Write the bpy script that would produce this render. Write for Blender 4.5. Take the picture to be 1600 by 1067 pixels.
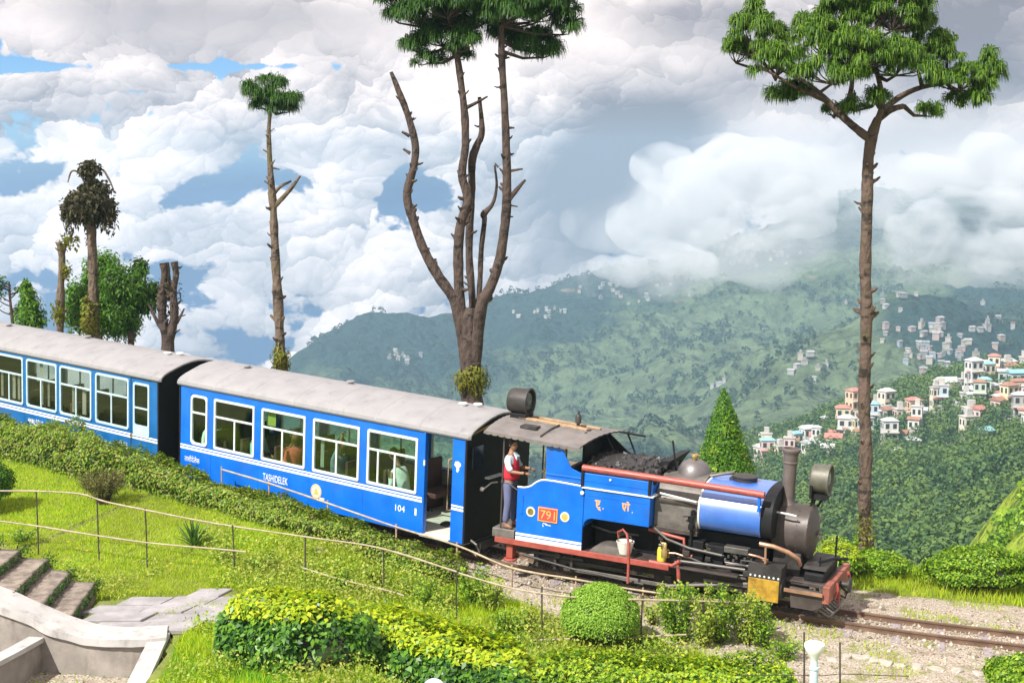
import bpy, bmesh, math, random
import numpy as np
from mathutils import Vector, Matrix, noise
random.seed(7)
rng = np.random.default_rng(11)
R = math.radians
PI = math.pi
scene = bpy.context.scene
for o in list(bpy.data.objects):
    bpy.data.objects.remove(o)
C = scene.collection

# ------------------------------------------------------------------ camera
CAM_H, PITCH, FPX = 6.6, -0.11, 50.0 / 36.0 * 1600
cam_d = bpy.data.cameras.new('camera')
cam_d.lens, cam_d.sensor_width = 50.0, 36.0
cam_d.clip_start, cam_d.clip_end = 0.1, 20000
cam = bpy.data.objects.new('camera', cam_d)
C.objects.link(cam)
cam.location = (0, 0, CAM_H)
cam.rotation_euler = (PI / 2 + PITCH, 0, 0)
scene.camera = cam

# ------------------------------------------------------------------ sun, sky, exposure
SUN_DIR = Vector((-0.50, -0.52, 0.80)).normalized()        # towards the sun
SUN_EL = math.asin(SUN_DIR.z)
SUN_AZ = math.atan2(SUN_DIR.x, SUN_DIR.y)
sd = bpy.data.lights.new('sun', 'SUN')
sd.energy, sd.angle, sd.color = 5.0, R(0.6), (1.0, 0.955, 0.88)
sun = bpy.data.objects.new('sun', sd)
C.objects.link(sun)
sun.rotation_euler = SUN_DIR.to_track_quat('Z', 'Y').to_euler()
scene.view_settings.view_transform = 'Standard'
scene.view_settings.look = 'None'
scene.view_settings.exposure = 0.62
HAZE = 0.00036
scene.view_settings.gamma = 1.0
scene.view_settings.use_curve_mapping = False
cy = scene.cycles
cy.use_denoising = True
cy.max_bounces, cy.diffuse_bounces, cy.glossy_bounces = 8, 3, 3
cy.transmission_bounces, cy.transparent_max_bounces, cy.volume_bounces = 6, 14, 4
cy.sample_clamp_indirect = 6.0
cy.caustics_reflective = cy.caustics_refractive = False

world = bpy.data.worlds.new('World')
scene.world = world
world.use_nodes = True
NT = world.node_tree
NT.nodes.clear()


class NB:
    """tiny node-graph writer"""
    def __init__(s, nt):
        s.nt = nt

    def node(s, kind, **kw):
        n = s.nt.nodes.new(kind)
        for k, v in kw.items():
            setattr(n, k, v)
        return n

    def put(s, sock, v):
        if v is None:
            return
        if isinstance(v, bpy.types.NodeSocket):
            s.nt.links.new(v, sock)
        else:
            sock.default_value = v

    def m(s, op, a, b=None, c=None, clamp=False):
        n = s.node('ShaderNodeMath', operation=op, use_clamp=clamp)
        for i, v in enumerate((a, b, c)):
            if v is not None:
                s.put(n.inputs[i], v)
        return n.outputs[0]

    def vm(s, op, a, b=None, scale=None):
        n = s.node('ShaderNodeVectorMath', operation=op)
        s.put(n.inputs[0], a)
        if b is not None:
            s.put(n.inputs[1], b)
        if scale is not None:
            s.put(n.inputs['Scale'], scale)
        return n.outputs['Value'] if op in ('DOT_PRODUCT', 'LENGTH', 'DISTANCE') else n.outputs[0]

    def noise(s, vec, scale, detail=4, rough=0.55, lac=2.0, dist=0.0):
        n = s.node('ShaderNodeTexNoise')
        n.inputs['Scale'].default_value = scale
        n.inputs['Detail'].default_value = detail
        n.inputs['Roughness'].default_value = rough
        n.inputs['Lacunarity'].default_value = lac
        n.inputs['Distortion'].default_value = dist
        if vec is not None:
            s.put(n.inputs['Vector'], vec)
        return n.outputs['Fac']

    def voro(s, vec, scale, feature='F1', smooth=None, detail=0, rough=.5, rand=1.0):
        n = s.node('ShaderNodeTexVoronoi', feature=feature)
        n.inputs['Scale'].default_value = scale
        n.inputs['Detail'].default_value = detail
        n.inputs['Roughness'].default_value = rough
        n.inputs['Randomness'].default_value = rand
        if smooth is not None:
            n.inputs['Smoothness'].default_value = smooth
        s.put(n.inputs['Vector'], vec)
        return n.outputs['Distance']

    def ss(s, v, a, b, lo=0.0, hi=1.0):
        n = s.node('ShaderNodeMapRange', interpolation_type='SMOOTHSTEP')
        s.put(n.inputs['Value'], v)
        for k, x in (('From Min', a), ('From Max', b), ('To Min', lo), ('To Max', hi)):
            n.inputs[k].default_value = x
        return n.outputs['Result']

    def ramp(s, v, stops, interp='LINEAR'):
        n = s.node('ShaderNodeValToRGB')
        cr = n.color_ramp
        cr.interpolation = interp
        while len(cr.elements) < len(stops):
            cr.elements.new(0.5)
        for e, (p, c) in zip(cr.elements, stops):
            e.position = p
            e.color = (c[0], c[1], c[2], 1)
        s.put(n.inputs['Fac'], v)
        return n.outputs['Color']

    def mix(s, f, a, b, mode='MIX'):
        n = s.node('ShaderNodeMix', data_type='RGBA', blend_type=mode)
        s.put(n.inputs['Factor'], f)
        for i, v in ((6, a), (7, b)):
            if isinstance(v, (tuple, list)) and len(v) == 3:
                v = (*v, 1)
            s.put(n.inputs[i], v)
        return n.outputs[2]


def sky_shader():
    b = NB(NT)
    out = b.node('ShaderNodeOutputWorld')
    bg = b.node('ShaderNodeBackground')
    sky = b.node('ShaderNodeTexSky', sky_type='NISHITA', sun_disc=False)
    sky.sun_elevation, sky.sun_rotation = SUN_EL, SUN_AZ
    sky.altitude, sky.air_density, sky.dust_density, sky.ozone_density = 2000, 1.0, 0.6, 2.5
    d = b.node('ShaderNodeTexCoord').outputs['Generated']
    sep = b.node('ShaderNodeSeparateXYZ')
    b.put(sep.inputs[0], d)
    dx, dy, dz = sep.outputs
    az = b.m('ARCTAN2', dx, dy)                # radians, 0 = straight ahead, + to the right
    el = b.m('ARCSINE', dz)

    def blob(a0, e0, ra, re):
        """soft region of the sky: 1 at azimuth a0 / elevation e0 (radians), 0 outside"""
        u = b.m('DIVIDE', b.m('SUBTRACT', az, a0), ra)
        v = b.m('DIVIDE', b.m('SUBTRACT', el, e0), re)
        r2 = b.m('ADD', b.m('MULTIPLY', u, u), b.m('MULTIPLY', v, v))
        return b.m('POWER', 2.718, b.m('MULTIPLY', r2, -1.0))

    # cumulus field on the direction sphere, a little squashed so that banks lie flat
    p = b.vm('MULTIPLY', d, (1.0, 1.0, 1.35))
    warp = b.node('ShaderNodeTexNoise')
    warp.inputs['Scale'].default_value = 14.0
    warp.inputs['Detail'].default_value = 3
    b.put(warp.inputs['Vector'], p)
    pw = b.vm('ADD', p, b.vm('SCALE', b.vm('SUBTRACT', warp.outputs['Color'], (.5, .5, .5)), scale=0.045))

    # puffs: every cell of a warped cellular field shaded as a ball lit from the upper left, at four sizes
    up = Vector((-.35, -.25, .9)).normalized()
    fine = b.node('ShaderNodeTexNoise')
    fine.inputs['Scale'].default_value = 46.0
    fine.inputs['Detail'].default_value = 4
    fine.inputs['Roughness'].default_value = .6
    b.put(fine.inputs['Vector'], pw)
    pf = b.vm('ADD', pw, b.vm('SCALE', b.vm('SUBTRACT', fine.outputs['Color'], (.5, .5, .5)), scale=0.022))
    f0 = b.noise(pw, 12.0, 5, .55)
    relief = None
    for sc, w, sm in ((8.5, .34, True), (18.0, .27, False), (41.0, .16, False), (90.0, .09, False)):
        v = b.node('ShaderNodeTexVoronoi', feature='SMOOTH_F1' if sm else 'F1')
        v.inputs['Scale'].default_value = sc
        if sm:
            v.inputs['Smoothness'].default_value = .4
        b.put(v.inputs['Vector'], pf)
        q = b.m('MULTIPLY', b.vm('DOT_PRODUCT', b.vm('SUBTRACT', pf, v.outputs['Position']), tuple(up)), sc * w)
        relief = q if relief is None else b.m('ADD', relief, q)
        f0 = b.m('MULTIPLY_ADD', b.m('MULTIPLY', v.outputs['Distance'], v.outputs['Distance']), -w * .55, f0)
    n1 = b.noise(p, 5.0, 3, .5)

    gaps = None                                # where the cover thins and blue shows
    for a0, e0, ra, re, w in SKY_GAPS:
        t = b.m('MULTIPLY', blob(a0, e0, ra, re), w)
        gaps = t if gaps is None else b.m('ADD', gaps, t)
    cover = b.m('SUBTRACT', b.m('ADD', b.m('MULTIPLY_ADD', fine.outputs['Fac'], .9, b.m('MULTIPLY', f0, 4.6)), b.m('MULTIPLY_ADD', n1, .30, -1.20)), b.m('MULTIPLY', gaps, 1.25))
    dens = b.ss(cover, .27, .50)
    shade = None                               # thick grey bellies and bright banks
    for a0, e0, ra, re, w in SKY_SHADE:
        t = b.m('MULTIPLY', blob(a0, e0, ra, re), w)
        shade = t if shade is None else b.m('ADD', shade, t)
    smooth_ = None                             # calm stratus without billows
    for a0, e0, ra, re, w in SKY_CALM:
        t = b.m('MULTIPLY', blob(a0, e0, ra, re), w)
        smooth_ = t if smooth_ is None else b.m('ADD', smooth_, t)
    calm = b.m('SUBTRACT', 1.0, smooth_, clamp=True)
    body = b.m('MULTIPLY', b.m('ADD', b.m('MULTIPLY', relief, 1.25), b.m('MULTIPLY', b.m('SUBTRACT', f0, .32), 1.0)), calm)
    body = b.m('ADD', body, b.m('MULTIPLY', b.m('SUBTRACT', n1, .5), .9))
    body = b.m('SUBTRACT', b.m('ADD', body, .56), shade)
    ccol = b.ramp(body, SKY_RAMP)
    skyc = b.mix(1.0, sky.outputs[0], (.50, .74, 1.0), 'MULTIPLY')
    low = b.ss(el, .055, -.005)
    lowc = b.ramp(b.noise(b.vm('MULTIPLY', d, (1, 1, 5)), 8.0, 5, .6), [(.3, (.02, .26, 1.6)), (.7, (.3, 1.15, 3.2))])
    skyc = b.mix(b.m('MULTIPLY', low, .92), skyc, lowc)   # low down: the hazy blue hills and plains far below
    col = b.mix(dens, skyc, ccol)
    b.put(bg.inputs['Color'], col)
    bg.inputs['Strength'].default_value = 0.09
    b.put(out.inputs['Surface'], bg.outputs[0])


def az_el(px, py):
    x, y = (px - 800) / FPX, (533.5 - py) / FPX
    v = Vector((x, math.cos(PITCH) - y * math.sin(PITCH), math.sin(PITCH) + y * math.cos(PITCH)))
    v.normalize()
    return math.atan2(v.x, v.y), math.asin(v.z)


def sky_spot(px, py, rx, ry, w):
    a, e = az_el(px, py)
    return (a, e, rx / FPX, ry / FPX, w)


SKY_RAMP = [(0.0, (2.2, 2.1, 2.5)), (0.25, (3.5, 3.25, 3.55)), (0.55, (6.7, 6.05, 6.0)), (0.86, (11.4, 9.9, 9.4))]
SKY_GAPS = [sky_spot(250, 20, 400, 45, -.5), sky_spot(900, 40, 350, 90, -.5), sky_spot(1500, 40, 300, 110, -.5), sky_spot(1000, 200, 260, 120, -.4), sky_spot(40, 264, 95, 36, .85), sky_spot(20, 300, 60, 26, .40), sky_spot(340, 298, 150, 34, .85), sky_spot(270, 318, 60, 20, .3), sky_spot(480, 296, 40, 16, .3), sky_spot(620, 325, 60, 50, .75),
            sky_spot(690, 295, 44, 30, .65), sky_spot(60, 430, 170, 38, .65), sky_spot(180, 470, 160, 50, .5), sky_spot(300, 500, 90, 40, .45), sky_spot(60, 103, 90, 9, .75), sky_spot(440, 104, 90, 9, .85),
            sky_spot(270, 104, 70, 6, .4), sky_spot(190, 275, 36, 18, .35), sky_spot(430, 545, 50, 25, .4)]
SKY_SHADE = [sky_spot(960, 260, 140, 120, .78), sky_spot(900, 370, 130, 70, .32), sky_spot(1090, 25, 130, 50, .50), sky_spot(1540, 60, 140, 120, .68), sky_spot(1200, 130, 130, 40, .22), sky_spot(1060, 190, 60, 50, .25),
             sky_spot(250, 15, 420, 30, .16), sky_spot(500, 225, 190, 30, .16), sky_spot(1460, 340, 100, 70, -.26), sky_spot(600, 430, 140, 70, -.18), sky_spot(1210, 270, 130, 90, -.28), sky_spot(1530, 270, 130, 110, -.24),
             sky_spot(300, 190, 300, 40, -.16), sky_spot(100, 340, 120, 50, -.16), sky_spot(920, 60, 100, 50, -.2), sky_spot(1560, 250, 80, 60, -.12), sky_spot(350, 400, 150, 50, -.10)]
SKY_CALM = [sky_spot(1230, 270, 190, 110, .7), sky_spot(1520, 260, 170, 130, .7), sky_spot(1450, 330, 150, 110, .5), sky_spot(1150, 200, 120, 80, .35), sky_spot(250, 30, 500, 62, .9), sky_spot(800, 60, 200, 60, .6), sky_spot(1250, 60, 420, 80, .55), sky_spot(950, 330, 160, 110, .45), sky_spot(150, 480, 300, 60, .4)]
sky_shader()


# ------------------------------------------------------------------ materials
def mat(name):
    m = bpy.data.materials.new(name)
    m.use_nodes = True
    nt = m.node_tree
    nt.nodes.clear()
    b = NB(nt)
    out = b.node('ShaderNodeOutputMaterial')
    return m, b, out


def objco(b, which='Object'):
    return b.node('ShaderNodeTexCoord').outputs[which]


def bump(b, h, strength=.5, dist=.01):
    n = b.node('ShaderNodeBump')
    n.inputs['Strength'].default_value = strength
    n.inputs['Distance'].default_value = dist
    b.put(n.inputs['Height'], h)
    return n.outputs[0]


def solid(name, col, rough=.5, metal=0.0, var=.12, scale=6.0, dirt=None, dirt_amt=.3, coat=0.0, bmp=.0, bscale=60.0, spec=.5):
    """paint / metal / stone with uneven tone, grime and fine relief"""
    m, b, out = mat(name)
    p = b.node('ShaderNodeBsdfPrincipled')
    co = objco(b)
    n = b.noise(co, scale, 6, .6)
    f = b.ss(n, .3, .7)
    c0 = tuple(c * (1 - var) for c in col)
    c1 = tuple(min(1, c * (1 + var)) for c in col)
    c = b.mix(f, c0, c1)
    if dirt:
        n2 = b.noise(b.vm('MULTIPLY', co, (1, 1, .35)), scale * 1.7, 8, .68)
        c = b.mix(b.ss(n2, .5, .78, 0, dirt_amt), c, dirt)
    b.put(p.inputs['Base Color'], c)
    b.put(p.inputs['Roughness'], b.ss(n, .2, .8, max(.05, rough - .1), min(1, rough + .12)))
    p.inputs['Metallic'].default_value = metal
    p.inputs['Specular IOR Level'].default_value = spec
    if coat:
        p.inputs['Coat Weight'].default_value = coat
        p.inputs['Coat Roughness'].default_value = .08
    if bmp:
        b.put(p.inputs['Normal'], bump(b, b.noise(co, bscale, 5, .6), bmp))
    b.put(out.inputs['Surface'], p.outputs[0])
    return m


def leafmat(name, cols, trans=.35, rough=.45, patch=None):
    """leaves: every leaf its own tone, light coming through"""
    m, b, out = mat(name)
    g = b.node('ShaderNodeNewGeometry')
    rp = g.outputs['Random Per Island']
    c = b.ramp(rp, [(i / max(1, len(cols) - 1), k) for i, k in enumerate(cols)])
    if patch:
        c = b.mix(b.ss(b.noise(objco(b), patch[1], 3, .5), .42, .62), c, b.mix(.5, c, patch[0]))
    p = b.node('ShaderNodeBsdfPrincipled')
    b.put(p.inputs['Base Color'], c)
    p.inputs['Roughness'].default_value = rough
    p.inputs['Specular IOR Level'].default_value = .3
    t = b.node('ShaderNodeBsdfTranslucent')
    b.put(t.inputs['Color'], b.mix(1.0, c, (1.25, 1.35, .6), 'MULTIPLY'))
    mx = b.node('ShaderNodeMixShader')
    mx.inputs[0].default_value = trans
    b.put(mx.inputs[1], p.outputs[0])
    b.put(mx.inputs[2], t.outputs[0])
    b.put(out.inputs['Surface'], mx.outputs[0])
    return m


def barkmat(name, c0, c1, moss=None):
    m, b, out = mat(name)
    co = objco(b)
    v = b.voro(b.vm('MULTIPLY', co, (1, 1, .45)), 9, 'F1', detail=2)
    n = b.noise(b.vm('MULTIPLY', co, (1, 1, .4)), 7, 7, .68)
    h = b.m('ADD', b.m('MULTIPLY', v, .7), n)
    c = b.mix(b.ss(h, .5, 1.15), c0, c1)
    knots = b.ss(b.noise(b.vm('MULTIPLY', co, (.8, .8, 2.2)), 2.3, 5, .6), .54, .64, 0, .8)
    c = b.mix(knots, c, tuple(q * .55 for q in c0))
    if moss:
        c = b.mix(b.ss(b.noise(co, 2.2, 5, .6), .55, .7, 0, .7), c, moss)
    p = b.node('ShaderNodeBsdfPrincipled')
    b.put(p.inputs['Base Color'], c)
    p.inputs['Roughness'].default_value = .9
    b.put(p.inputs['Normal'], bump(b, h, 1.0, .05))
    b.put(out.inputs['Surface'], p.outputs[0])
    return m


def glassmat(name, tint=(.55, .72, .62), clear=.55):
    m, b, out = mat(name)
    gl = b.node('ShaderNodeBsdfGlossy')
    gl.inputs['Roughness'].default_value = .03
    gl.inputs['Color'].default_value = (.9, .95, .92, 1)
    tr = b.node('ShaderNodeBsdfTransparent')
    tr.inputs['Color'].default_value = (*tint, 1)
    lw = b.node('ShaderNodeLayerWeight')
    b.put(lw.inputs['Normal'], bump(b, b.noise(objco(b), 2.5, 2), .06, .02))
    front = b.m('SUBTRACT', 1.0, b.node('ShaderNodeNewGeometry').outputs['Backfacing'])
    refl = b.m('MULTIPLY_ADD', b.m('POWER', lw.outputs['Facing'], 4.0), .85, .085)
    mx = b.node('ShaderNodeMixShader')
    b.put(mx.inputs[0], b.m('MULTIPLY', refl, front, clamp=True))
    b.put(mx.inputs[1], tr.outputs[0])
    b.put(mx.inputs[2], gl.outputs[0])
    b.put(out.inputs['Surface'], mx.outputs[0])
    return m


M = {}
M['blue'] = solid('blue_paint', (.002, .135, .62), .35, var=.13, scale=2.2, dirt=(.055, .075, .14), dirt_amt=.42, coat=.35, bmp=.06, bscale=5)
M['teal'] = solid('teal_blue_paint', (.005, .12, .36), .45, var=.14, scale=2.2, dirt=(.05, .06, .09), dirt_amt=.4, coat=.1)
M['white'] = solid('white_paint', (.78, .78, .76), .5, var=.06, dirt=(.35, .33, .3), dirt_amt=.35)
M['frame'] = solid('window_frame_paint', (.62, .66, .66), .45, var=.08, dirt=(.3, .3, .3), dirt_amt=.3)
M['teal_frame'] = solid('pale_blue_frame_paint', (.42, .56, .62), .5, var=.1, dirt=(.2, .25, .3), dirt_amt=.3)
M['roof'] = solid('grey_roof_sheet', (.265, .26, .268), .55, var=.07, scale=2.6, dirt=(.14, .125, .12), dirt_amt=.5, bmp=.2, bscale=20)
M['black'] = solid('black_paint', (.010, .010, .012), .6, var=.3, dirt=(.03, .027, .025), dirt_amt=.4, spec=.25)
M['soot'] = solid('sooty_iron', (.042, .038, .037), .55, metal=.25, var=.3, scale=5, dirt=(.13, .10, .075), dirt_amt=.5, bmp=.2)
M['brown_iron'] = solid('brown_iron', (.072, .058, .053), .5, metal=.2, var=.25, scale=4, dirt=(.06, .045, .04), dirt_amt=.6, bmp=.15)
M['grey_iron'] = solid('grey_iron', (.165, .15, .138), .5, metal=.3, var=.25, scale=5, dirt=(.12, .09, .07), dirt_amt=.6, bmp=.15)
M['red'] = solid('red_paint', (.33, .072, .055), .45, var=.18, dirt=(.16, .07, .05), dirt_amt=.5)
M['plate_red'] = solid('nameplate_red', (.75, .07, .06), .4, var=.08)
M['orange'] = solid('orange_lettering', (.85, .40, .10), .45, var=.1)
M['gold'] = solid('yellow_cylinder_paint', (.38, .23, .025), .5, var=.35, scale=7, dirt=(.10, .07, .03), dirt_amt=.7)
M['yellow'] = solid('yellow_plastic', (.72, .58, .06), .4, var=.1)
M['copper'] = solid('copper_pipe', (.62, .36, .24), .35, metal=.7, var=.15)
M['brass'] = solid('brass', (.55, .40, .16), .35, metal=.8, var=.15)
M['wood'] = solid('weathered_wood', (.36, .25, .15), .8, var=.25, scale=12, bmp=.3)
M['floor'] = solid('pale_vestibule_floor', (.60, .57, .50), .7, var=.1, dirt=(.3, .28, .25), dirt_amt=.4)
M['coal'] = solid('coal', (.028, .026, .026), .5, var=.4, scale=30)
M['lining'] = solid('pale_green_lining', (.26, .30, .25), .8, var=.1)
M['curtain'] = solid('grey_white_curtain', (.50, .49, .45), .9, var=.15)
M['curtain_yellow'] = solid('lime_curtain', (.42, .46, .10), .9, var=.1)
M['dark_int'] = solid('dark_interior', (.06, .065, .06), .8, var=.1)
M['steel'] = solid('dull_steel', (.11, .105, .10), .45, metal=.4, var=.25, scale=6, dirt=(.10, .08, .06), dirt_amt=.6)
M['seat'] = solid('seat_cover', (.10, .045, .04), .8, var=.15)
M['lens'] = solid('dark_lamp_glass', (.02, .025, .03), .08, var=.05, spec=.8)
M['glass'] = glassmat('coach_glass', (.80, .90, .84))
M['glass_old'] = glassmat('dusty_coach_glass', (.84, .88, .84))
M['emblem'] = solid('cream_emblem', (.82, .66, .48), .5, var=.1)
M['bamboo'] = solid('dry_bamboo', (.36, .30, .20), .65, var=.25, scale=9, dirt=(.25, .2, .13), dirt_amt=.5)
M['post'] = solid('rusty_iron_post', (.055, .045, .035), .8, var=.3, scale=10)
M['rail'] = solid('worn_rail_steel', (.20, .13, .09), .5, metal=.4, var=.2, scale=4)
M['sleeper'] = solid('pale_purple_sleeper', (.27, .235, .245), .85, var=.2, scale=9, dirt=(.13, .10, .08), dirt_amt=.6, bmp=.3)
M['stone'] = solid('pale_stone', (.42, .38, .33), .9, var=.25, scale=5, dirt=(.2, .17, .13), dirt_amt=.5, bmp=.5, bscale=30)
M['step'] = solid('mossy_step_stone', (.22, .18, .15), .95, var=.4, scale=6, dirt=(.05, .055, .022), dirt_amt=.9, bmp=.7, bscale=22)
M['flag'] = solid('grey_flagstone', (.30, .285, .295), .9, var=.2, scale=3, dirt=(.2, .17, .15), dirt_amt=.6, bmp=.4, bscale=25)
M['cap'] = solid('whitewashed_coping', (.43, .42, .41), .85, var=.1, scale=3, dirt=(.20, .17, .145), dirt_amt=.8, bmp=.3, bscale=18)
M['render_wall'] = solid('stained_cement_render', (.27, .245, .22), .95, var=.2, scale=2.5, dirt=(.12, .095, .075), dirt_amt=.8, bmp=.4, bscale=25)
M['lamp_white'] = solid('white_glass_globe', (.85, .86, .88), .25, var=.02)
M['pale_blue'] = solid('pale_blue_lamp_post', (.50, .66, .74), .5, var=.08)
M['needle'] = leafmat('pine_needles', [(0.026, 0.073, 0.008), (0.055, 0.135, 0.011), (0.112, 0.222, 0.018), (0.173, 0.281, 0.024)], .30, .5)
M['needle_dk'] = leafmat('dark_pine_needles', [(.016, .052, .010), (.04, .11, .012), (.075, .18, .016)], .28, .5)
M['cypress'] = leafmat('cypress_sprays', [(0.034, 0.104, 0.010), (0.076, 0.203, 0.013), (0.161, 0.320, 0.019)], .3, .55)
M['bush'] = leafmat('bush_leaves', [(0.044, 0.116, 0.011), (0.105, 0.233, 0.014), (0.246, 0.404, 0.024), (0.351, 0.466, 0.041)], .35, .42)
M['hedge'] = leafmat('hedge_leaves', [(0.025, 0.089, 0.018), (0.051, 0.144, 0.022), (0.108, 0.261, 0.025), (0.187, 0.358, 0.031)], .32, .35)
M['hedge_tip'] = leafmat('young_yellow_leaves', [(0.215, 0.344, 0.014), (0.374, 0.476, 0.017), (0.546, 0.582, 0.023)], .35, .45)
M['track_hedge'] = leafmat('trackside_leaves', [(.045, .10, .012), (.12, .22, .016), (.22, .35, .025), (.33, .40, .06), (.22, .15, .06)], .35, .45)
M['olive'] = leafmat('olive_twigs', [(.10, .11, .03), (.18, .19, .05), (.20, .15, .06)], .3, .6)
M['bush_dk'] = leafmat('dark_bush_leaves', [(.025, .075, .010), (.055, .14, .012), (.11, .24, .018)], .32, .5)
M['topiary'] = leafmat('topiary_leaves', [(0.140, 0.292, 0.030), (0.264, 0.454, 0.052), (0.421, 0.583, 0.089)], .38, .5)
M['grass'] = leafmat('grass_blades', [(0.197, 0.359, 0.013), (0.349, 0.538, 0.018), (0.524, 0.620, 0.026), (0.600, 0.620, 0.065)], .42, .55, patch=((.34, .40, .04), .5))
M['lush'] = leafmat('lush_grass_blades', [(0.097, 0.298, 0.013), (0.174, 0.447, 0.015), (0.292, 0.595, 0.025)], .42, .5, patch=((.22, .38, .03), .6))
M['weed'] = leafmat('weed_leaves', [(0.101, 0.202, 0.016), (0.203, 0.342, 0.027), (0.371, 0.466, 0.054), (0.506, 0.466, 0.108)], .38, .5, patch=((.34, .32, .08), .7))
M['agave'] = leafmat('spiky_leaves', [(.05, .13, .03), (.10, .20, .04)], .2, .4)
M['vine'] = leafmat('dry_vine_leaves', [(.030, .032, .016), (.06, .055, .028), (.09, .085, .04)], .2, .7)
M['moss'] = leafmat('fern_and_moss', [(0.120, 0.144, 0.018), (0.216, 0.240, 0.024), (0.144, 0.084, 0.024)], .3, .7)
M['flower'] = solid('yellow_flower', (.85, .55, .05), .6, var=.1)
M['bark'] = barkmat('pine_bark', (.012, .009, .007), (.078, .054, .043))
M['bark_pale'] = barkmat('pale_bark', (.016, .011, .009), (.125, .087, .065), (.07, .065, .025))  # paler brown bark with mossy patches
M['bark_moss'] = barkmat('mossy_bark', (.024, .018, .013), (.15, .11, .078), (.11, .105, .03))
M['skin'] = solid('skin', (.30, .15, .09), .55, var=.06)
M['hair'] = solid('black_hair', (.012, .010, .009), .6, var=.2)
M['vest'] = solid('red_knit_vest', (.50, .02, .045), .85, var=.15, scale=20)
M['shirt'] = solid('pale_blue_shirt', (.56, .68, .78), .8, var=.08)
M['trousers'] = solid('blue_grey_trousers', (.115, .13, .24), .85, var=.15)
M['shoe'] = solid('brown_shoe', (.16, .08, .05), .5)
M['cl_teal'] = solid('pale_teal_cloth', (.42, .62, .58), .85)
M['cl_red'] = solid('coral_cloth', (.75, .14, .11), .85)
M['cl_white'] = solid('white_cloth', (.75, .77, .76), .85)
M['cl_denim'] = solid('grey_blue_cloth', (.20, .27, .36), .85)
M['cl_dark'] = solid('dark_cloth', (.08, .07, .07), .85)
M['bucket'] = solid('white_plastic', (.74, .70, .64), .5, var=.06, dirt=(.35, .3, .25), dirt_amt=.5)


def ground_material():
    m, b, out = mat('garden_soil')
    p = b.node('ShaderNodeBsdfPrincipled')
    co = objco(b)
    n = b.noise(co, 1.3, 6, .6)
    n2 = b.noise(co, 14, 6, .65)
    att = b.node('ShaderNodeAttribute', attribute_name='gravel').outputs['Fac']
    soil = b.mix(b.ss(n, .35, .65), (.11, .15, .022), (.20, .22, .045))
    soil = b.mix(b.ss(n2, .55, .7, 0, .5), soil, (.17, .13, .07))
    v = b.voro(co, 26, 'F1')
    grav = b.mix(b.ss(b.noise(co, 34, 4, .6), .35, .68), (.24, .20, .155), (.52, .455, .375))
    grav = b.mix(b.ss(b.noise(co, 2.2, 6, .65), .52, .66, 0, .75), grav, (.20, .15, .10))
    grav = b.mix(b.ss(b.noise(b.vm('ADD', co, (7, 3, 1)), 1.7, 5, .65), .54, .66, 0, .8), grav, (.17, .19, .04))
    g2 = b.ss(b.m('ADD', att, b.m('MULTIPLY', b.m('SUBTRACT', n2, .5), .9)), .4, .6)
    b.put(p.inputs['Base Color'], b.mix(g2, soil, grav))
    p.inputs['Roughness'].default_value = .95
    b.put(p.inputs['Normal'], bump(b, b.m('ADD', v, n2), .7, .03))
    b.put(out.inputs['Surface'], p.outputs[0])
    return m


M['ground'] = ground_material()


def hill_material(name, forest, field, rscale):
    m, b, out = mat(name)
    p = b.node('ShaderNodeBsdfPrincipled')
    co = objco(b)
    big = b.noise(co, .0042 * rscale, 5, .55)
    mid = b.noise(co, .018 * rscale, 6, .6)
    fine = b.noise(co, .11 * rscale, 6, .62)
    can = b.voro(co, .13 * rscale, 'SMOOTH_F1', .3, detail=2)
    fo = b.mix(b.ss(b.m('ADD', b.m('MULTIPLY', can, .7), b.m('MULTIPLY', fine, .6)), .35, .85), tuple(c * .55 for c in forest), tuple(min(1, c * 1.7) for c in forest))
    fi = b.mix(b.ss(fine, .35, .65), tuple(c * .75 for c in field), tuple(c * 1.25 for c in field))
    att = b.node('ShaderNodeAttribute', attribute_name='field').outputs['Fac']
    f = b.ss(b.m('ADD', att, b.m('ADD', b.m('MULTIPLY', b.m('SUBTRACT', big, .5), 1.5), b.m('MULTIPLY', b.m('SUBTRACT', mid, .5), 1.3))), .38, .62)
    col = b.mix(f, fo, fi)
    sl = b.ss(b.noise(b.vm('MULTIPLY', co, (1, 1, 3)), .03 * rscale, 4, .6), .70, .76, 0, .7)
    col = b.mix(sl, col, (.26, .19, .12))
    b.put(p.inputs['Base Color'], col)
    p.inputs['Roughness'].default_value = .95
    p.inputs['Specular IOR Level'].default_value = .1
    b.put(p.inputs['Normal'], bump(b, b.m('ADD', b.m('MULTIPLY', can, -1.0), fine), .9, 5.0 / rscale))
    b.put(out.inputs['Surface'], p.outputs[0])
    return m


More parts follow.
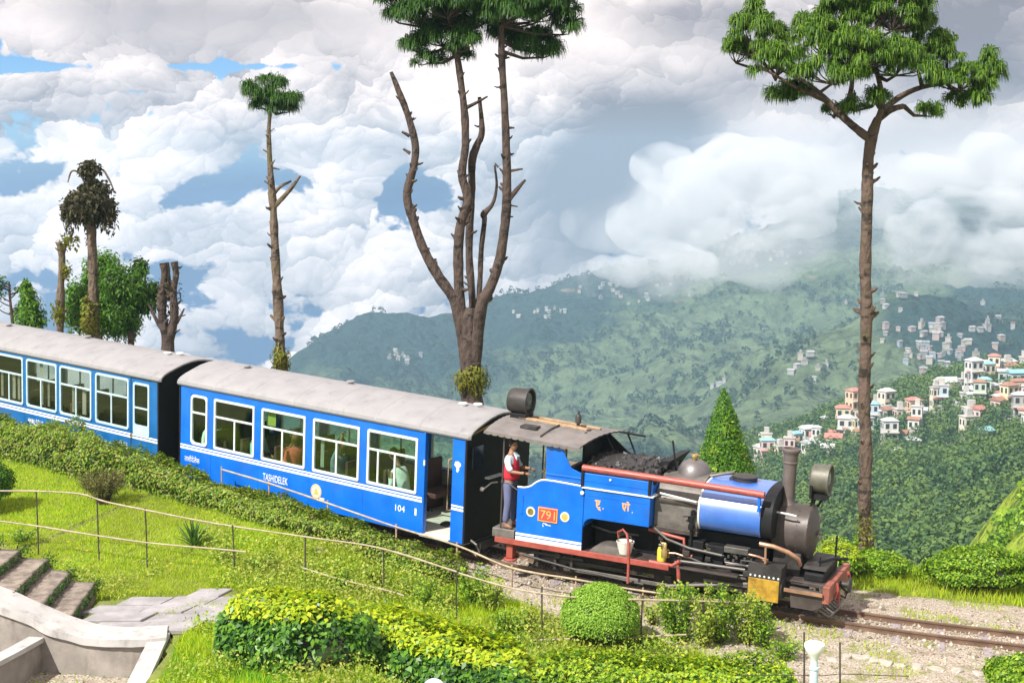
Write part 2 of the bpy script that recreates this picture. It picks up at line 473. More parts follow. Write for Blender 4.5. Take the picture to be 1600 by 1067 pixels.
# ------------------------------------------------------------------ mesh builders
class MB:
    def __init__(s):
        s.v, s.f, s.mi = [], [], []

    def add(s, v, f, m=0):
        o = len(s.v)
        s.v += [tuple(q) for q in v]
        s.f += [tuple(i + o for i in q) for q in f]
        s.mi += [m] * len(f)
        return s

    def box(s, x0, x1, y0, y1, z0, z1, m=0):
        v = [(x, y, z) for z in (z0, z1) for y in (y0, y1) for x in (x0, x1)]
        return s.add(v, [(0, 2, 3, 1), (4, 5, 7, 6), (0, 1, 5, 4), (2, 6, 7, 3), (0, 4, 6, 2), (1, 3, 7, 5)], m)

    def prism(s, poly, axis, a, b, m=0):
        """2-D outline swept along an axis: 'y' uses (x,z) outlines, 'x' uses (y,z), 'z' uses (x,y)"""
        n = len(poly)
        mk = {'y': lambda p, t: (p[0], t, p[1]), 'x': lambda p, t: (t, p[0], p[1]), 'z': lambda p, t: (p[0], p[1], t)}[axis]
        v = [mk(p, a) for p in poly] + [mk(p, b) for p in poly]
        f = [tuple(range(n)), tuple(reversed(range(n, 2 * n)))] + [(i, i + n, (i + 1) % n + n, (i + 1) % n) for i in range(n)]
        return s.add(v, f, m)

    def tube(s, pts, r, n=8, m=0, caps=True, jit=0.0):
        pts = [Vector(p) for p in pts]
        rs = r if isinstance(r, (list, tuple)) else [r] * len(pts)
        v, up = [], None
        for i, p in enumerate(pts):
            t = (pts[min(i + 1, len(pts) - 1)] - pts[max(i - 1, 0)])
            t = t.normalized() if t.length > 1e-9 else Vector((0, 0, 1))
            if up is None:
                up = Vector((0, 0, 1)) if abs(t.z) < .9 else Vector((1, 0, 0))
            a = t.cross(up)
            a = a.normalized() if a.length > 1e-6 else t.orthogonal().normalized()
            bb = t.cross(a).normalized()
            up = -bb if False else up
            for k in range(n):
                w = 2 * PI * k / n
                rr = rs[i] * (1 + (random.uniform(-jit, jit) if jit else 0))
                v.append(p + a * (rr * math.cos(w)) + bb * (rr * math.sin(w)))
        f = []
        for i in range(len(pts) - 1):
            for k in range(n):
                k2 = (k + 1) % n
                f.append((i * n + k, i * n + k2, (i + 1) * n + k2, (i + 1) * n + k))
        if caps:
            f += [tuple(reversed(range(n))), tuple(range((len(pts) - 1) * n, len(pts) * n))]
        return s.add(v, f, m)

    def lathe(s, prof, at=(0, 0, 0), axis='z', n=24, m=0):
        """profile of (radius, height) pairs turned about an axis"""
        v = []
        for r, h in prof:
            for k in range(n):
                w = 2 * PI * k / n
                a, c = r * math.cos(w), r * math.sin(w)
                q = {'z': (a, c, h), 'x': (h, a, c), 'y': (c, h, a)}[axis]
                v.append((q[0] + at[0], q[1] + at[1], q[2] + at[2]))
        f = []
        for i in range(len(prof) - 1):
            for k in range(n):
                k2 = (k + 1) % n
                f.append((i * n + k, i * n + k2, (i + 1) * n + k2, (i + 1) * n + k))
        f += [tuple(reversed(range(n))), tuple(range((len(prof) - 1) * n, len(prof) * n))]
        return s.add(v, f, m)

    def mesh(s, name, mats):
        me = bpy.data.meshes.new(name)
        me.from_pydata(s.v, [], s.f)
        for k in (mats if isinstance(mats, (list, tuple)) else [mats]):
            me.materials.append(k)
        if any(s.mi):
            me.polygons.foreach_set('material_index', s.mi)
        bm = bmesh.new()
        bm.from_mesh(me)
        bmesh.ops.recalc_face_normals(bm, faces=bm.faces)
        bm.to_mesh(me)
        bm.free()
        return me

    def build(s, name, mats, parent=None, smooth=None, bevel=0.0, seg=2):
        o = bpy.data.objects.new(name, s.mesh(name, mats))
        C.objects.link(o)
        if parent is not None:
            o.parent = parent
        if bevel:
            md = o.modifiers.new('Bevel', 'BEVEL')
            md.width, md.segments, md.limit_method, md.angle_limit = bevel, seg, 'ANGLE', R(40)
        if smooth is not None:
            o.data.shade_smooth()
            if smooth < 180:
                o.data.set_sharp_from_angle(angle=R(smooth))
        return o


def tag(o, label=None, cat=None, group=None, kind=None):
    if label:
        o['label'] = label
    if cat:
        o['category'] = cat
    if group:
        o['group'] = group
    if kind:
        o['kind'] = kind
    return o


def thing(name, label, cat, loc=(0, 0, 0), rot=None, group=None):
    o = bpy.data.objects.new(name, None)
    C.objects.link(o)
    o.empty_display_size = .2
    if rot is not None:
        o.matrix_world = Matrix.Translation(Vector(loc)) @ rot.to_4x4()
    else:
        o.location = loc
    return tag(o, label, cat, group)


def link_mesh(name, me, parent=None):
    o = bpy.data.objects.new(name, me)
    C.objects.link(o)
    if parent is not None:
        o.parent = parent
    return o


def npmesh(name, V, Fq, mats, parent=None, mi=None, smooth=False):
    """big meshes straight from arrays: V (n,3), Fq (m,3|4)"""
    V = np.asarray(V, np.float32)
    Fq = np.asarray(Fq, np.int32)
    me = bpy.data.meshes.new(name)
    k = Fq.shape[1]
    me.vertices.add(len(V))
    me.vertices.foreach_set('co', V.ravel())
    me.loops.add(Fq.size)
    me.loops.foreach_set('vertex_index', Fq.ravel())
    me.polygons.add(len(Fq))
    me.polygons.foreach_set('loop_start', np.arange(0, Fq.size, k, dtype=np.int32))
    me.polygons.foreach_set('loop_total', np.full(len(Fq), k, np.int32))
    for q in (mats if isinstance(mats, (list, tuple)) else [mats]):
        me.materials.append(q)
    if mi is not None:
        me.polygons.foreach_set('material_index', np.asarray(mi, np.int32))
    me.update(calc_edges=True)
    me.validate()
    if smooth:
        me.shade_smooth()
    o = bpy.data.objects.new(name, me)
    C.objects.link(o)
    if parent is not None:
        o.parent = parent
    return o


def nrm(a):
    return a / np.maximum(np.linalg.norm(a, axis=-1, keepdims=True), 1e-9)


def leaf_quads(P, N, size, aspect=.55, droop=.3, r=rng):
    """pointed folded leaves at P, facing roughly N; returns verts, quads (two per leaf)"""
    n = len(P)
    size = np.broadcast_to(size, (n,))[:, None]
    N = nrm(N)
    t = nrm(np.cross(N, r.normal(size=(n, 3))))
    s = np.cross(N, t)
    tip = P + t * size - np.array([0, 0, 1]) * size * droop * r.random((n, 1))
    mid = P + t * size * .5 + N * size * .10
    L = mid + s * size * aspect * .5 - N * size * .08
    Rr = mid - s * size * aspect * .5 - N * size * .08
    V = np.stack([P, L, tip, Rr], 1).reshape(-1, 3)
    F = np.arange(n * 4).reshape(n, 4)
    return V, F


def blade_tris(P, h, w, lean, r=rng):
    n = len(P)
    h = np.broadcast_to(h, (n,))[:, None]
    a = r.random(n) * 2 * PI
    side = np.stack([np.cos(a), np.sin(a), np.zeros(n)], 1)
    a2 = r.random(n) * 2 * PI
    ln = np.stack([np.cos(a2), np.sin(a2), np.zeros(n)], 1) * lean * h * r.random((n, 1))
    up = np.array([0, 0, 1.])
    V = np.stack([P - side * w, P + side * w, P + up * h + ln], 1).reshape(-1, 3)
    return V, np.arange(n * 3).reshape(n, 3)


def merge(parts):
    V, F, o = [], [], 0
    for v, f in parts:
        V.append(v)
        F.append(f + o)
        o += len(v)
    return np.concatenate(V), np.concatenate(F)
world.cycles.sampling_method = 'MANUAL'
world.cycles.sample_map_resolution = 512
# ------------------------------------------------------------------ where the vehicles stand
def frame(yaw, sl):
    u = Vector((math.cos(yaw) * math.cos(sl), math.sin(yaw) * math.cos(sl), math.sin(sl)))
    n = Vector((-math.sin(yaw), math.cos(yaw), 0))
    return u, n, u.cross(n)


class Veh:
    """front near-side corner of the body, heading and gradient; local x runs forward, y away from the garden, z up from the rail"""
    def __init__(s, p, yaw, sl, hw, up0):
        s.u, s.n, s.up = frame(yaw, sl)
        s.hw, s.up0 = hw, up0
        s.o = Vector(p) + s.n * hw - s.up * up0
        s.rot = Matrix((s.u, s.n, s.up)).transposed()

    def w(s, x, y, z):
        return s.o + s.u * x + s.n * y + s.up * z


V1 = Veh((-.877, 24.677, .259), -.61, -.0523, .97, .36)
V2 = Veh((-7.34, 29.0, .683), -.6417, -.0476, .97, .36)
VL = Veh((-.2, 24.0, .53), -.43, -.048, .90, .60)


def ray(px, py):
    x, y = (px - 800) / FPX, (533.5 - py) / FPX
    return Vector((x, math.cos(PITCH) - y * math.sin(PITCH), math.sin(PITCH) + y * math.cos(PITCH)))


def at_y(px, py, Y):
    d = ray(px, py)
    return Vector((0, 0, CAM_H)) + d * (Y / d.y)


# track centre line (rail level), from far left to far right
_ctl = [V2.w(-26, 1.6, .0), V2.w(-15, .35, 0), V2.w(-7.2, 0, 0), V2.w(-.3, 0, 0), V1.w(-7.0, 0, 0), V1.w(-.3, 0, 0), VL.w(.6, 0, 0), VL.w(5.4, 0, 0),
        Vector((8.05, 21.75, -.50)), Vector((12.5, 20.9, -.70)), Vector((19, 20.4, -1.0)), Vector((30, 21.5, -1.5))]


def _spline(P, per=24):
    out = []
    P = [P[0] * 2 - P[1]] + P + [P[-1] * 2 - P[-2]]
    for i in range(1, len(P) - 2):
        a, b, c, d = P[i - 1:i + 3]
        for k in range(per):
            t = k / per
            out.append(.5 * ((2 * b) + (c - a) * t + (2 * a - 5 * b + 4 * c - d) * t * t + (3 * b - a - 3 * c + d) * t ** 3))
    out.append(P[-2])
    return out


_tp = np.array([tuple(p) for p in _spline(_ctl)])
for _ in range(3):                                   # ease the joins
    _tp[1:-1] = .25 * _tp[:-2] + .5 * _tp[1:-1] + .25 * _tp[2:]
_seg = np.linalg.norm(np.diff(_tp, axis=0), axis=1)
_cum = np.concatenate([[0], np.cumsum(_seg)])
TLEN = _cum[-1]


def track(s):
    p = np.array([np.interp(s, _cum, _tp[:, k]) for k in range(3)])
    q = np.array([np.interp(s + .05, _cum, _tp[:, k]) for k in range(3)]) - np.array([np.interp(s - .05, _cum, _tp[:, k]) for k in range(3)])
    q /= np.linalg.norm(q)
    return p, q


def track_sq(X, Y):
    """along-track distance, signed side distance (+ towards the garden), rail height; vectorised"""
    X, Y = np.asarray(X, float), np.asarray(Y, float)
    sh = X.shape
    X, Y = X.ravel(), Y.ravel()
    best = np.full(X.shape, 1e18)
    S, Q, Z = np.zeros_like(X), np.zeros_like(X), np.zeros_like(X)
    st = 4
    A, B = _tp[:-1:st], _tp[np.minimum(np.arange(0, len(_tp) - 1, st) + st, len(_tp) - 1)]
    ca, cb = _cum[:-1:st], _cum[np.minimum(np.arange(0, len(_tp) - 1, st) + st, len(_tp) - 1)]
    for a, b, c0, c1 in zip(A, B, ca, cb):
        d = b[:2] - a[:2]
        L2 = (d ** 2).sum() + 1e-12
        t = np.clip(((X - a[0]) * d[0] + (Y - a[1]) * d[1]) / L2, 0, 1)
        ex, ey = X - a[0] - t * d[0], Y - a[1] - t * d[1]
        r2 = ex * ex + ey * ey
        k = r2 < best
        best = np.where(k, r2, best)
        sg = np.where(d[0] * ey - d[1] * ex > 0, -1., 1.)
        Q = np.where(k, np.sqrt(r2) * sg, Q)
        S = np.where(k, c0 + t * (c1 - c0), S)
        Z = np.where(k, a[2] + t * (b[2] - a[2]), Z)
    return S.reshape(sh), Q.reshape(sh), Z.reshape(sh)


def sst(x, a, b):
    t = np.clip((x - a) / (b - a), 0, 1)
    return t * t * (3 - 2 * t)


def wobble(X, Y, f, seed=0):
    """cheap smooth value noise"""
    X, Y = X * f + seed * 13.7, Y * f + seed * 7.1
    xi, yi = np.floor(X), np.floor(Y)
    fx, fy = X - xi, Y - yi
    fx, fy = fx * fx * (3 - 2 * fx), fy * fy * (3 - 2 * fy)

    def h(a, b):
        v = np.sin(a * 127.1 + b * 311.7 + seed) * 43758.5453
        return v - np.floor(v)
    return (h(xi, yi) * (1 - fx) + h(xi + 1, yi) * fx) * (1 - fy) + (h(xi, yi + 1) * (1 - fx) + h(xi + 1, yi + 1) * fx) * fy


def fbm(X, Y, f, o=5, seed=0, g=.5):
    a, t, n = 1., 0., 0.
    for i in range(o):
        t = t + a * wobble(X, Y, f * 2 ** i, seed + i * 3)
        n += a
        a *= g
    return t / n


# low yard behind the white walls, bottom left (corners found on the path level)
def at_z(px, py, Z):
    d = ray(px, py)
    return Vector((0, 0, CAM_H)) + d * ((Z - CAM_H) / d.z)


PATH_Z = 0.10
WALL_PTS = [at_z(-150, 866, PATH_Z + .90), at_z(-60, 900, PATH_Z + .66), at_z(0, 920, PATH_Z + .48), at_z(45, 938, PATH_Z + .34), at_z(85, 955, PATH_Z + .19), at_z(118, 969, PATH_Z + .08), at_z(155, 979, PATH_Z), at_z(205, 983, PATH_Z), at_z(262, 980, PATH_Z)]
SIDE_PTS = [at_z(262, 990, PATH_Z - .02), at_z(244, 1030, PATH_Z - .06), at_z(216, 1090, PATH_Z - .12), at_z(190, 1150, PATH_Z - .2)]
_yard = [(p.x, p.y) for p in WALL_PTS] + [(p.x, p.y) for p in SIDE_PTS] + [(-5.2, 12), (-14, 12), (-14, 22)]


def inside(poly, X, Y):
    r = np.zeros(np.shape(X), bool)
    n = len(poly)
    for i in range(n):
        x0, y0 = poly[i]
        x1, y1 = poly[(i + 1) % n]
        if y0 == y1:
            continue
        c = ((y0 > Y) != (y1 > Y)) & (X < (x1 - x0) * (Y - y0) / (y1 - y0) + x0)
        r ^= c
    return r


def H(X, Y, yard=True):
    X, Y = np.asarray(X, float), np.asarray(Y, float)
    S, Q, Z = track_sq(X, Y)
    left = sst(-X, -.6, 5.5)
    # garden side
    bank = left * (.36 * sst(Q, 1.15, 1.7) - .088 * np.maximum(Q - 1.9, 0)) + (1 - left) * (-.052 * np.maximum(Q - 1.0, 0))
    g = Z - .10 + bank
    g = g - .05 * np.maximum(Q - 8, 0) - .09 * np.maximum(Q - 12, 0)
    g = np.maximum(g, -2.4 - .02 * np.maximum(Q - 20, 0))
    # valley side
    a = np.maximum(-Q, 0)
    v = Z - .10 - .06 * np.maximum(a - 1.5, 0) - .55 * np.maximum(a - 4.4, 0) ** 1.12
    z = np.where(Q > 0, g, v)
    z = z + (fbm(X, Y, .9, 4, 5) - .5) * .12 * sst(np.abs(Q), 1.2, 2.6) + (fbm(X, Y, 5, 3, 9) - .5) * .05
    if yard:
        path = inside(PATH_POLY, X, Y)
        z = np.where(path, PATH_Z - .03, z)
        z = np.where(inside(LAWN2, X, Y), np.maximum(z, .03 + (fbm(X, Y, 1.2, 3, 8) - .5) * .06), z)
        z = np.where(inside(_yard, X, Y), -.46 + (fbm(X, Y, 1.5, 3, 2) - .5) * .08, z)
    return z


PATH_POLY = [(p.x, p.y) for p in (at_z(262, 982, PATH_Z), at_z(155, 982, PATH_Z), at_z(118, 974, PATH_Z), at_z(150, 934, PATH_Z), at_z(250, 928, PATH_Z), at_z(372, 918, PATH_Z), at_z(420, 972, PATH_Z), at_z(300, 972, PATH_Z))]


LAWN2 = [(p.x, p.y) for p in (at_z(258, 976, 0), at_z(430, 962, 0), at_z(520, 1020, 0), at_z(660, 1100, 0), at_z(200, 1140, 0))]


def hz(x, y, yard=True):
    return float(H(np.array([x]), np.array([y]), yard)[0])


def ground_at(px, py):
    """where the view ray through a photograph pixel meets the near ground"""
    d = ray(px, py)
    ts = np.linspace(14, 45, 1500)
    X, Y, Zr = d.x * ts, d.y * ts, CAM_H + d.z * ts
    k = np.argmax(Zr <= H(X, Y))
    return Vector((X[k], Y[k], float(H(X[k:k + 1], Y[k:k + 1])[0])))


def grid_sheet(name, xs, ys, hfun, material, attr=None, kind='structure', smooth=True):
    X, Y = np.meshgrid(xs, ys)
    Z = hfun(X, Y)
    V = np.stack([X, Y, Z], -1).reshape(-1, 3)
    nx, ny = len(xs), len(ys)
    i = np.arange((ny - 1) * (nx - 1))
    r, c = i // (nx - 1), i % (nx - 1)
    a = r * nx + c
    F = np.stack([a, a + 1, a + nx + 1, a + nx], 1)
    o = npmesh(name, V, F, material, smooth=smooth)
    if attr:
        for k, fn in attr.items():
            at = o.data.attributes.new(k, 'FLOAT', 'POINT')
            at.data.foreach_set('value', np.asarray(fn(X, Y, Z), np.float32).ravel())
    o['kind'] = kind
    return o


def gravel_mask(X, Y, Z):
    S, Q, Zr = track_sq(X, Y)
    left = sst(-X, -1.2, 1.6)
    w = 1.35 * left + (1 - left) * (2.1 + 1.9 * sst(X, 2.2, 5.5))
    w = w + (fbm(X, Y, .8, 3, 4) - .5) * .8
    m = np.where(Q > 0, 1 - sst(Q, w - .2, w + .35), 1 - sst(-Q, 1.2 + .5 * sst(X, 4, 8), 2.2 + .5 * sst(X, 4, 8)))
    return np.maximum(m, inside(_yard, X, Y) * .75)


def axis(lo, hi, fine_lo, fine_hi, d, grow=1.12):
    a = list(np.arange(fine_lo, fine_hi, d))
    s, x = d, fine_hi
    while x < hi:
        a.append(x)
        s *= grow
        x += s
    s, x = d, fine_lo - d
    b = []
    while x > lo:
        b.append(x)
        s *= grow
        x -= s
    return np.array(b[::-1] + a)


ground = grid_sheet('ground', axis(-75, 90, -13, 11.5, .11), axis(-60, 95, 15.5, 33, .11), H, M['ground'], {'gravel': gravel_mask})

# ------------------------------------------------------------------ far land: thin-plate sheets through surveyed points
def tps(pts):
    P = np.array([(p.x, p.y) for p in pts]) / 300.
    z = np.array([p.z for p in pts])
    n = len(P)

    def U(d2):
        return .5 * d2 * np.log(d2 + 1e-9)
    K = U(((P[:, None] - P[None]) ** 2).sum(-1)) + np.eye(n) * 1e-4
    A = np.block([[K, np.c_[np.ones(n), P]], [np.c_[np.ones(n), P].T, np.zeros((3, 3))]])
    w = np.linalg.solve(A, np.r_[z, 0, 0, 0])

    def f(X, Y):
        X, Y = np.asarray(X, float) / 300., np.asarray(Y, float) / 300.
        r = w[n] + w[n + 1] * X + w[n + 2] * Y
        for i in range(n):
            r = r + w[i] * U((X - P[i, 0]) ** 2 + (Y - P[i, 1]) ** 2)
        return r
    return f


def far(px, py, D):
    return at_y(px, py, D)


_spur = tps([far(1600, 600, 440), far(1520, 592, 440), far(1450, 622, 445), far(1390, 640, 450), far(1330, 652, 450), far(1260, 690, 455), far(1180, 712, 460), far(1080, 770, 465),
             far(1600, 690, 330), far(1500, 720, 320), far(1400, 740, 330), far(1300, 760, 340), far(1200, 790, 350), far(1050, 830, 360),
             far(1600, 800, 235), far(1500, 830, 235), far(1400, 850, 240), far(1300, 870, 250), far(1150, 880, 260),
             far(1750, 560, 440), far(1750, 640, 330), far(1750, 720, 225), far(1900, 520, 420), far(1900, 640, 240),
             far(1560, 910, 165), far(1440, 940, 170), far(1300, 960, 180), far(1700, 860, 160),
             far(1600, 655, 520), far(1400, 700, 540), far(1200, 790, 560), far(1000, 860, 560), far(1800, 600, 520)])
_near_slope = tps([far(1600, 745, 118), far(1560, 790, 116), far(1520, 838, 116), far(1500, 880, 114), far(1480, 930, 110), far(1700, 660, 118), far(1600, 830, 98), far(1570, 880, 96), far(1540, 930, 94),
                   far(1700, 760, 98), far(1800, 640, 110), far(1600, 960, 80), far(1750, 870, 82), far(1850, 760, 84), far(1640, 800, 140), far(1560, 900, 142), far(1760, 700, 142), far(1420, 1010, 110), far(1440, 1060, 92), far(1380, 1120, 130)])


def spur_h(X, Y):
    return _spur(X, Y) + (fbm(X, Y, .018, 4, 21) - .5) * 12 + (fbm(X, Y, .11, 3, 23) - .5) * 3.0


def near_slope_h(X, Y):
    return _near_slope(X, Y) + (fbm(X, Y, .12, 4, 41) - .5) * 1.6


_mtn = tps([far(430, 590, 1180), far(470, 566, 1200), far(540, 536, 1250), far(590, 518, 1300), far(640, 512, 1330), far(700, 514, 1370), far(760, 482, 1420), far(830, 465, 1450), far(900, 448, 1500), far(960, 436, 1560),
            far(1040, 425, 1640), far(1120, 395, 1720), far(1200, 372, 1800), far(1270, 345, 1850), far(1330, 322, 1900), far(1420, 328, 1920), far(1520, 345, 1920), far(1620, 350, 1920), far(1800, 340, 1900), far(2000, 330, 1850),
            far(430, 660, 900), far(560, 640, 900), far(700, 640, 900), far(850, 640, 880), far(1000, 650, 860), far(1150, 655, 820), far(1300, 640, 800), far(1450, 600, 800), far(1600, 560, 800), far(1800, 540, 780),
            far(640, 560, 1120), far(800, 540, 1150), far(950, 530, 1180), far(1100, 500, 1260), far(1250, 480, 1300), far(1400, 470, 1300), far(1600, 460, 1300), far(1850, 440, 1300),
            far(1000, 590, 1010), far(1250, 560, 1020), far(1500, 520, 1020), far(760, 590, 1010),
            far(1180, 730, 690), far(1400, 700, 660), far(1600, 680, 640), far(900, 740, 700), far(600, 760, 720), far(1850, 660, 640),
            far(250, 760, 1150), far(330, 690, 1250), far(100, 800, 1200), far(300, 860, 900), far(560, 640, 1600), far(800, 600, 1800), far(1100, 540, 2050), far(1400, 500, 2250), far(1800, 500, 2250)])


def mtn_h(X, Y):
    r = np.abs(fbm(X * .8 + Y * .35, Y * .55, .0060, 5, 61) - .5)
    fold = np.abs(fbm(X * .75 - Y * .55 + 90, X * .25 + Y * .35, .0034, 3, 65) - .5)
    z = _mtn(X, Y) - r * 95 + 12 - (fold * 230 - 42) * sst(-Y, -1500, -1150) + (fbm(X, Y, .022, 4, 71) - .5) * 22 + (fbm(X, Y, .09, 3, 75) - .5) * 8
    return z


M['spur'] = hill_material('wooded_hillside', (.030, .062, .020), (.17, .24, .03), 1.0)
M['slope'] = hill_material('grassy_slope', (.055, .11, .012), (.19, .26, .025), 4.0)
M['mtn'] = hill_material('mountain_cover', (.011, .025, .023), (.095, .130, .066), .5)
spur = grid_sheet('wooded_hillside', np.arange(30, 330, 2.5), np.arange(150, 560, 2.8), spur_h, M['spur'],
                  {'field': lambda X, Y, Z: np.clip(.34 + .5 * sst(X - Y * .30, 20, 70) * sst(Y, 420, 220), 0, 1)})
slope = grid_sheet('grassy_slope', np.arange(22, 95, .7), np.arange(70, 150, .8), near_slope_h, M['slope'], {'field': lambda X, Y, Z: np.full(X.shape, .72)})
_fc = [far(1130, 590, 1000), far(1240, 530, 1120), far(1090, 640, 860), far(900, 660, 850), far(1350, 470, 1350)]
mountain = grid_sheet('mountain', np.arange(-620, 1150, 6.5), np.arange(600, 2010, 7.5), mtn_h, M['mtn'],
                      {'field': lambda X, Y, Z: np.clip(.17 + .9 * (np.abs(fbm(X * .75 - Y * .55 + 90, X * .25 + Y * .35, .0034, 3, 65) - .5) * 2 - .25) + sum(.62 * np.exp(-((X - p.x) ** 2 + ((Y - p.y) * .8) ** 2) / 130. ** 2) for p in _fc), 0, 1)})


def valley_h(X, Y):
    r = np.hypot(X, Y)
    z = -30 - 460 * sst(r, 70, 700) + (fbm(X, Y, .004, 4, 81) - .5) * 60 * sst(r, 150, 500)
    return z


valley = grid_sheet('valley', axis(-820, 1160, -160, 160, 12, 1.10), axis(-200, 2020, -60, 160, 12, 1.10), valley_h, M['mtn'], {'field': lambda X, Y, Z: np.full(X.shape, .35)})
# ------------------------------------------------------------------ lettering
def text_part(body, x0, x1, z0, z1, y, material, parent, name='lettering', font=None, depth=.003):
    cu = bpy.data.curves.new('lettering', 'FONT')
    cu.body = body
    cu.resolution_u = 3
    t = bpy.data.objects.new('lettering', cu)
    C.objects.link(t)
    bpy.context.view_layer.update()
    dg = bpy.context.evaluated_depsgraph_get()
    me = bpy.data.meshes.new_from_object(t.evaluated_get(dg))
    bpy.data.objects.remove(t)
    if not len(me.vertices):
        return None
    bm = bmesh.new()
    bm.from_mesh(me)
    r = bmesh.ops.extrude_face_region(bm, geom=list(bm.faces))
    bmesh.ops.translate(bm, vec=(0, 0, depth), verts=[g for g in r['geom'] if isinstance(g, bmesh.types.BMVert)])
    xs = [v.co.x for v in bm.verts]
    ys = [v.co.y for v in bm.verts]
    sx, sy = (x1 - x0) / (max(xs) - min(xs)), (z1 - z0) / (max(ys) - min(ys))
    mx, my = min(xs), min(ys)
    for v in bm.verts:
        v.co = (x0 + (v.co.x - mx) * sx, y - v.co.z, z0 + (v.co.y - my) * sy)
    bmesh.ops.recalc_face_normals(bm, faces=bm.faces)
    bm.to_mesh(me)
    bm.free()
    me.materials.clear()
    me.materials.append(material)
    return link_mesh(name, me, parent)


def strokes_part(lines, w, y, material, parent, name='lettering', d=.003):
    """painted script built from thin strokes, (x,z) polylines"""
    b = MB()
    for k, ln in enumerate(lines):
        for (xa, za), (xb, zb) in zip(ln[:-1], ln[1:]):
            dx, dz = xb - xa, zb - za
            L = math.hypot(dx, dz) + 1e-9
            nx, nz = -dz / L * w / 2, dx / L * w / 2
            b.prism([(xa + nx, za + nz), (xb + nx, zb + nz), (xb - nx, zb - nz), (xa - nx, za - nz)], 'y', y - d - .0002 * k, y)
    return b.build(name, material, parent)


def disc(b, cx, cz, rx, rz, y0, y1, n=28, m=0):
    b.prism([(cx + rx * math.cos(2 * PI * k / n), cz + rz * math.sin(2 * PI * k / n)) for k in range(n)], 'y', y0, y1, m)


def rounded_rect(x0, x1, z0, z1, r, n=5):
    out = []
    for cx, cz, a in ((x1 - r, z0 + r, -90), (x1 - r, z1 - r, 0), (x0 + r, z1 - r, 90), (x0 + r, z0 + r, 180)):
        for k in range(n + 1):
            w = R(a + 90 * k / n)
            out.append((cx + r * math.cos(w), cz + r * math.sin(w)))
    return out


def ring(b, outer, inner, y0, y1, m=0):
    n = len(outer)
    v = [(x, y0, z) for x, z in outer] + [(x, y0, z) for x, z in inner] + [(x, y1, z) for x, z in outer] + [(x, y1, z) for x, z in inner]
    f = []
    for i in range(n):
        j = (i + 1) % n
        f += [(i, j, n + j, n + i), (2 * n + i, 3 * n + i, 3 * n + j, 2 * n + j), (i, 2 * n + i, 2 * n + j, j), (n + i, n + j, 3 * n + j, 3 * n + i)]
    b.add(v, f, m)


ZC = .36


def make_window(parent, x0, x1, h0, h1, rail, mull, y, fmat, gmat, rad=.03, fw=.05, side=-1, extra=None):
    """white frame with transom and sliding panes; the panes are its sub-parts"""
    z0, z1, zr = h0 + ZC, h1 + ZC, rail + ZC
    fb = MB()
    o = rounded_rect(x0, x1, z0, z1, rad + .02)
    i = rounded_rect(x0 + fw, x1 - fw, z0 + fw, z1 - fw, rad)
    ring(fb, o, i, y + side * .016, y - side * .03)
    fb.box(x0 + fw - .004, x1 - fw + .004, min(y + side * .010, y - side * .02), max(y + side * .010, y - side * .02), zr - .02, zr + .02)
    for mxx in mull:
        fb.box(mxx - .021, mxx + .021, min(y + side * .006, y - side * .018), max(y + side * .006, y - side * .018), z0 + fw - .004, zr - .018)
    w = fb.build('window', fmat, parent, bevel=.005)
    ya = y - side * .008
    cells = [(x0 + fw - .008, x1 - fw + .008, zr + .012, z1 - fw + .008)]
    xs = [x0 + fw - .008] + list(mull) + [x1 - fw + .008]
    cells += [(a, c, z0 + fw - .008, zr - .012) for a, c in zip(xs[:-1], xs[1:])]
    for k, (a, c, d, e) in enumerate(cells):
        yy = ya + (.004 * (k % 2))
        MB().box(a, c, yy - .0025, yy + .0025, d, e).build('pane', gmat, w)
    return w


ROOFP = [(-1.015, 1.925), (-1.0, 1.985), (-.93, 2.045), (-.80, 2.105), (-.62, 2.165), (-.40, 2.235), (-.18, 2.275), (0, 2.288)]
ROOFP = ROOFP + [(-y, z) for y, z in reversed(ROOFP[:-1])]


def arch(off=0.0, zo=0.0):
    return [(y * (1 - off), z + ZC - zo) for y, z in ROOFP]


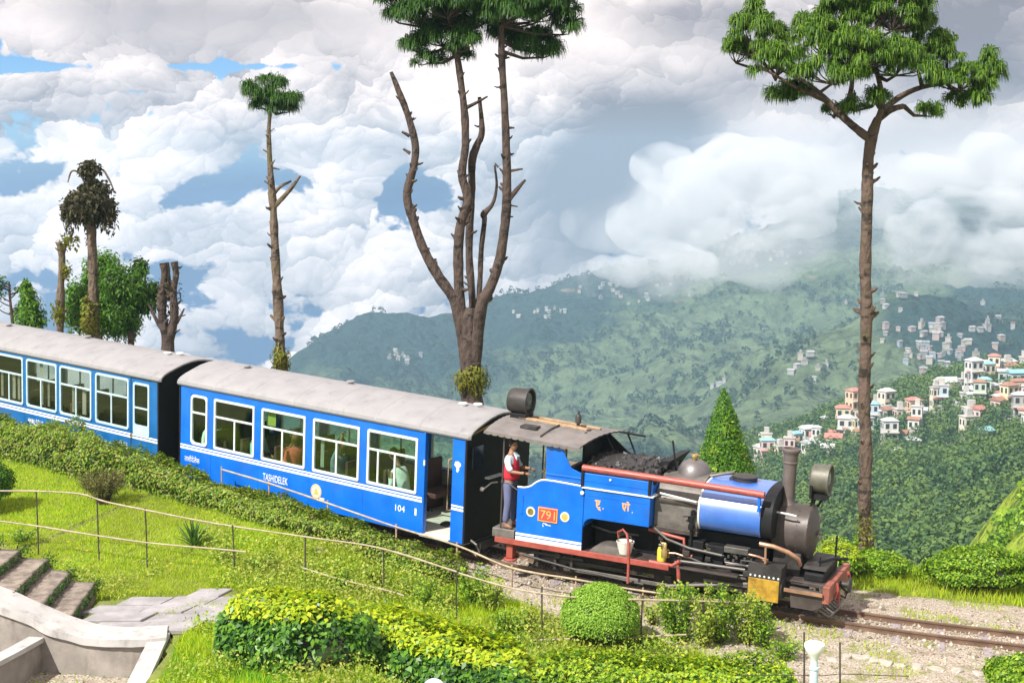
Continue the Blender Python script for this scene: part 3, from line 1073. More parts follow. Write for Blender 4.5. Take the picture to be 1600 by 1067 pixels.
def make_coach(V, L, label, paint, fmat, gmat, wins, hw0, hw1, rail, door, text):
    wins_low = hw0 - .02
    root = thing('railway_coach', label, 'railway coach', V.o, V.rot, 'coaches of the little train')
    hw = .97
    # side panels: near (-) with the openings the photo shows, far (+) the same
    for sgn in (-1, 1):
        b = MB()
        ya, yb = (-hw, -hw + .05) if sgn < 0 else (hw - .05, hw)
        ops = [(a, c, hw0, hw1) for a, c in wins]
        d0, d1, open_door = door
        if sgn < 0 or open_door:
            ops.append((d0, d1, .045, 1.875))
        else:
            ops.append((d0, d1, hw0, hw1))
        ops.sort()
        x = -L
        for a, c, z0, z1 in ops:
            b.box(x, a, ya, yb, ZC, 1.925 + ZC)
            if z0 > .06:
                b.box(a, c, ya, yb, ZC, z0 + ZC)
            b.box(a, c, ya, yb, z1 + ZC, 1.925 + ZC)
            x = c
        b.box(x, 0, ya, yb, ZC, 1.925 + ZC)
        b.build('side_panel', [paint], root)
        # the coloured waist lines
        s = MB()
        yy = (ya - .004, ya + .002) if sgn < 0 else (yb - .002, yb + .004)
        for za, zb in ((.585, .628), (.650, .680)):
            for xa, xb in (((-L + .002, d0 - .03), (d1 + .008, -.004)) if open_door else ((-L + .002, -.004),)):
                s.box(xa, xb, yy[0], yy[1], za + ZC, zb + ZC)
        s.build('waist_line', M['white'], root)
        t = MB()
        for xa, xb in (((-L + .002, d0), (d1, -.004)) if open_door else ((-L + .002, -.004),)):
            t.box(xa, xb, yy[0] - .004, yy[1], .0 + ZC, .03 + ZC)
        t.build('sill_rail', paint, root)
        if sgn < 0:                            # lighter eaves rail under the roof
            MB().box(-L + .002, -.004, -hw - .012, -hw + .002, 1.885 + ZC, 1.915 + ZC).build('eaves_rail', paint, root)
        # rows of small bolts and panel joints on the near side
        if sgn < 0:
            j = MB()
            for a, c in wins[1:]:
                xm = a - .085
                j.box(xm - .004, xm + .004, -hw - .004, -hw + .002, .05 + ZC, .575 + ZC)
            j.build('panel_joint', paint, root)
    # floor, ends, lining
    MB().box(-L + .01, -.01, -hw + .05, hw - .05, ZC - .03, ZC + .04).build('floor', M['floor'] if door[2] else M['dark_int'], root)
    for x0, x1 in ((-.012, .03), (-L - .03, -L + .012)):
        e = MB()
        e.prism([(-hw + .0, ZC)] + [(y * .97, z + ZC - .02) for y, z in ROOFP] + [(hw, ZC)], 'x', x0, x1)
        e.build('end_wall', M['black'], root)
    e = MB()
    e.prism([(-hw + .06, ZC + .05)] + [(y * .9, z + ZC - .06) for y, z in ROOFP] + [(hw - .06, ZC + .05)], 'x', d0 - .05, d0 - .03)
    if not door[2]:
        e.build('partition', M['dark_int'], root)
    # roof: arched sheet with overlapping seams
    b = MB()
    prof = arch()
    n = len(prof)
    xs = [-L - .10, -L - .06] + [-L + .02 + (L - .04) * k / 14 for k in range(15)] + [.06, .10]
    v = []
    for i, x in enumerate(xs):
        sq = .93 if i in (0, len(xs) - 1) else 1.0
        for y, z in prof:
            v.append((x, y * (sq ** .5), (ZC + 1.925) + (z - ZC - 1.925) * sq))
    f = []
    for i in range(len(xs) - 1):
        for k in range(n - 1):
            f.append((i * n + k, i * n + k + 1, (i + 1) * n + k + 1, (i + 1) * n + k))
    b.add(v, f)
    v2 = [(x * .999, y * .985, z - .03) for x, y, z in v]
    o2 = len(b.v)
    b.add(v2, [tuple(reversed(q)) for q in f])
    m_ = len(xs)
    for k in range(n - 1):
        b.f.append((k, k + 1, o2 + k + 1, o2 + k)); b.mi.append(0)
        q = (m_ - 1) * n
        b.f.append((q + k, q + k + 1, o2 + q + k + 1, o2 + q + k)); b.mi.append(0)
    for i in range(m_ - 1):
        for k in (0, n - 1):
            b.f.append((i * n + k, (i + 1) * n + k, o2 + (i + 1) * n + k, o2 + i * n + k)); b.mi.append(0)
    rf = b.build('roof', M['roof'], root, smooth=35)
    for k in range(1, 7):
        x = -L + L * k / 7.0 + random.uniform(-.1, .1)
        s = MB()
        v = [(x + dx, y * 1.001, z + dz) for dx, dz in ((-.022, .0005), (-.018, .004), (.018, .004), (.022, .0005)) for y, z in prof]
        s.add(v, [(a * n + q, a * n + q + 1, (a + 1) * n + q + 1, (a + 1) * n + q) for a in range(3) for q in range(n - 1)])
        s.build('seam', M['roof'], rf, smooth=40)
    for x, y in ((-L * .86, -.12), (-L * .5, .1), (-.75, -.1), (-.5, .02)):
        z = np.interp(y, [p[0] for p in ROOFP], [p[1] for p in ROOFP]) + ZC
        MB().lathe([(.055, -.02), (.055, .03), (.085, .035), (.08, .055), (.0, .065)], (x, y, z), n=12).build('ventilator', M['white'] if x > -1 else M['roof'], rf, smooth=40)
    # windows
    for k, (a, c) in enumerate(wins):
        narrow = (c - a) < .7
        mull = [] if narrow else [(a + c) / 2 + (.01 if k % 2 else -.03)]
        if k == len(wins) - 1 and door[2]:
            mull = [a + .26, a + .66]
        make_window(root, a, c, hw0, hw1, rail, mull, -hw, fmat, gmat, rad=.07 if narrow else (.02 if door[2] else .05))
        make_window(root, a, c, hw0, hw1, rail, [] if narrow else [(a + c) / 2], hw, fmat, gmat, side=1)
    d0, d1, open_door = door
    if open_door:
        h = MB()
        h.tube([(-.30, -hw - .005, 1.50 + ZC), (-.325, -hw - .06, 1.49 + ZC), (-.33, -hw - .065, 1.40 + ZC), (-.33, -hw - .065, .66 + ZC), (-.325, -hw - .06, .575 + ZC), (-.29, -hw - .005, .565 + ZC)], .014, 8)
        h.build('handrail', M['wood'], root, smooth=60)
        MB().box(d0 - .05, d0 - .003, -hw - .022, -hw + .08, .02 + ZC, 1.88 + ZC).build('door_post', M['blue'], root, bevel=.01)
        MB().box(d0 - .06, d1, -hw - .05, -hw + .12, -.02 + ZC, .025 + ZC).build('door_step', M['floor'], root, bevel=.006)
        MB().box(d0 - .03, d0 + .0, -hw - .03, -hw + .01, 1.28 + ZC, 1.38 + ZC).build('door_latch', M['frame'], root)
        c = MB()
        c.tube([(.035, -.55, .95 + ZC), (.09, -.5, .95 + ZC), (.10, -.3, 1.02 + ZC), (.10, -.12, 1.0 + ZC)], .014, 8)
        c.lathe([(.0, -.04), (.04, -.02), (.04, .02), (.0, .04)], (.09, -.57, .95 + ZC), 'x', 12)
        c.build('brake_handle', M['white'], root, smooth=50)
        MB().box(.03, .12, -.42, .05, 1.10 + ZC, 1.13 + ZC).build('end_shelf', M['frame'], root)
        y = MB()
        y.tube([(.06, -.88, 1.98 + ZC), (.065, -.4, 2.07 + ZC), (.065, 0, 2.10 + ZC)], .018, 6)
        y.build('lamp_bracket', M['brass'], root)
        MB().box(.03, .07, -.85, -.55, 1.35 + ZC, 1.75 + ZC).build('end_window', M['lens'], root)
        MB().tube([(.05, -.80, .05 + ZC), (.20, -.82, .0 + ZC), (.24, -.80, -.12 + ZC), (.18, -.78, -.22 + ZC), (.06, -.76, -.15 + ZC)], .022, 8).build('brake_hose', M['grey_iron'], root, smooth=60)
    else:
        dr = MB()
        dr.box(d0 + .012, d1 - .012, -hw + .008, -hw + .04, .05 + ZC, .66 + ZC)
        dr.box(d0 + .012, d0 + .10, -hw + .008, -hw + .04, .66 + ZC, 1.86 + ZC)
        dr.box(d1 - .10, d1 - .012, -hw + .008, -hw + .04, .66 + ZC, 1.86 + ZC)
        dr.box(d0 + .10, d1 - .10, -hw + .008, -hw + .04, 1.77 + ZC, 1.86 + ZC)
        door_o = dr.build('door', paint, root, bevel=.006)
        fr = MB()
        ring(fr, rounded_rect(d0 + .085, d1 - .085, .67 + ZC, 1.79 + ZC, .06), rounded_rect(d0 + .135, d1 - .135, .90 + ZC, 1.74 + ZC, .04), -hw - .008, -hw + .008)
        fr.box(d0 + .13, d1 - .13, -hw - .006, -hw + .006, 1.24 + ZC, 1.275 + ZC)
        fr.build('window_frame', fmat, door_o)
        MB().box(d0 + .12, d1 - .12, -hw + .010, -hw + .014, .89 + ZC, 1.75 + ZC).build('pane', gmat, door_o)
        MB().box(d0 + .02, d0 + .06, -hw - .03, -hw + .01, .60 + ZC, .68 + ZC).build('handle', M['brass'], door_o)
    # under the floor
    u = MB()
    u.box(-L + .1, -.1, -.62, -.54, ZC - .14, ZC - .03)
    u.box(-L + .1, -.1, .54, .62, ZC - .14, ZC - .03)
    u.box(-L + .1, -L + .2, -.7, .7, ZC - .14, ZC - .03)
    u.box(-.2, -.1, -.7, .7, ZC - .14, ZC - .03)
    u.build('underframe', M['black'], root)
    for bx in (-1.35, -L + 1.35):
        bg_ = MB()
        for y in (-.52, .52):
            bg_.box(bx - .75, bx + .75, y - .03, y + .03, .16, .30)
            for ax in (-.5, .5):
                bg_.box(bx + ax - .10, bx + ax + .10, y - .05, y + .05, .12, .30)
        bg_.box(bx - .12, bx + .12, -.5, .5, .14, .26)
        bo = bg_.build('bogie', M['soot'], root, bevel=.008)
        for ax in (-.5, .5):
            w = MB()
            w.lathe([(.0, -.40), (.16, -.40), (.18, -.38), (.22, -.36), (.225, -.31), (.25, -.305), (.25, -.275), (.03, -.27), (.03, .27), (.25, .275), (.25, .305), (.225, .31), (.22, .36), (.18, .38), (.16, .40), (.0, .40)], (bx + ax, 0, .235), 'y', 22)
            w.build('wheelset', M['soot'], bo, smooth=35)
    bf = MB()
    for x, s in ((.03, 1), (-L - .03, -1)):
        bf.box(min(x, x + s * .1), max(x, x + s * .1), -.6, .6, ZC - .16, ZC - .04)
        bf.tube([(x + s * .06, 0, ZC - .10), (x + s * .26, 0, ZC - .10)], .05, 10)
        bf.lathe([(.11, -.02), (.12, 0), (.11, .02)], (x + s * .27, 0, ZC - .10), 'x', 16)
    bf.build('buffer', M['soot'], root)
    # seats
    x = -L + .75
    while x < d0 - .55:
        for y0, y1 in ((-.86, -.10), (.12, .86)):
            s = MB()
            s.box(x, x + .42, y0, y1, ZC + .34, ZC + .44)
            s.box(x - .07, x, y0, y1, ZC + .34, ZC + 1.0)
            s.box(x + .05, x + .10, y0 + .05, y1 - .05, ZC + .04, ZC + .34)
            s.build('seat', M['seat'], root, bevel=.02)
        x += .93
    MB().box(-L + .05, door[0] - .06, .905, .918, ZC + .05, wins_low + ZC).build('lining', M['lining'], root)
    MB().box(-L + .05, -.05, -.8, .8, 2.02 + ZC, 2.03 + ZC).build('ceiling_panel', M['lining'], root)
    return root


coach_a = make_coach(V1, 7.30, 'bright blue coach with open doorway right behind the steam engine', M['blue'], M['frame'], M['glass'],
                     [(-6.985, -6.50), (-6.315, -5.178), (-4.985, -3.818), (-3.625, -2.455), (-2.268, -1.075)], .712, 1.745, 1.378, (-.89, -.29, True), None)
HW = -.97
text_part('TASHIDELEK', -4.925, -4.26, .318 + ZC, .458 + ZC, HW - .0005, M['white'], coach_a)
text_part('104', -1.558, -1.334, .328 + ZC, .445 + ZC, HW - .0005, M['white'], coach_a)
text_part('1', -1.105, -1.062, .325 + ZC, .452 + ZC, HW - .0005, M['white'], coach_a)
HIN = 'ताशीदेलेक'
_h = text_part(HIN, -7.16, -6.72, .33 + ZC, .47 + ZC, HW - .0005, M['white'], coach_a)
eb = MB()
disc(eb, -3.515, .335 + ZC, .135, .14, HW - .004, HW + .001)
em = eb.build('emblem', M['emblem'], coach_a)
e2 = MB()
ring(e2, [(-3.515 + .128 * math.cos(a), .335 + ZC + .133 * math.sin(a)) for a in np.linspace(0, 2 * PI, 28)[:-1]], [(-3.515 + .112 * math.cos(a), .335 + ZC + .117 * math.sin(a)) for a in np.linspace(0, 2 * PI, 28)[:-1]], HW - .0065, HW - .003)
e2.prism([(-3.58, .27 + ZC), (-3.45, .27 + ZC), (-3.47, .33 + ZC), (-3.515, .42 + ZC), (-3.55, .33 + ZC)], 'y', HW - .006, HW - .003)
e2.build('emblem_mark', M['orange'], em)
MB().box(-3.42, -3.30, HW - .005, HW, .195 + ZC, .235 + ZC).build('emblem_ribbon', M['emblem'], em)
lg = MB()
lg.prism([(-.245, 1.40 + ZC), (-.225, 1.465 + ZC), (-.16, 1.475 + ZC), (-.105, 1.44 + ZC), (-.10, 1.40 + ZC), (-.14, 1.37 + ZC), (-.135, 1.33 + ZC), (-.165, 1.275 + ZC), (-.20, 1.29 + ZC), (-.19, 1.345 + ZC), (-.215, 1.375 + ZC)], 'y', HW - .004, HW)
lg.build('pillar_emblem', M['white'], coach_a)

coach_b = make_coach(V2, 7.5, 'duller teal blue rear coach with closed door, half hidden by the hedge', M['teal'], M['teal_frame'], M['glass_old'],
                     [(-7.0, -5.88), (-5.76, -4.64), (-4.52, -3.40), (-3.30, -2.18), (-2.05, -.93)], .74, 1.83, 1.42, (-.88, -.19, False), None)
def worn_letters(x0, x1, z0, z1, k):
    r = random.Random(k)
    out, x = [], x0
    while x < x1 - .03:
        w = .05
        out.append([(x, z0), (x, z1)])
        t = r.choice((0, 1, 2, 3))
        if t == 0:
            out += [[(x, z1), (x + w * .7, z1)], [(x, (z0 + z1) / 2), (x + w * .6, (z0 + z1) / 2)]]
        elif t == 1:
            out += [[(x + w * .7, z0), (x + w * .7, z1)], [(x, (z0 + z1) / 2), (x + w * .7, (z0 + z1) / 2)]]
        elif t == 2:
            out += [[(x, z1), (x + w * .7, z0)], [(x + w * .7, z0), (x + w * .7, z1)]]
        else:
            out += [[(x, z0), (x + w * .7, z0)]]
        x += w + .022
    return out


strokes_part(worn_letters(-4.46, -3.87, .375 + ZC, .475 + ZC, 3), .016, HW - .0005, M['white'], coach_b)
strokes_part(worn_letters(-1.32, -.98, .375 + ZC, .455 + ZC, 8), .014, HW - .0005, M['white'], coach_b)
eb = MB()
disc(eb, -3.50, .38 + ZC, .12, .12, HW - .004, HW + .001)
eb.build('emblem', M['emblem'], coach_b)


def curtain(root, x0, x1, h0, h1, m_):
    """gathered strip of cloth hanging just inside the glass"""
    b = MB()
    n = 10
    v = [(x0 + (x1 - x0) * k / n, -.885 + .012 * math.sin(k * 2.1), z) for z in (h0 + ZC, h1 + ZC) for k in range(n + 1)]
    b.add(v, [(k, k + 1, n + 2 + k, n + 1 + k) for k in range(n)])
    return b.build('curtain', m_, root, smooth=60)


curtain(coach_a, -4.93, -4.70, 1.40, 1.70, M['curtain_yellow'])
curtain(coach_a, -3.50, -3.42, .80, 1.34, M['curtain'])
for x0, x1 in ((-6.55, -6.42), (-6.20, -6.10), (-5.20, -5.08), (-4.98, -4.90), (-4.15, -4.04), (-3.86, -3.80), (-2.98, -2.90), (-2.62, -2.50), (-5.62, -5.55)):
    curtain(coach_b, x0, x1, .82, 1.76 if int(x0 * 100) % 2 else 1.38, M['curtain'])
# ------------------------------------------------------------------ the steam engine
ZL = .60
lo = thing('steam_locomotive', 'small blue saddle tank steam engine with black smokebox and tall chimney', 'steam locomotive', VL.o, VL.rot)


def L(b, name, m, parent=None, **k):
    return b.build(name, m, lo if parent is None else parent, **k)


# frames, running plate, valance
b = MB()
b.box(-.10, 5.25, -.42, -.36, -.32 + ZL, .0 + ZL)
b.box(-.10, 5.25, .36, .42, -.32 + ZL, .0 + ZL)
b.box(.2, 5.1, -.36, .36, -.12 + ZL, -.04 + ZL)
L(b, 'frame', M['soot'])
b = MB()
b.box(-.10, 4.2, -.90, .90, -.005 + ZL, .025 + ZL)
b.box(4.2, 5.2, -.62, .62, -.005 + ZL, .025 + ZL)
L(b, 'running_plate', M['brown_iron'], bevel=.004)
b = MB()
b.box(-.10, 3.05, -.925, -.895, -.06 + ZL, .035 + ZL)
b.box(-.10, 3.05, .895, .925, -.06 + ZL, .035 + ZL)
L(b, 'valance', M['red'], bevel=.006)
b = MB()
b.box(-.16, .26, -.91, .91, .03 + ZL, .185 + ZL)
L(b, 'driver_platform', M['grey_iron'], bevel=.012)
b = MB()
b.box(.10, .22, -.86, -.70, -.33 + ZL, -.06 + ZL)
b.lathe([(.11, -.30), (.12, -.28), (.12, -.26), (.0, -.25)], (.16, -.80, ZL - .08), 'z', 14)
L(b, 'platform_post', M['red'], bevel=.01)
# curled splasher guard on the running plate
b = MB()
b.prism([(1.62, .025 + ZL)] + [(1.98 - .34 * math.cos(t), .025 + ZL + .15 * math.sin(t)) for t in np.linspace(.25, PI - .25, 9)] + [(2.36, .025 + ZL)], 'y', -.88, -.45)
L(b, 'splasher', M['grey_iron'], smooth=40)

# wheels, rods
for x in (1.15, 2.95):
    for sgn in (-1, 1):
        w = MB()
        y0 = sgn * .30
        w.lathe([(.30, -.05), (.335, -.045), (.34, .03), (.30, .045), (.27, .03), (.27, -.03)], (x, sgn * .33, .33), 'y', 30)
        w.lathe([(.0, -.06), (.075, -.055), (.075, .055), (.0, .06)], (x, sgn * .33, .33), 'y', 14)
        for k in range(10):
            a = 2 * PI * k / 10
            w.tube([(x + .06 * math.cos(a), sgn * .33, .33 + .06 * math.sin(a)), (x + .28 * math.cos(a), sgn * .33, .33 + .28 * math.sin(a))], .018, 6)
        L(w, 'driving_wheel', M['soot'], smooth=40)
        c = MB()
        c.box(x - .06, x + .06, sgn * .56 - .04, sgn * .56 + .04, .13, .36)
        c.lathe([(.0, -.05), (.05, -.045), (.05, .045), (.0, .05)], (x, sgn * .62, .20), 'y', 12)
        L(c, 'crank', M['brown_iron'], bevel=.01)
for sgn in (-1, 1):
    b = MB()
    b.box(1.10, 3.0, sgn * .64 - .02, sgn * .64 + .02, .165, .235)
    L(b, 'coupling_rod', M['grey_iron'], bevel=.008)
    b = MB()
    b.tube([(2.95, sgn * .70, .21), (4.45, sgn * .70, .50)], .028, 8)
    b.box(3.6, 4.4, sgn * .72 - .03, sgn * .72 + .03, .55, .585)
    b.box(3.6, 4.4, sgn * .72 - .03, sgn * .72 + .03, .42, .455)
    b.tube([(3.1, sgn * .76, .66), (4.0, sgn * .76, .62), (4.4, sgn * .76, .62)], .016, 6)
    L(b, 'connecting_rod', M['grey_iron'])
b = MB()
b.box(.55, 2.2, -.70, -.64, .30, .37)
b.box(.45, 1.5, -.78, -.74, .40, .45)
b.tube([(.4, -.8, .36), (1.3, -.8, .26), (2.6, -.8, .20)], .022, 6)
for x in (.62, .95, 1.25):
    b.box(x, x + .05, -.76, -.60, .18, .50)
b.lathe([(.0, 0), (.05, .0), (.05, .06), (.0, .06)], (1.05, -.82, .45), 'y', 10)
L(b, 'brake_gear', M['soot'], bevel=.006)
b = MB()
for k in range(7):
    b.tube([(1.6, -.66, .34 + .018 * k), (2.05, -.68, .42 + .018 * k - (.012 * k)), (2.5, -.66, .34 + .018 * k)], .008, 5)
L(b, 'leaf_spring', M['soot'])

# lower cab sheets with the curved top edge
prof = [(.28, .03), (1.50, .03), (1.50, 1.0), (1.45, 1.118), (.95, 1.135), (.78, 1.132), (.70, 1.115), (.62, 1.07), (.54, 1.0), (.47, .965), (.40, .948), (.28, .945)]
for ya, yb in ((-.905, -.865), (.865, .905)):
    b = MB()
    b.prism([(x, z + ZL) for x, z in prof], 'y', ya, yb)
    cs = L(b, 'cab_side_sheet', M['blue'], bevel=.008)
    e = MB()
    top = [(.28, .957), (.40, .960), (.47, .977), (.54, 1.012), (.62, 1.082), (.70, 1.127), (.78, 1.144), (.95, 1.147), (1.46, 1.130)]
    e.tube([(x, ya + .01 if ya < 0 else yb - .01, z + ZL) for x, z in top], .015, 8)
    L(e, 'beading', M['white'], cs, smooth=60)
    s = MB()
    for za, zb in ((.035, .105), (.125, .165)):
        s.box(.283, 1.497, ya - .004, ya + .01, za + ZL, zb + ZL) if ya < 0 else s.box(.283, 1.497, yb - .01, yb + .004, za + ZL, zb + ZL)
    L(s, 'waist_line', M['white'], cs)
b = MB()
b.box(1.46, 1.50, -.865, .865, .03 + ZL, 1.0 + ZL)
L(b, 'cab_front_sheet', M['black'])
b = MB()
b.box(.36, .40, -.903 - .012, -.90, .50 + ZL, .82 + ZL)
L(b, 'grab_bar', M['blue'])
# nameplate, roundels
b = MB()
b.box(.685, 1.05, -.918, -.903, .425 + ZL, .675 + ZL)
pl = L(b, 'nameplate', M['plate_red'], bevel=.006)
text_part('791', .735, 1.0, .475 + ZL, .625 + ZL, -.917, M['orange'], pl)
b = MB()
ring(b, [(.69, .43 + ZL), (1.045, .43 + ZL), (1.045, .67 + ZL), (.69, .67 + ZL)], [(.705, .445 + ZL), (1.03, .445 + ZL), (1.03, .655 + ZL), (.705, .655 + ZL)], -.922, -.916)
L(b, 'plate_border', M['orange'], pl)
for cx in (.548, 1.178):
    b = MB()
    disc(b, cx, .562 + ZL, .082, .085, -.915, -.903)
    r_ = L(b, 'roundel', M['emblem'])
    b = MB()
    disc(b, cx, .562 + ZL, .056, .058, -.9175, -.913)
    d_ = L(b, 'roundel_face', M['orange'] if cx > 1 else M['brass'], r_)
strokes_part([[(.78, .40 + ZL), (.86, .385 + ZL)], [(.83, .375 + ZL), (.93, .37 + ZL)], [(.78, .375 + ZL), (.79, .335 + ZL)]], .012, -.9055, M['white'], lo, 'chalk_mark')

# upper cab panel, corner posts, roof
b = MB()
up = [(.785, 1.15), (1.43, 1.15), (1.43, 1.335), (1.24, 1.40), (1.12, 1.60), (1.05, 1.80), (.77, 1.80)]
for ya, yb in ((-.88, -.85), (.85, .88)):
    c = MB()
    c.prism([(x, z + ZL) for x, z in up], 'y', ya, yb)
    c.box(.785, 1.43, ya - .012, yb + .012, 1.235 + ZL, 1.262 + ZL)
    c.box(.785, 1.43, ya - .010, yb + .010, 1.165 + ZL, 1.185 + ZL)
    L(c, 'cab_side_panel', M['blue'], bevel=.005)
b = MB()
b.tube([(-.02, -.87, .18 + ZL), (-.02, -.87, 1.84 + ZL)], .016, 8)
b.tube([(-.02, .87, .18 + ZL), (-.02, .87, 1.84 + ZL)], .016, 8)
b.tube([(-.02, -.87, .98 + ZL), (.10, -.90, .99 + ZL), (.28, -.90, .90 + ZL)], .010, 6)
b.lathe([(.0, -.03), (.03, -.02), (.03, .02), (.0, .03)], (-.02, -.87, 1.0 + ZL), 'z', 8)
L(b, 'cab_post', M['brown_iron'])
b = MB()
for x, y in ((.60, -.45), (.70, .2), (.55, .55)):
    b.tube([(x, y, .95 + ZL), (x, y, 1.5 + ZL)], .022, 8)
b.tube([(.60, -.62, 1.20 + ZL), (.72, -.40, 1.32 + ZL), (.72, -.2, 1.32 + ZL)], .014, 8)
b.box(.62, .9, -.5, .5, .9 + ZL, 1.2 + ZL)
L(b, 'regulator', M['brass'], smooth=50)
b = MB()
b.box(.95, 1.44, -.80, .80, .2 + ZL, 1.28 + ZL)
b.prism([(y, z + ZL) for y, z in ((-.84, 1.28), (.84, 1.28), (.84, 1.74), (.0, 1.92), (-.30, 1.90), (-.30, 1.40), (-.84, 1.40))], 'x', 1.20, 1.24)
L(b, 'cab_weatherboard', M['black'])


def roof_z(y):
    return 1.995 - .155 * (abs(y) / .98) ** 2.1


ys = np.linspace(-.945, .945, 25)
xs = np.linspace(-.34, 1.36, 12)
b = MB()
vv = []
for i, x in enumerate(xs):
    for y in ys:
        xo = x + (.40 * (y + 1) * .5 if i == len(xs) - 1 else 0) - (.05 if i == 0 else 0)
        vv.append((xo, y, roof_z(y) + ZL + .006 * math.sin(y * 41 + 1) - .055 * (x + .3) - (.02 if i == 0 else 0)))
n = len(ys)
b.add(vv, [(i * n + k, i * n + k + 1, (i + 1) * n + k + 1, (i + 1) * n + k) for i in range(len(xs) - 1) for k in range(n - 1)])
b.add([(x, y, z - .022) for x, y, z in vv], [(i * n + k, (i + 1) * n + k, (i + 1) * n + k + 1, i * n + k + 1) for i in range(len(xs) - 1) for k in range(n - 1)])
M['cab_roof'] = solid('weathered_cab_roof', (.165, .15, .145), .75, var=.22, scale=3, dirt=(.20, .13, .09), dirt_amt=.8, bmp=.3, bscale=20)
cr = L(b, 'cab_roof', M['cab_roof'], smooth=60)
# scalloped edge
b = MB()
x = -.36
while x < 1.34:
    zz = roof_z(-.945) + ZL - .055 * (x + .3)
    b.prism([(x, zz + .01), (x + .125, zz + .003), (x + .125, zz - .03)] + [(x + .0625 + .0625 * math.cos(t), zz - .03 - .026 * math.sin(t)) for t in np.linspace(.2, PI - .2, 5)] + [(x, zz - .03)], 'y', -.950, -.940)
    x += .127
L(b, 'scalloped_edge', M['cab_roof'], cr)
for y0, y1, xa, xb in ((-.16, -.05, -.1, 1.2), (.10, .18, -.2, 1.35)):
    b = MB()
    b.box(xa, xb, y0, y1, 0, .035)
    k = L(b, 'roof_batten', M['wood'], cr, bevel=.006)
    for q in k.data.vertices:
        q.co.z += roof_z(q.co.y) + ZL - .055 * (q.co.x + .3) + .004
b = MB()
b.tube([(.62, -.80, roof_z(-.8) + ZL - .04), (.66, -.4, roof_z(-.4) + ZL - .035), (.70, -.05, roof_z(0) + ZL - .03)], .018, 6)
b.box(.15, .45, -.62, -.42, roof_z(-.5) + ZL - .04, roof_z(-.5) + ZL + .004)
L(b, 'roof_hatch', M['soot'], cr)
b = MB()
b.tube([(1.66, .3, roof_z(.3) + ZL - .10), (2.05, .5, roof_z(.5) + ZL - .14)], .018, 6)
b.tube([(1.50, .0, 1.86 + ZL), (1.62, .05, 1.62 + ZL)], .016, 6)
b.tube([(1.62, .75, 1.80 + ZL), (1.80, .72, 1.45 + ZL)], .016, 6)
L(b, 'roof_stay', M['black'])
b = MB()
b.lathe([(.03, 0), (.03, .10), (.05, .11), (.055, .20), (.04, .25), (.015, .27), (.02, .31), (.0, .33)], (.985, -.02, 1.96 + ZL - .06), 'z', 14)
L(b, 'whistle', M['soot'], smooth=50)

# big lamp on the cab roof
b = MB()
b.lathe([(.0, -.24), (.10, -.235), (.20, -.20), (.225, -.14), (.23, .14), (.245, .145), (.245, .18), (.215, .18), (.205, .12)], (-.12, 0, 2.27 + ZL), 'x', 36)
lamp = L(b, 'cab_lamp', M['grey_iron'] if False else M['soot'], smooth=40)
b = MB()
b.lathe([(.206, .0), (.20, .01), (.12, .05), (.0, .065)], (-.005, 0, 2.27 + ZL), 'x', 30)
L(b, 'lamp_glass', M['lens'], lamp, smooth=60)
b = MB()
b.box(-.26, .06, -.16, .16, 1.97 + ZL, 2.07 + ZL)
b.box(-.30, .10, -.05, .05, 1.96 + ZL, 2.0 + ZL)
L(b, 'lamp_base', M['black'], lamp, bevel=.01)

# bunker / side tank ahead of the cab
tp = [(1.503, .61), (1.62, .60), (2.665, .60), (2.665, 1.095), (2.72, 1.10), (2.72, 1.118), (1.47, 1.118), (1.503, 1.06), (1.503, .47)]
b = MB()
b.prism([(1.503, .42 + ZL), (1.53, .52 + ZL), (1.58, .575 + ZL), (1.66, .60 + ZL), (2.665, .60 + ZL), (2.665, 1.10 + ZL), (1.503, 1.10 + ZL)], 'y', -.90, .90)
tk = L(b, 'side_tank', M['blue'], bevel=.012)
b = MB()
b.box(1.46, 2.72, -.925, .925, 1.102 + ZL, 1.122 + ZL)
L(b, 'tank_ledge', M['white'], tk, bevel=.004)
b = MB()
b.box(1.46, 2.66, -.885, .885, 1.123 + ZL, 1.36 + ZL)
bk = L(b, 'coal_bunker', M['blue'], bevel=.01)
b = MB()
for x in (1.455, 2.64):
    b.box(x - .02, x + .022, -.915, -.88, 1.123 + ZL, 1.40 + ZL)
L(b, 'bunker_strap', M['black'], bk)
b = MB()
b.box(1.48, 2.64, -.892, -.884, 1.225 + ZL, 1.24 + ZL)
b.box(1.55, 2.6, -.906, -.899, .985 + ZL, .995 + ZL)
L(b, 'panel_bead', M['blue'], bk)
b = MB()
for x in (1.47, 1.475):
    b.lathe([(.0, -.02), (.03, -.015), (.035, .0), (.03, .02), (.0, .025)], (x, -.92, 1.02 + ZL), 'y', 10)
b.lathe([(.0, -.01), (.02, -.008), (.02, .01), (.0, .012)], (1.95, -.895, 1.30 + ZL), 'y', 10)
L(b, 'pipe_joint', M['frame'], tk)
# painted initials on the tank
z0 = .80 + ZL
strokes_part([[(1.70, z0 + .12), (1.80, z0 + .12)], [(1.735, z0 + .12), (1.735, z0 + .03), (1.765, z0), (1.80, z0 + .012)], [(1.78, z0 + .12), (1.775, z0 + .06), (1.735, z0 + .055)], [(1.76, z0 - .01), (1.81, z0 - .035)], [(1.845, z0 + .0), (1.86, z0 + .0)]], .022, -.9005, M['orange'], lo)
strokes_part([[(2.18, z0 + .135), (2.32, z0 + .135)], [(2.29, z0 + .135), (2.29, z0 + .02)], [(2.20, z0 + .135), (2.20, z0 + .07), (2.245, z0 + .06), (2.245, z0 + .135)], [(2.20, z0 + .065), (2.24, z0 + .02)], [(2.30, z0 + .16), (2.26, z0 + .175)], [(2.36, z0 + .01), (2.375, z0 + .01)]], .022, -.9005, M['orange'], lo)
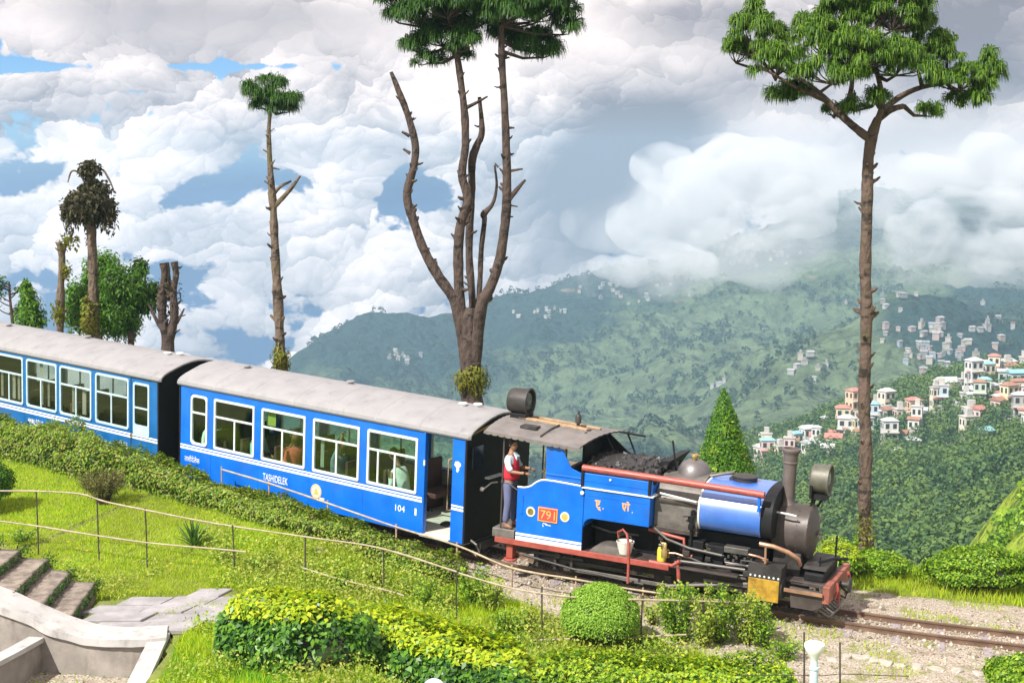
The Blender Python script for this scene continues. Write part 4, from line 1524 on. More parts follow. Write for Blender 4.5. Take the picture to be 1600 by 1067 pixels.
# heap of coal: loose lumps over a mound
b = MB()
for k in range(420):
    x, y = random.uniform(1.40, 2.70), random.uniform(-.80, .80)
    h = 1.36 + .20 * (1 - (y / .85) ** 2) * (.75 + .25 * math.sin(x * 3)) + .06 * (2.0 - x) + random.uniform(-.03, .02)
    r = random.uniform(.03, .065)
    rot = Matrix.Rotation(random.uniform(0, 6), 3, Vector((random.random(), random.random(), random.random() + .01)).normalized())
    pts = [rot @ (Vector(q) * r * random.uniform(.7, 1.25)) for q in ((1, 0, 0), (-1, 0, 0), (0, 1, 0), (0, -1, 0), (0, 0, 1), (0, 0, -1))]
    b.add([(x + q.x, y + q.y, h + ZL + q.z) for q in pts], [(0, 2, 4), (2, 1, 4), (1, 3, 4), (3, 0, 4), (2, 0, 5), (1, 2, 5), (3, 1, 5), (0, 3, 5)])
b.prism([(y, ZL + 1.34 + .19 * (1 - (y / .86) ** 2)) for y in np.linspace(-.86, .86, 9)] + [(.86, ZL + 1.3), (-.86, ZL + 1.3)], 'x', 1.42, 2.64)
tag(L(b, 'coal', M['coal']), kind='stuff')
b = MB()
b.prism([(1.24, 1.85 + ZL), (1.27, 1.85 + ZL), (1.72, 1.50 + ZL), (2.0, 1.42 + ZL), (1.24, 1.40 + ZL)], 'y', .55, .58)
b.prism([(2.45, 1.36 + ZL), (2.62, 1.36 + ZL), (2.78, 1.62 + ZL), (2.62, 1.60 + ZL), (2.52, 1.50 + ZL)], 'y', -.3, .8)
L(b, 'bunker_plate', M['black'])

# the long red handrail pipe
b = MB()
b.tube([(1.44, -.86, 1.435 + ZL), (3.0, -.86, 1.425 + ZL), (4.54, -.86, 1.40 + ZL)], .058, 16)
rp = L(b, 'red_pipe', M['red'], smooth=60)
b = MB()
for x in (2.66, 4.46):
    b.box(x - .022, x + .022, -.885, -.83, 1.12 + ZL, 1.37 + ZL)
L(b, 'pipe_bracket', M['blue'], rp)

# boiler and firebox
CB = .84 + ZL
b = MB()
b.lathe([(.40, 2.6), (.44, 2.62), (.44, 4.6), (.40, 4.62)], (0, 0, CB), 'x', 32)
L(b, 'boiler', M['brown_iron'], smooth=40)
fp = []
for t in np.linspace(-.30, PI + .30, 23):
    fp.append((.70 * math.cos(t), CB + .10 + .50 * math.sin(t) - (.0 if math.sin(t) > 0 else .25)))
b = MB()
b.prism(fp, 'x', 2.68, 3.42)
L(b, 'firebox', M['grey_iron'], smooth=40)
b = MB()
b.box(2.75, 3.42, -.735, -.60, 1.02 + ZL, 1.075 + ZL)
b.box(2.66, 3.44, -.72, .72, .52 + ZL, .60 + ZL)
L(b, 'firebox_band', M['brown_iron'], bevel=.008)
b = MB()
b.box(2.62, 4.55, -.46, .46, .03 + ZL, .58 + ZL)
L(b, 'ashpan', M['black'], bevel=.02)
b = MB()
b.box(1.55, 2.62, -.44, .44, .03 + ZL, .59 + ZL)
L(b, 'firebox_front', M['black'], bevel=.02)
# dome, safety valve, lever
b = MB()
b.lathe([(.30, -.20), (.30, .03), (.295, .10), (.265, .20), (.205, .285), (.12, .33), (.0, .345)], (3.11, 0, 1.30 + ZL), 'z', 36)
L(b, 'steam_dome', M['soot'] if False else solid('dull_dome_iron', (.17, .155, .155), .42, metal=.45, var=.15, scale=4, dirt=(.08, .07, .06), dirt_amt=.5), smooth=50)
b = MB()
for y in (-.06, .06):
    b.lathe([(.03, 0), (.03, .05), (.045, .06), (.045, .09), (.02, .11)], (3.11, y, 1.62 + ZL), 'z', 10)
b.box(3.02, 3.2, -.015, .015, 1.71 + ZL, 1.725 + ZL)
L(b, 'safety_valve', M['brass'], smooth=40)
b = MB()
b.tube([(2.84, -.1, 1.36 + ZL), (2.735, -.1, 1.93 + ZL)], .016, 6)
L(b, 'lever', M['black'])
# saddle tank
sp = []
for t in np.linspace(-.62, PI + .62, 41):
    c, s = math.cos(t), math.sin(t)
    e = .80
    sp.append((.80 * math.copysign(abs(c) ** e, c), .96 + ZL + (.44 if s > 0 else .46) * math.copysign(abs(s) ** e, s)))
b = MB()
b.prism(sp, 'x', 3.46, 4.46)
M['tank'] = solid('glossy_blue_tank_paint', (.012, .13, .58), .40, var=.10, scale=3, dirt=(.25, .35, .5), dirt_amt=.35, coat=1.0, spec=.9)
for _n in M['tank'].node_tree.nodes:
    if _n.type == 'BSDF_PRINCIPLED':
        _n.inputs['Coat IOR'].default_value, _n.inputs['Coat Roughness'].default_value = 2.3, .42
st = L(b, 'saddle_tank', M['tank'], smooth=40)
for xa, xb in ((3.445, 3.475), (4.45, 4.48)):
    b = MB()
    b.prism([(y * 1.012, .96 + ZL + (z - .96 - ZL) * 1.012) for y, z in sp], 'x', xa, xb)
    L(b, 'tank_band', M['frame'] if xa < 4 else M['tank'], st, smooth=40)
b = MB()
b.prism([(y * .99, .96 + ZL + (z - .96 - ZL) * 1.03) for y, z in sp], 'x', 4.485, 4.66)
L(b, 'tank_front', M['black'], st, smooth=40)
b = MB()
b.lathe([(.20, 0), (.20, .07), (.215, .075), (.215, .095), (.0, .11)], (3.99, .0, 1.385 + ZL), 'z', 26)
b.box(3.75, 3.82, -.12, .12, 1.40 + ZL, 1.44 + ZL)
L(b, 'filler_lid', M['soot'], st, smooth=40)
b = MB()
b.tube([(3.32, -.1, 1.38 + ZL), (3.60, -.1, 1.47 + ZL), (3.78, .05, 1.50 + ZL)], .028, 8)
L(b, 'filler_pipe', M['grey_iron'], st, smooth=60)
b = MB()
b.tube([(2.78, -.76, 1.17 + ZL), (3.1, -.80, 1.15 + ZL), (3.42, -.82, 1.12 + ZL)], .016, 6)
b.tube([(4.62, -.46, 1.06 + ZL), (4.85, -.49, 1.06 + ZL), (4.98, -.47, 1.04 + ZL)], .016, 6)
L(b, 'handrail', M['frame'], smooth=60)

# smokebox, chimney, front lamp
CS = .70 + ZL
b = MB()
b.lathe([(.0, 4.60), (.435, 4.60), (.435, 5.10), (.45, 5.105), (.45, 5.15), (.43, 5.17), (.36, 5.185), (.34, 5.20), (.20, 5.235), (.0, 5.24)], (0, 0, CS), 'x', 40)
sb = L(b, 'smokebox', M['brown_iron'], smooth=35)
b = MB()
b.box(4.62, 5.08, -.36, .36, .02 + ZL, .40 + ZL)
L(b, 'smokebox_saddle', M['soot'], sb, bevel=.02)
b = MB()
b.lathe([(.0, 0), (.035, .0), (.035, .05), (.0, .06)], (5.235, 0, CS), 'x', 12)
b.tube([(5.27, -.12, CS - .03), (5.27, .12, CS + .03)], .012, 6)
b.box(5.20, 5.235, .0, .40, CS + .16, CS + .20)
b.box(5.20, 5.235, .0, .40, CS - .20, CS - .16)
L(b, 'smokebox_door_handle', M['grey_iron'], sb)
b = MB()
for k in range(16):
    a = 2 * PI * k / 16
    b.lathe([(.0, 0), (.013, .0), (.013, .014), (.0, .016)], (5.15, .435 * math.cos(a), CS + .435 * math.sin(a)), 'x', 6)
for k in range(22):
    b.lathe([(.0, 0), (.012, .0), (.012, .010), (.0, .012)], (4.70 + .28 * (k % 2), -.436 * math.cos((k // 2 - 5) * .2), CS + .436 * math.sin((k // 2 - 5) * .2)), 'y', 6)
L(b, 'rivets', M['soot'], sb)
b = MB()
b.lathe([(.20, -.08), (.165, -.03), (.115, .03), (.105, .10), (.108, .66), (.120, .67), (.120, .69), (.110, .70), (.120, .80), (.122, .82), (.150, .86), (.158, .89), (.152, .91), (.125, .915), (.115, .86), (.10, .60)], (4.72, 0, 1.12 + ZL), 'z', 32)
L(b, 'chimney', solid('warm_grey_chimney_iron', (.13, .105, .097), .55, metal=.2, var=.2, scale=4, dirt=(.08, .06, .05), dirt_amt=.6), smooth=35)
b = MB()
b.lathe([(.0, -.17), (.17, -.165), (.225, -.13), (.235, -.09), (.235, .10), (.255, .105), (.26, .15), (.225, .155), (.215, .09)], (5.23, .05, 1.585 + ZL), 'x', 34)
hl = L(b, 'headlamp', solid('olive_grey_lamp_case', (.13, .125, .10), .5, metal=.2, var=.2), smooth=35)
b = MB()
b.lathe([(.214, 0), (.20, .015), (.10, .055), (.0, .065)], (5.315, .05, 1.585 + ZL), 'x', 28)
L(b, 'lamp_glass', solid('greenish_lamp_glass', (.10, .11, .055), .15), hl, smooth=60)
b = MB()
b.box(5.09, 5.36, -.13, .23, 1.27 + ZL, 1.36 + ZL)
b.box(5.10, 5.14, -.20, -.14, 1.30 + ZL, 1.50 + ZL)
b.tube([(5.14, -.05, 1.28 + ZL), (5.10, -.05, 1.08 + ZL)], .022, 6)
b.tube([(5.14, .15, 1.28 + ZL), (5.10, .15, 1.08 + ZL)], .022, 6)
b.tube([(5.28, .05, 1.28 + ZL), (5.20, .05, 1.12 + ZL)], .022, 6)
L(b, 'lamp_bracket', M['black'], hl)

# cylinders, the yellow cylinder cover, steam pipe
for sgn in (-1, 1):
    b = MB()
    b.lathe([(.0, 4.36), (.17, 4.365), (.18, 4.38), (.18, 4.90), (.17, 4.915), (.0, 4.92)], (0, sgn * .70, .50), 'x', 24)
    b.box(4.36, 4.90, min(sgn * .52, sgn * .90), max(sgn * .52, sgn * .90), .60 + .06, .60 + .26)
    cyl = L(b, 'cylinder', M['soot'], smooth=35)
    b = MB()
    b.box(4.38, 4.88, min(sgn * .885, sgn * .905), max(sgn * .885, sgn * .905), .30, .655)
    L(b, 'cylinder_cover', M['gold'], cyl, bevel=.006)
    b = MB()
    for k in range(7):
        b.lathe([(.0, -.012), (.018, -.01), (.018, .012), (.0, .014)], (4.41 + .075 * k, sgn * .895, .695), 'y', 8)
    L(b, 'bolts', M['frame'], cyl)
    b = MB()
    b.tube([(4.50, sgn * .80, 1.19), (4.72, sgn * .80, 1.18), (4.95, sgn * .72, 1.10), (5.08, sgn * .58, .98), (5.10, sgn * .50, .86)], .038, 10)
    b.tube([(4.60, sgn * .80, 1.18), (4.61, sgn * .80, .88)], .018, 6)
    L(b, 'steam_pipe', M['copper'], smooth=60)
b = MB()
b.box(3.92, 4.32, -.80, -.62, .36 + ZL, .46 + ZL)
L(b, 'lubricator_box', M['steel'], bevel=.01)
b = MB()
b.box(3.62, 3.90, -.72, -.50, .12 + ZL, .42 + ZL)
b.box(3.30, 3.56, -.74, -.52, .14 + ZL, .46 + ZL)
b.box(4.0, 4.3, -.70, -.5, .08 + ZL, .36 + ZL)
L(b, 'tool_box', M['black'], bevel=.012)
b = MB()
for k in range(9):
    x = 3.95 + .045 * k
    b.lathe([(.0, -.03), (.022, -.02), (.022, .02), (.0, .03)], (x, -.78 + .02 * (k % 3), .24 + ZL + .05 * ((k * 7) % 3)), 'z', 8)
b.tube([(3.95, -.80, .20 + ZL), (4.35, -.80, .20 + ZL)], .014, 6)
b.tube([(3.2, -.82, .10 + ZL), (3.7, -.83, .12 + ZL), (4.3, -.82, .13 + ZL)], .03, 8)
L(b, 'valve_gear', M['steel'], smooth=50)
b = MB()
b.tube([(2.72, -.78, .58 + ZL), (2.95, -.80, .43 + ZL), (3.35, -.82, .34 + ZL), (3.9, -.80, .30 + ZL)], .024, 8)
b.tube([(1.55, -.6, .40 + ZL), (1.9, -.62, .35 + ZL), (2.4, -.6, .36 + ZL)], .018, 6)
L(b, 'injector_pipe', M['steel'], smooth=60)
b = MB()
b.tube([(2.6, -.70, .52 + ZL), (3.0, -.72, .47 + ZL), (3.22, -.72, .45 + ZL), (3.24, -.74, .34 + ZL), (3.26, -.76, .22 + ZL), (3.40, -.78, .20 + ZL)], .030, 8)
b.tube([(3.16, -.86, .10 + ZL), (3.20, -.87, -.02 + ZL), (3.22, -.87, -.22 + ZL)], .034, 8)
b.tube([(2.7, -.88, .03 + ZL), (3.10, -.88, .02 + ZL), (3.22, -.88, .12 + ZL)], .034, 8)
b.tube([(2.36, -.93, -.06 + ZL), (2.35, -.93, .25 + ZL), (2.30, -.92, .45 + ZL), (2.22, -.91, .50 + ZL), (2.14, -.90, .45 + ZL), (2.15, -.89, .36 + ZL)], .024, 8)
b.tube([(2.36, -.93, -.05 + ZL), (2.37, -.94, -.38 + ZL)], .024, 8)
L(b, 'red_piping', M['red'], smooth=60)
b = MB()
b.lathe([(.0, -.14), (.055, -.13), (.06, -.02), (.03, .05), (.035, .10), (.02, .12), (.0, .12)], (2.95, -.86, .26 + ZL), 'z', 12)
L(b, 'injector_body', M['brass'], smooth=50)
b = MB()
for x, y, z, r in ((3.34, -.76, .68, .05), (3.30, -.72, .80, .035), (3.36, -.74, .92, .03)):
    b.lathe([(.0, -.05), (r, -.04), (r, .04), (.0, .05)], (x, y, z + ZL), 'z', 10)
b.tube([(3.35, -.76, .30 + ZL), (3.34, -.76, .95 + ZL)], .022, 8)
b.tube([(3.20, -.77, .84 + ZL), (3.38, -.76, .86 + ZL)], .012, 6)
L(b, 'clack_valve', M['black'], smooth=50)

rp_ = random.Random(4)
for k in range(26):
    x = rp_.uniform(2.75, 4.4)
    y, z = -rp_.uniform(.62, .84), rp_.uniform(.10, .44) + ZL
    b = MB()
    c = rp_.random()
    if c < .4:
        b.tube([(x, y, z), (x + rp_.uniform(.1, .3), y, z - rp_.uniform(-.03, .06)), (x + rp_.uniform(.3, .5), y + .04, z - rp_.uniform(0, .15))], rp_.uniform(.010, .020), 7)
        L(b, 'small_pipe', rp_.choice((M['steel'], M['soot'], M['copper'], M['brown_iron'])), smooth=60)
    elif c < .75:
        b.lathe([(.0, -.03), (.028, -.025), (.028, .02), (.018, .03), (.018, .05), (.0, .055)], (x, y, z), rp_.choice('xyz'), 10)
        L(b, 'valve', rp_.choice((M['brass'], M['steel'], M['soot'])), smooth=40)
    else:
        q = rp_.uniform(.04, .09)
        b.box(x, x + q * 1.4, y - .03, y + .03, z - q, z)
        L(b, 'bracket', M['soot'], bevel=.006)
# front platform, sand box, buffer beam, coupling, cowcatcher
b = MB()
b.box(5.0, 5.55, -.62, .62, -.03 + ZL, .03 + ZL)
L(b, 'front_platform', M['brown_iron'], bevel=.006)
b = MB()
pr = [(-.52 + .0, .03 + ZL), (.52, .03 + ZL), (.52, .15 + ZL), (.40, .22 + ZL), (-.40, .22 + ZL), (-.52, .15 + ZL)]
b.prism(pr, 'x', 5.18, 5.50)
L(b, 'sand_box', M['black'], bevel=.02)
b = MB()
b.prism([(-.54, .225 + ZL), (.54, .225 + ZL), (.44, .265 + ZL), (-.44, .265 + ZL)], 'x', 5.15, 5.53)
L(b, 'sand_box_lid', M['soot'], bevel=.012)
b = MB()
b.box(5.55, 5.66, -.80, .80, -.22 + ZL, .06 + ZL)
L(b, 'buffer_beam', M['red'] if False else solid('rusty_red_beam', (.26, .085, .06), .6, var=.3, dirt=(.08, .06, .05), dirt_amt=.8), bevel=.012)
b = MB()
b.box(4.95, 5.56, -.86, -.83, -.10 + ZL, -.045 + ZL)
b.box(4.95, 5.56, .83, .86, -.10 + ZL, -.045 + ZL)
L(b, 'step_rail', M['copper'])
b = MB()
b.prism([(5.02, -.03 + ZL), (5.55, -.05 + ZL), (5.56, -.28 + ZL), (5.42, -.36 + ZL), (5.06, -.36 + ZL)], 'y', -.80, -.72)
b.prism([(5.02, -.03 + ZL), (5.55, -.05 + ZL), (5.56, -.28 + ZL), (5.42, -.36 + ZL), (5.06, -.36 + ZL)], 'y', .72, .80)
L(b, 'front_side_plate', M['brown_iron'], bevel=.01)
b = MB()
b.tube([(5.64, 0, -.08 + ZL), (5.80, 0, -.08 + ZL)], .05, 10)
b.lathe([(.12, 0), (.125, .02), (.11, .04), (.0, .05)], (5.80, 0, -.08 + ZL), 'x', 18)
b.tube([(5.66, .12, -.16 + ZL), (5.76, .13, -.24 + ZL), (5.74, .12, -.34 + ZL), (5.66, .10, -.30 + ZL)], .02, 6)
L(b, 'buffer', M['soot'], smooth=50)
b = MB()
for k in range(6):
    z = -.16 - .035 * k
    b.lathe([(.018, -.02), (.028, -.01), (.028, .01), (.018, .02)], (5.69 + .012 * (k % 2), -.22, z + ZL), 'x' if k % 2 else 'y', 8)
b.tube([(5.70, .42, .02 + ZL), (5.74, .42, -.10 + ZL), (5.74, .40, -.30 + ZL), (5.68, .36, -.34 + ZL)], .024, 8)
b.tube([(5.70, -.45, .05 + ZL), (5.72, -.45, -.05 + ZL), (5.68, -.43, -.2 + ZL)], .02, 8)
L(b, 'coupling_chain', M['red'])
b = MB()
b.box(5.40, 5.46, -.60, .60, -.44 + ZL, -.36 + ZL)
for k in range(9):
    y = -.56 + .14 * k
    b.tube([(5.43, y, -.38 + ZL), (5.62, y * .9, -.50 + ZL)], .018, 6)
b.tube([(5.62, -.50, -.505 + ZL), (5.66, 0, -.505 + ZL), (5.62, .50, -.505 + ZL)], .022, 8)
for y in (-.5, .5):
    b.tube([(5.40, y, -.05 + ZL), (5.43, y, -.42 + ZL)], .03, 6)
L(b, 'rail_guard', M['grey_iron'], smooth=50)
b = MB()
b.tube([(5.40, -.40, .26 + ZL), (5.40, -.40, .42 + ZL)], .012, 6)
b.tube([(5.50, .30, .26 + ZL), (5.50, .30, .62 + ZL)], .018, 6)
b.tube([(5.36, -.28, .30 + ZL), (5.52, 0, .31 + ZL), (5.72, .20, .29 + ZL)], .026, 8)
L(b, 'lamp_iron', M['black'])

# loose things carried on the running plate
bk_ = thing('bucket', 'white plastic bucket hanging from the bent red pipe on the engine', 'bucket', VL.w(2.24, -.80, .67), VL.rot)
b = MB()
b.lathe([(.10, 0), (.105, .01), (.145, .20), (.155, .205), (.150, .215), (.135, .20), (.09, .02), (.0, .02)], (0, 0, 0), 'z', 18)
b.build('pail', M['bucket'], bk_, smooth=40)
b = MB()
b.tube([(-.14, 0, .20), (-.10, -.02, .30), (0, -.03, .34), (.10, -.02, .30), (.14, 0, .20)], .008, 6)
b.build('handle', M['grey_iron'], bk_)
oc = thing('oil_can', 'yellow oil can standing on the running plate beside the red pipes', 'oil can', VL.w(2.86, -.72, .625), VL.rot)
b = MB()
b.lathe([(.0, 0), (.075, .0), (.08, .02), (.08, .19), (.065, .23), (.03, .25), (.022, .28), (.0, .28)], (0, 0, 0), 'z', 16)
b.build('can', M['yellow'], oc, smooth=40)
b = MB()
b.tube([(.06, 0, .20), (.12, 0, .20), (.12, 0, .08), (.075, 0, .06)], .010, 6)
b.build('handle', M['yellow'], oc)
b = MB()
b.tube([(0, 0, .28), (-.04, 0, .33)], .010, 6)
b.build('spout', M['brass'], oc)

# ------------------------------------------------------------------ people
def skin_chain(name, chains, material, parent, sub=2):
    """chains: lists of (point, radius); one continuous skinned surface; a chain may start from a named joint of an earlier one"""
    v, e, r, roots = [], [], [], []
    for ch in chains:
        prev = None
        for k, (p, rad) in enumerate(ch):
            if isinstance(p, int):
                prev = p
                continue
            v.append(tuple(p))
            r.append(rad)
            if prev is not None:
                e.append((prev, len(v) - 1))
            else:
                roots.append(len(v) - 1)
            prev = len(v) - 1
    me = bpy.data.meshes.new(name)
    me.from_pydata(v, e, [])
    o = bpy.data.objects.new(name, me)
    C.objects.link(o)
    md = o.modifiers.new('Skin', 'SKIN')
    md.use_smooth_shade = True
    for i, q in enumerate(me.skin_vertices[0].data):
        rr = r[i]
        q.radius = rr if isinstance(rr, tuple) else (rr, rr)
        q.use_root = i in roots
    s = o.modifiers.new('Subdivision', 'SUBSURF')
    s.levels = s.render_levels = sub
    me.materials.append(material)
    if parent is not None:
        o.parent = parent
    return o


def head_mesh(bb, c, s, yaw=0.0):
    """skull, jaw, nose, ears, mouth; looks along +x turned by yaw"""
    cy_, sy_ = math.cos(yaw), math.sin(yaw)

    def P(x, y, z):
        return (c[0] + (x * cy_ - y * sy_) * s, c[1] + (x * sy_ + y * cy_) * s, c[2] + z * s)
    n, mrings = 18, 12
    vs = []
    for i in range(mrings + 1):
        ph = -PI / 2 + PI * i / mrings
        z = .118 * math.sin(ph)
        for k in range(n):
            t = 2 * PI * k / n
            rx, ry = .092 * math.cos(ph), .074 * math.cos(ph)
            x, y = rx * math.cos(t), ry * math.sin(t)
            if z < -.02:
                y *= 1 - .30 * (-z / .118)
                x = x * (1 - .15 * (-z / .118)) + .012
            if abs(z + .01) < .03 and abs(t if t < PI else t - 2 * PI) < .2:
                x += .018
            vs.append(P(x, y, z))
    f = [(i * n + k, i * n + (k + 1) % n, (i + 1) * n + (k + 1) % n, (i + 1) * n + k) for i in range(mrings) for k in range(n)]
    bb.add(vs, f)
    bb.add([P(.09, .011, .018), P(.09, -.011, .018), P(.112, 0, -.022), P(.09, .017, -.028), P(.09, -.017, -.028)], [(0, 1, 2), (0, 2, 3), (1, 4, 2), (2, 4, 3)])
    for sg in (-1, 1):
        bb.add([P(.004, sg * .072, .025), P(-.02, sg * .086, .02), P(-.018, sg * .084, -.02), P(.002, sg * .072, -.03), P(.006, sg * .080, 0)], [(0, 1, 4), (1, 2, 4), (2, 3, 4), (3, 0, 4)])
    return P


def hair_mesh(P, full=1.0):
    b = MB()
    n, mr = 16, 8
    vs = []
    for i in range(mr + 1):
        ph = PI / 2 - (PI * .62) * i / mr
        for k in range(n):
            t = 2 * PI * k / n
            front = max(0, math.cos(t))
            phe = PI / 2 - (PI / 2 - ph) * (1 - .52 * front)
            jit = 1 + random.uniform(-.02, .03)
            vs.append(P(-.006 + .100 * math.cos(phe) * math.cos(t) * jit, .083 * math.cos(phe) * math.sin(t) * jit, .008 + .124 * math.sin(phe) * jit))
    b.add(vs, [(i * n + k, (i + 1) * n + k, (i + 1) * n + (k + 1) % n, i * n + (k + 1) % n) for i in range(mr) for k in range(n)])
    return b


def add_fingers(bb, wrist, direc, down, s=1.0):
    """four unequal curled fingers and a thumb round a bar"""
    d = Vector(direc).normalized()
    dn = Vector(down).normalized()
    sd_ = d.cross(dn).normalized()
    w = Vector(wrist)
    palm = w + d * .05 * s
    for k, ln in enumerate((.070, .080, .075, .058)):
        o = palm + sd_ * (.030 - .020 * k) * s + d * .03 * s
        bb.tube([o - d * .02 * s, o + d * .30 * ln * s, o + d * .55 * ln * s + dn * .40 * ln * s, o + d * .30 * ln * s + dn * .75 * ln * s], [.011 * s, .0095 * s, .009 * s, .007 * s], 6)
    o = w + sd_ * .030 * s + d * .02 * s
    bb.tube([o, o + sd_ * .028 * s + d * .02 * s + dn * .01 * s, o + sd_ * .022 * s + d * .052 * s + dn * .03 * s], [.012 * s, .0105 * s, .008 * s], 6)


def make_driver():
    t = thing('person', 'man in red knit vest and pale blue shirt standing on engine footplate', 'person', VL.w(.07, -.74, .185 + ZL), VL.rot)
    s = .90
    J = lambda x, y, z: Vector((x * s, y * s, z * s))
    # body: pelvis root, spine, head, arms, legs (faces +x)
    hip, belly, chest, neck, headc = J(0, 0, .92), J(.01, 0, 1.08), J(.0, 0, 1.30), J(.0, 0, 1.46), J(.025, 0, 1.60)
    ra = [J(.0, -.19, 1.38), J(.07, -.235, 1.14), J(.30, -.20, 1.13)]
    la = [J(.0, .19, 1.38), J(.06, .24, 1.14), J(.28, .16, 1.16)]
    rl = [J(0, -.10, .88), J(.02, -.115, .48), J(-.02, -.12, .08)]
    ll = [J(0, .10, .88), J(.04, .11, .48), J(.04, .12, .08)]
    skin_chain('body', [[(hip, (.13 * s, .15 * s)), (belly, (.115 * s, .14 * s)), (chest, (.115 * s, .16 * s)), (neck, .055 * s), (J(.015, 0, 1.53), .052 * s), (headc, .07 * s)],
                        [(2, 0), (ra[0], .055 * s), (ra[1], .045 * s), (ra[2], .030 * s), (ra[2] + J(.07, .01, .01), .034 * s)],
                        [(2, 0), (la[0], .055 * s), (la[1], .045 * s), (la[2], .030 * s), (la[2] + J(.07, -.02, .01), .034 * s)],
                        [(0, 0), (rl[0], .085 * s), (rl[1], .060 * s), (rl[2], .042 * s), (rl[2] + J(.12, 0, -.045), .035 * s)],
                        [(0, 0), (ll[0], .085 * s), (ll[1], .060 * s), (ll[2], .042 * s), (ll[2] + J(.12, 0, -.045), .035 * s)]], M['skin'], t)
    hb = MB()
    P = head_mesh(hb, J(.03, -.01, 1.615), s * 1.0, -.35)
    add_fingers(hb, ra[2] + J(.04, .01, 0), (1, .1, .1), (0, .2, -1), s)
    add_fingers(hb, la[2] + J(.04, -.01, 0), (1, -.2, .1), (0, -.2, -1), s)
    hb.build('head', M['skin'], t, smooth=60)
    hair_mesh(P).build('hair', M['hair'], t, smooth=70)
    eb_ = MB()
    for sg in (-1, 1):
        c = Vector(P(.083, sg * .030, .014))
        eb_.lathe([(.0, -.008), (.010, -.003), (.010, .003), (.0, .008)], c, 'z', 8)
    eb_.build('eyes', M['hair'], t)
    mb_ = MB()
    mb_.lathe([(.0, -.02), (.005, -.012), (.006, 0), (.005, .012), (.0, .02)], P(.082, 0, -.058), 'y', 6)
    mb_.build('moustache', M['hair'], t)
    skin_chain('shirt', [[(J(.01, 0, 1.0), (.125 * s, .15 * s)), (J(.0, 0, 1.30), (.118 * s, .155 * s)), (J(0, 0, 1.425), (.072 * s, .09 * s))],
                         [(1, 0), (ra[0] + J(0, .01, -.01), .070 * s), (ra[1] + J(-.01, 0, .05), .066 * s), (ra[1] + J(.07, 0, .02), .058 * s)],
                         [(1, 0), (la[0] + J(0, -.01, -.01), .070 * s), (la[1] + J(-.01, 0, .05), .066 * s), (la[1] + J(.07, 0, .02), .058 * s)]], M['shirt'], t)
    skin_chain('vest', [[(J(.01, 0, .90), (.168 * s, .19 * s)), (J(.01, 0, 1.03), (.172 * s, .195 * s)), (J(.005, 0, 1.24), (.168 * s, .195 * s)), (J(.0, 0, 1.42), (.125 * s, .155 * s))]], M['vest'], t)
    cb = MB()
    cb.prism([(x * s, z * s) for x, z in ((.06, 1.48), (.145, 1.40), (.142, 1.33), (.10, 1.40))], 'y', -.075 * s, .075 * s)
    cb.build('collar', M['shirt'], t, bevel=.006)
    skin_chain('trousers', [[(J(0, 0, .97), (.128 * s, .155 * s)), (J(0, 0, .86), (.13 * s, .165 * s))],
                            [(1, 0), (rl[0] + J(0, -.01, -.10), .098 * s), (rl[1], .078 * s), (rl[2] + J(0, 0, .02), .066 * s)],
                            [(1, 0), (ll[0] + J(0, .01, -.10), .098 * s), (ll[1], .078 * s), (ll[2] + J(0, 0, .02), .066 * s)]], M['trousers'], t)
    for q in (rl, ll):
        skin_chain('shoe', [[(q[2] + J(-.03, 0, -.035), .046 * s), (q[2] + J(.07, 0, -.045), .044 * s), (q[2] + J(.16, 0, -.055), .034 * s)]], M['shoe'], t, 1)


make_driver()


def make_passenger(V, x, y, zb, label, shirt, lean=(0, 0), face=0.0, arm=None, hair=True):
    """someone seated on a coach bench, seen through the glass"""
    t = thing('person', label, 'person', V.w(x, y, zb), V.rot @ Matrix.Rotation(face, 3, 'Z'), 'passengers behind the coach windows')
    lx, ly = lean
    J = lambda a, b, c: Vector((a + lx * max(0, c - .1), b + ly * max(0, c - .1), c))
    hip, chest, neck = J(0, 0, .08), J(-.02, 0, .40), J(-.01, 0, .57)
    arms = arm or [[J(.02, -.18, .47), J(.06, -.24, .22), J(.26, -.16, .16)], [J(.02, .18, .47), J(.06, .24, .22), J(.26, .16, .16)]]
    legs = [[J(.0, s * .09, .06), Vector((.42, s * .10, .06)), Vector((.44, s * .10, -.36)), Vector((.54, s * .10, -.40))] for s in (-1, 1)]
    skin_chain('body', [[(hip, (.13, .15)), (J(-.01, 0, .22), (.11, .14)), (chest, (.11, .155)), (neck, .052), (J(.01, 0, .66), .05), (J(.02, 0, .72), .07)]]
               + [[(2, 0), (a[0], .052), (a[1], .042), (a[2], .03), (a[2] + (a[2] - a[1]).normalized() * .10, .026)] for a in arms]
               + [[(0, 0), (q[0], .085), (q[1], .062), (q[2], .042), (q[3], .034)] for q in legs], M['skin'], t, 1)
    hb = MB()
    P = head_mesh(hb, J(.03, 0, .76), 1.0)
    for a in arms:
        d = (a[2] - a[1]).normalized()
        add_fingers(hb, a[2] + d * .03, d, Vector((0, .1, -1)) if abs(d.z) < .9 else Vector((1, 0, 0)))
    hb.build('head', M['skin'], t, smooth=60)
    if hair:
        hair_mesh(P).build('hair', M['hair'], t, smooth=70)
    skin_chain('shirt', [[(hip, (.145, .165)), (J(-.01, 0, .22), (.125, .155)), (chest, (.125, .17)), (J(-.01, 0, .53), (.08, .10))]]
               + [[(2, 0), (a[0], .068), (a[1] * .9 + a[0] * .1, .056), (a[1] * .55 + a[2] * .45, .046)] for a in arms], shirt, t, 1)
    skin_chain('trousers', [[(hip, (.15, .17)), (J(.05, 0, .07), (.13, .165))]] + [[(1, 0), (q[1], .076), (q[2], .056)] for q in legs], M['cl_dark'], t, 1)


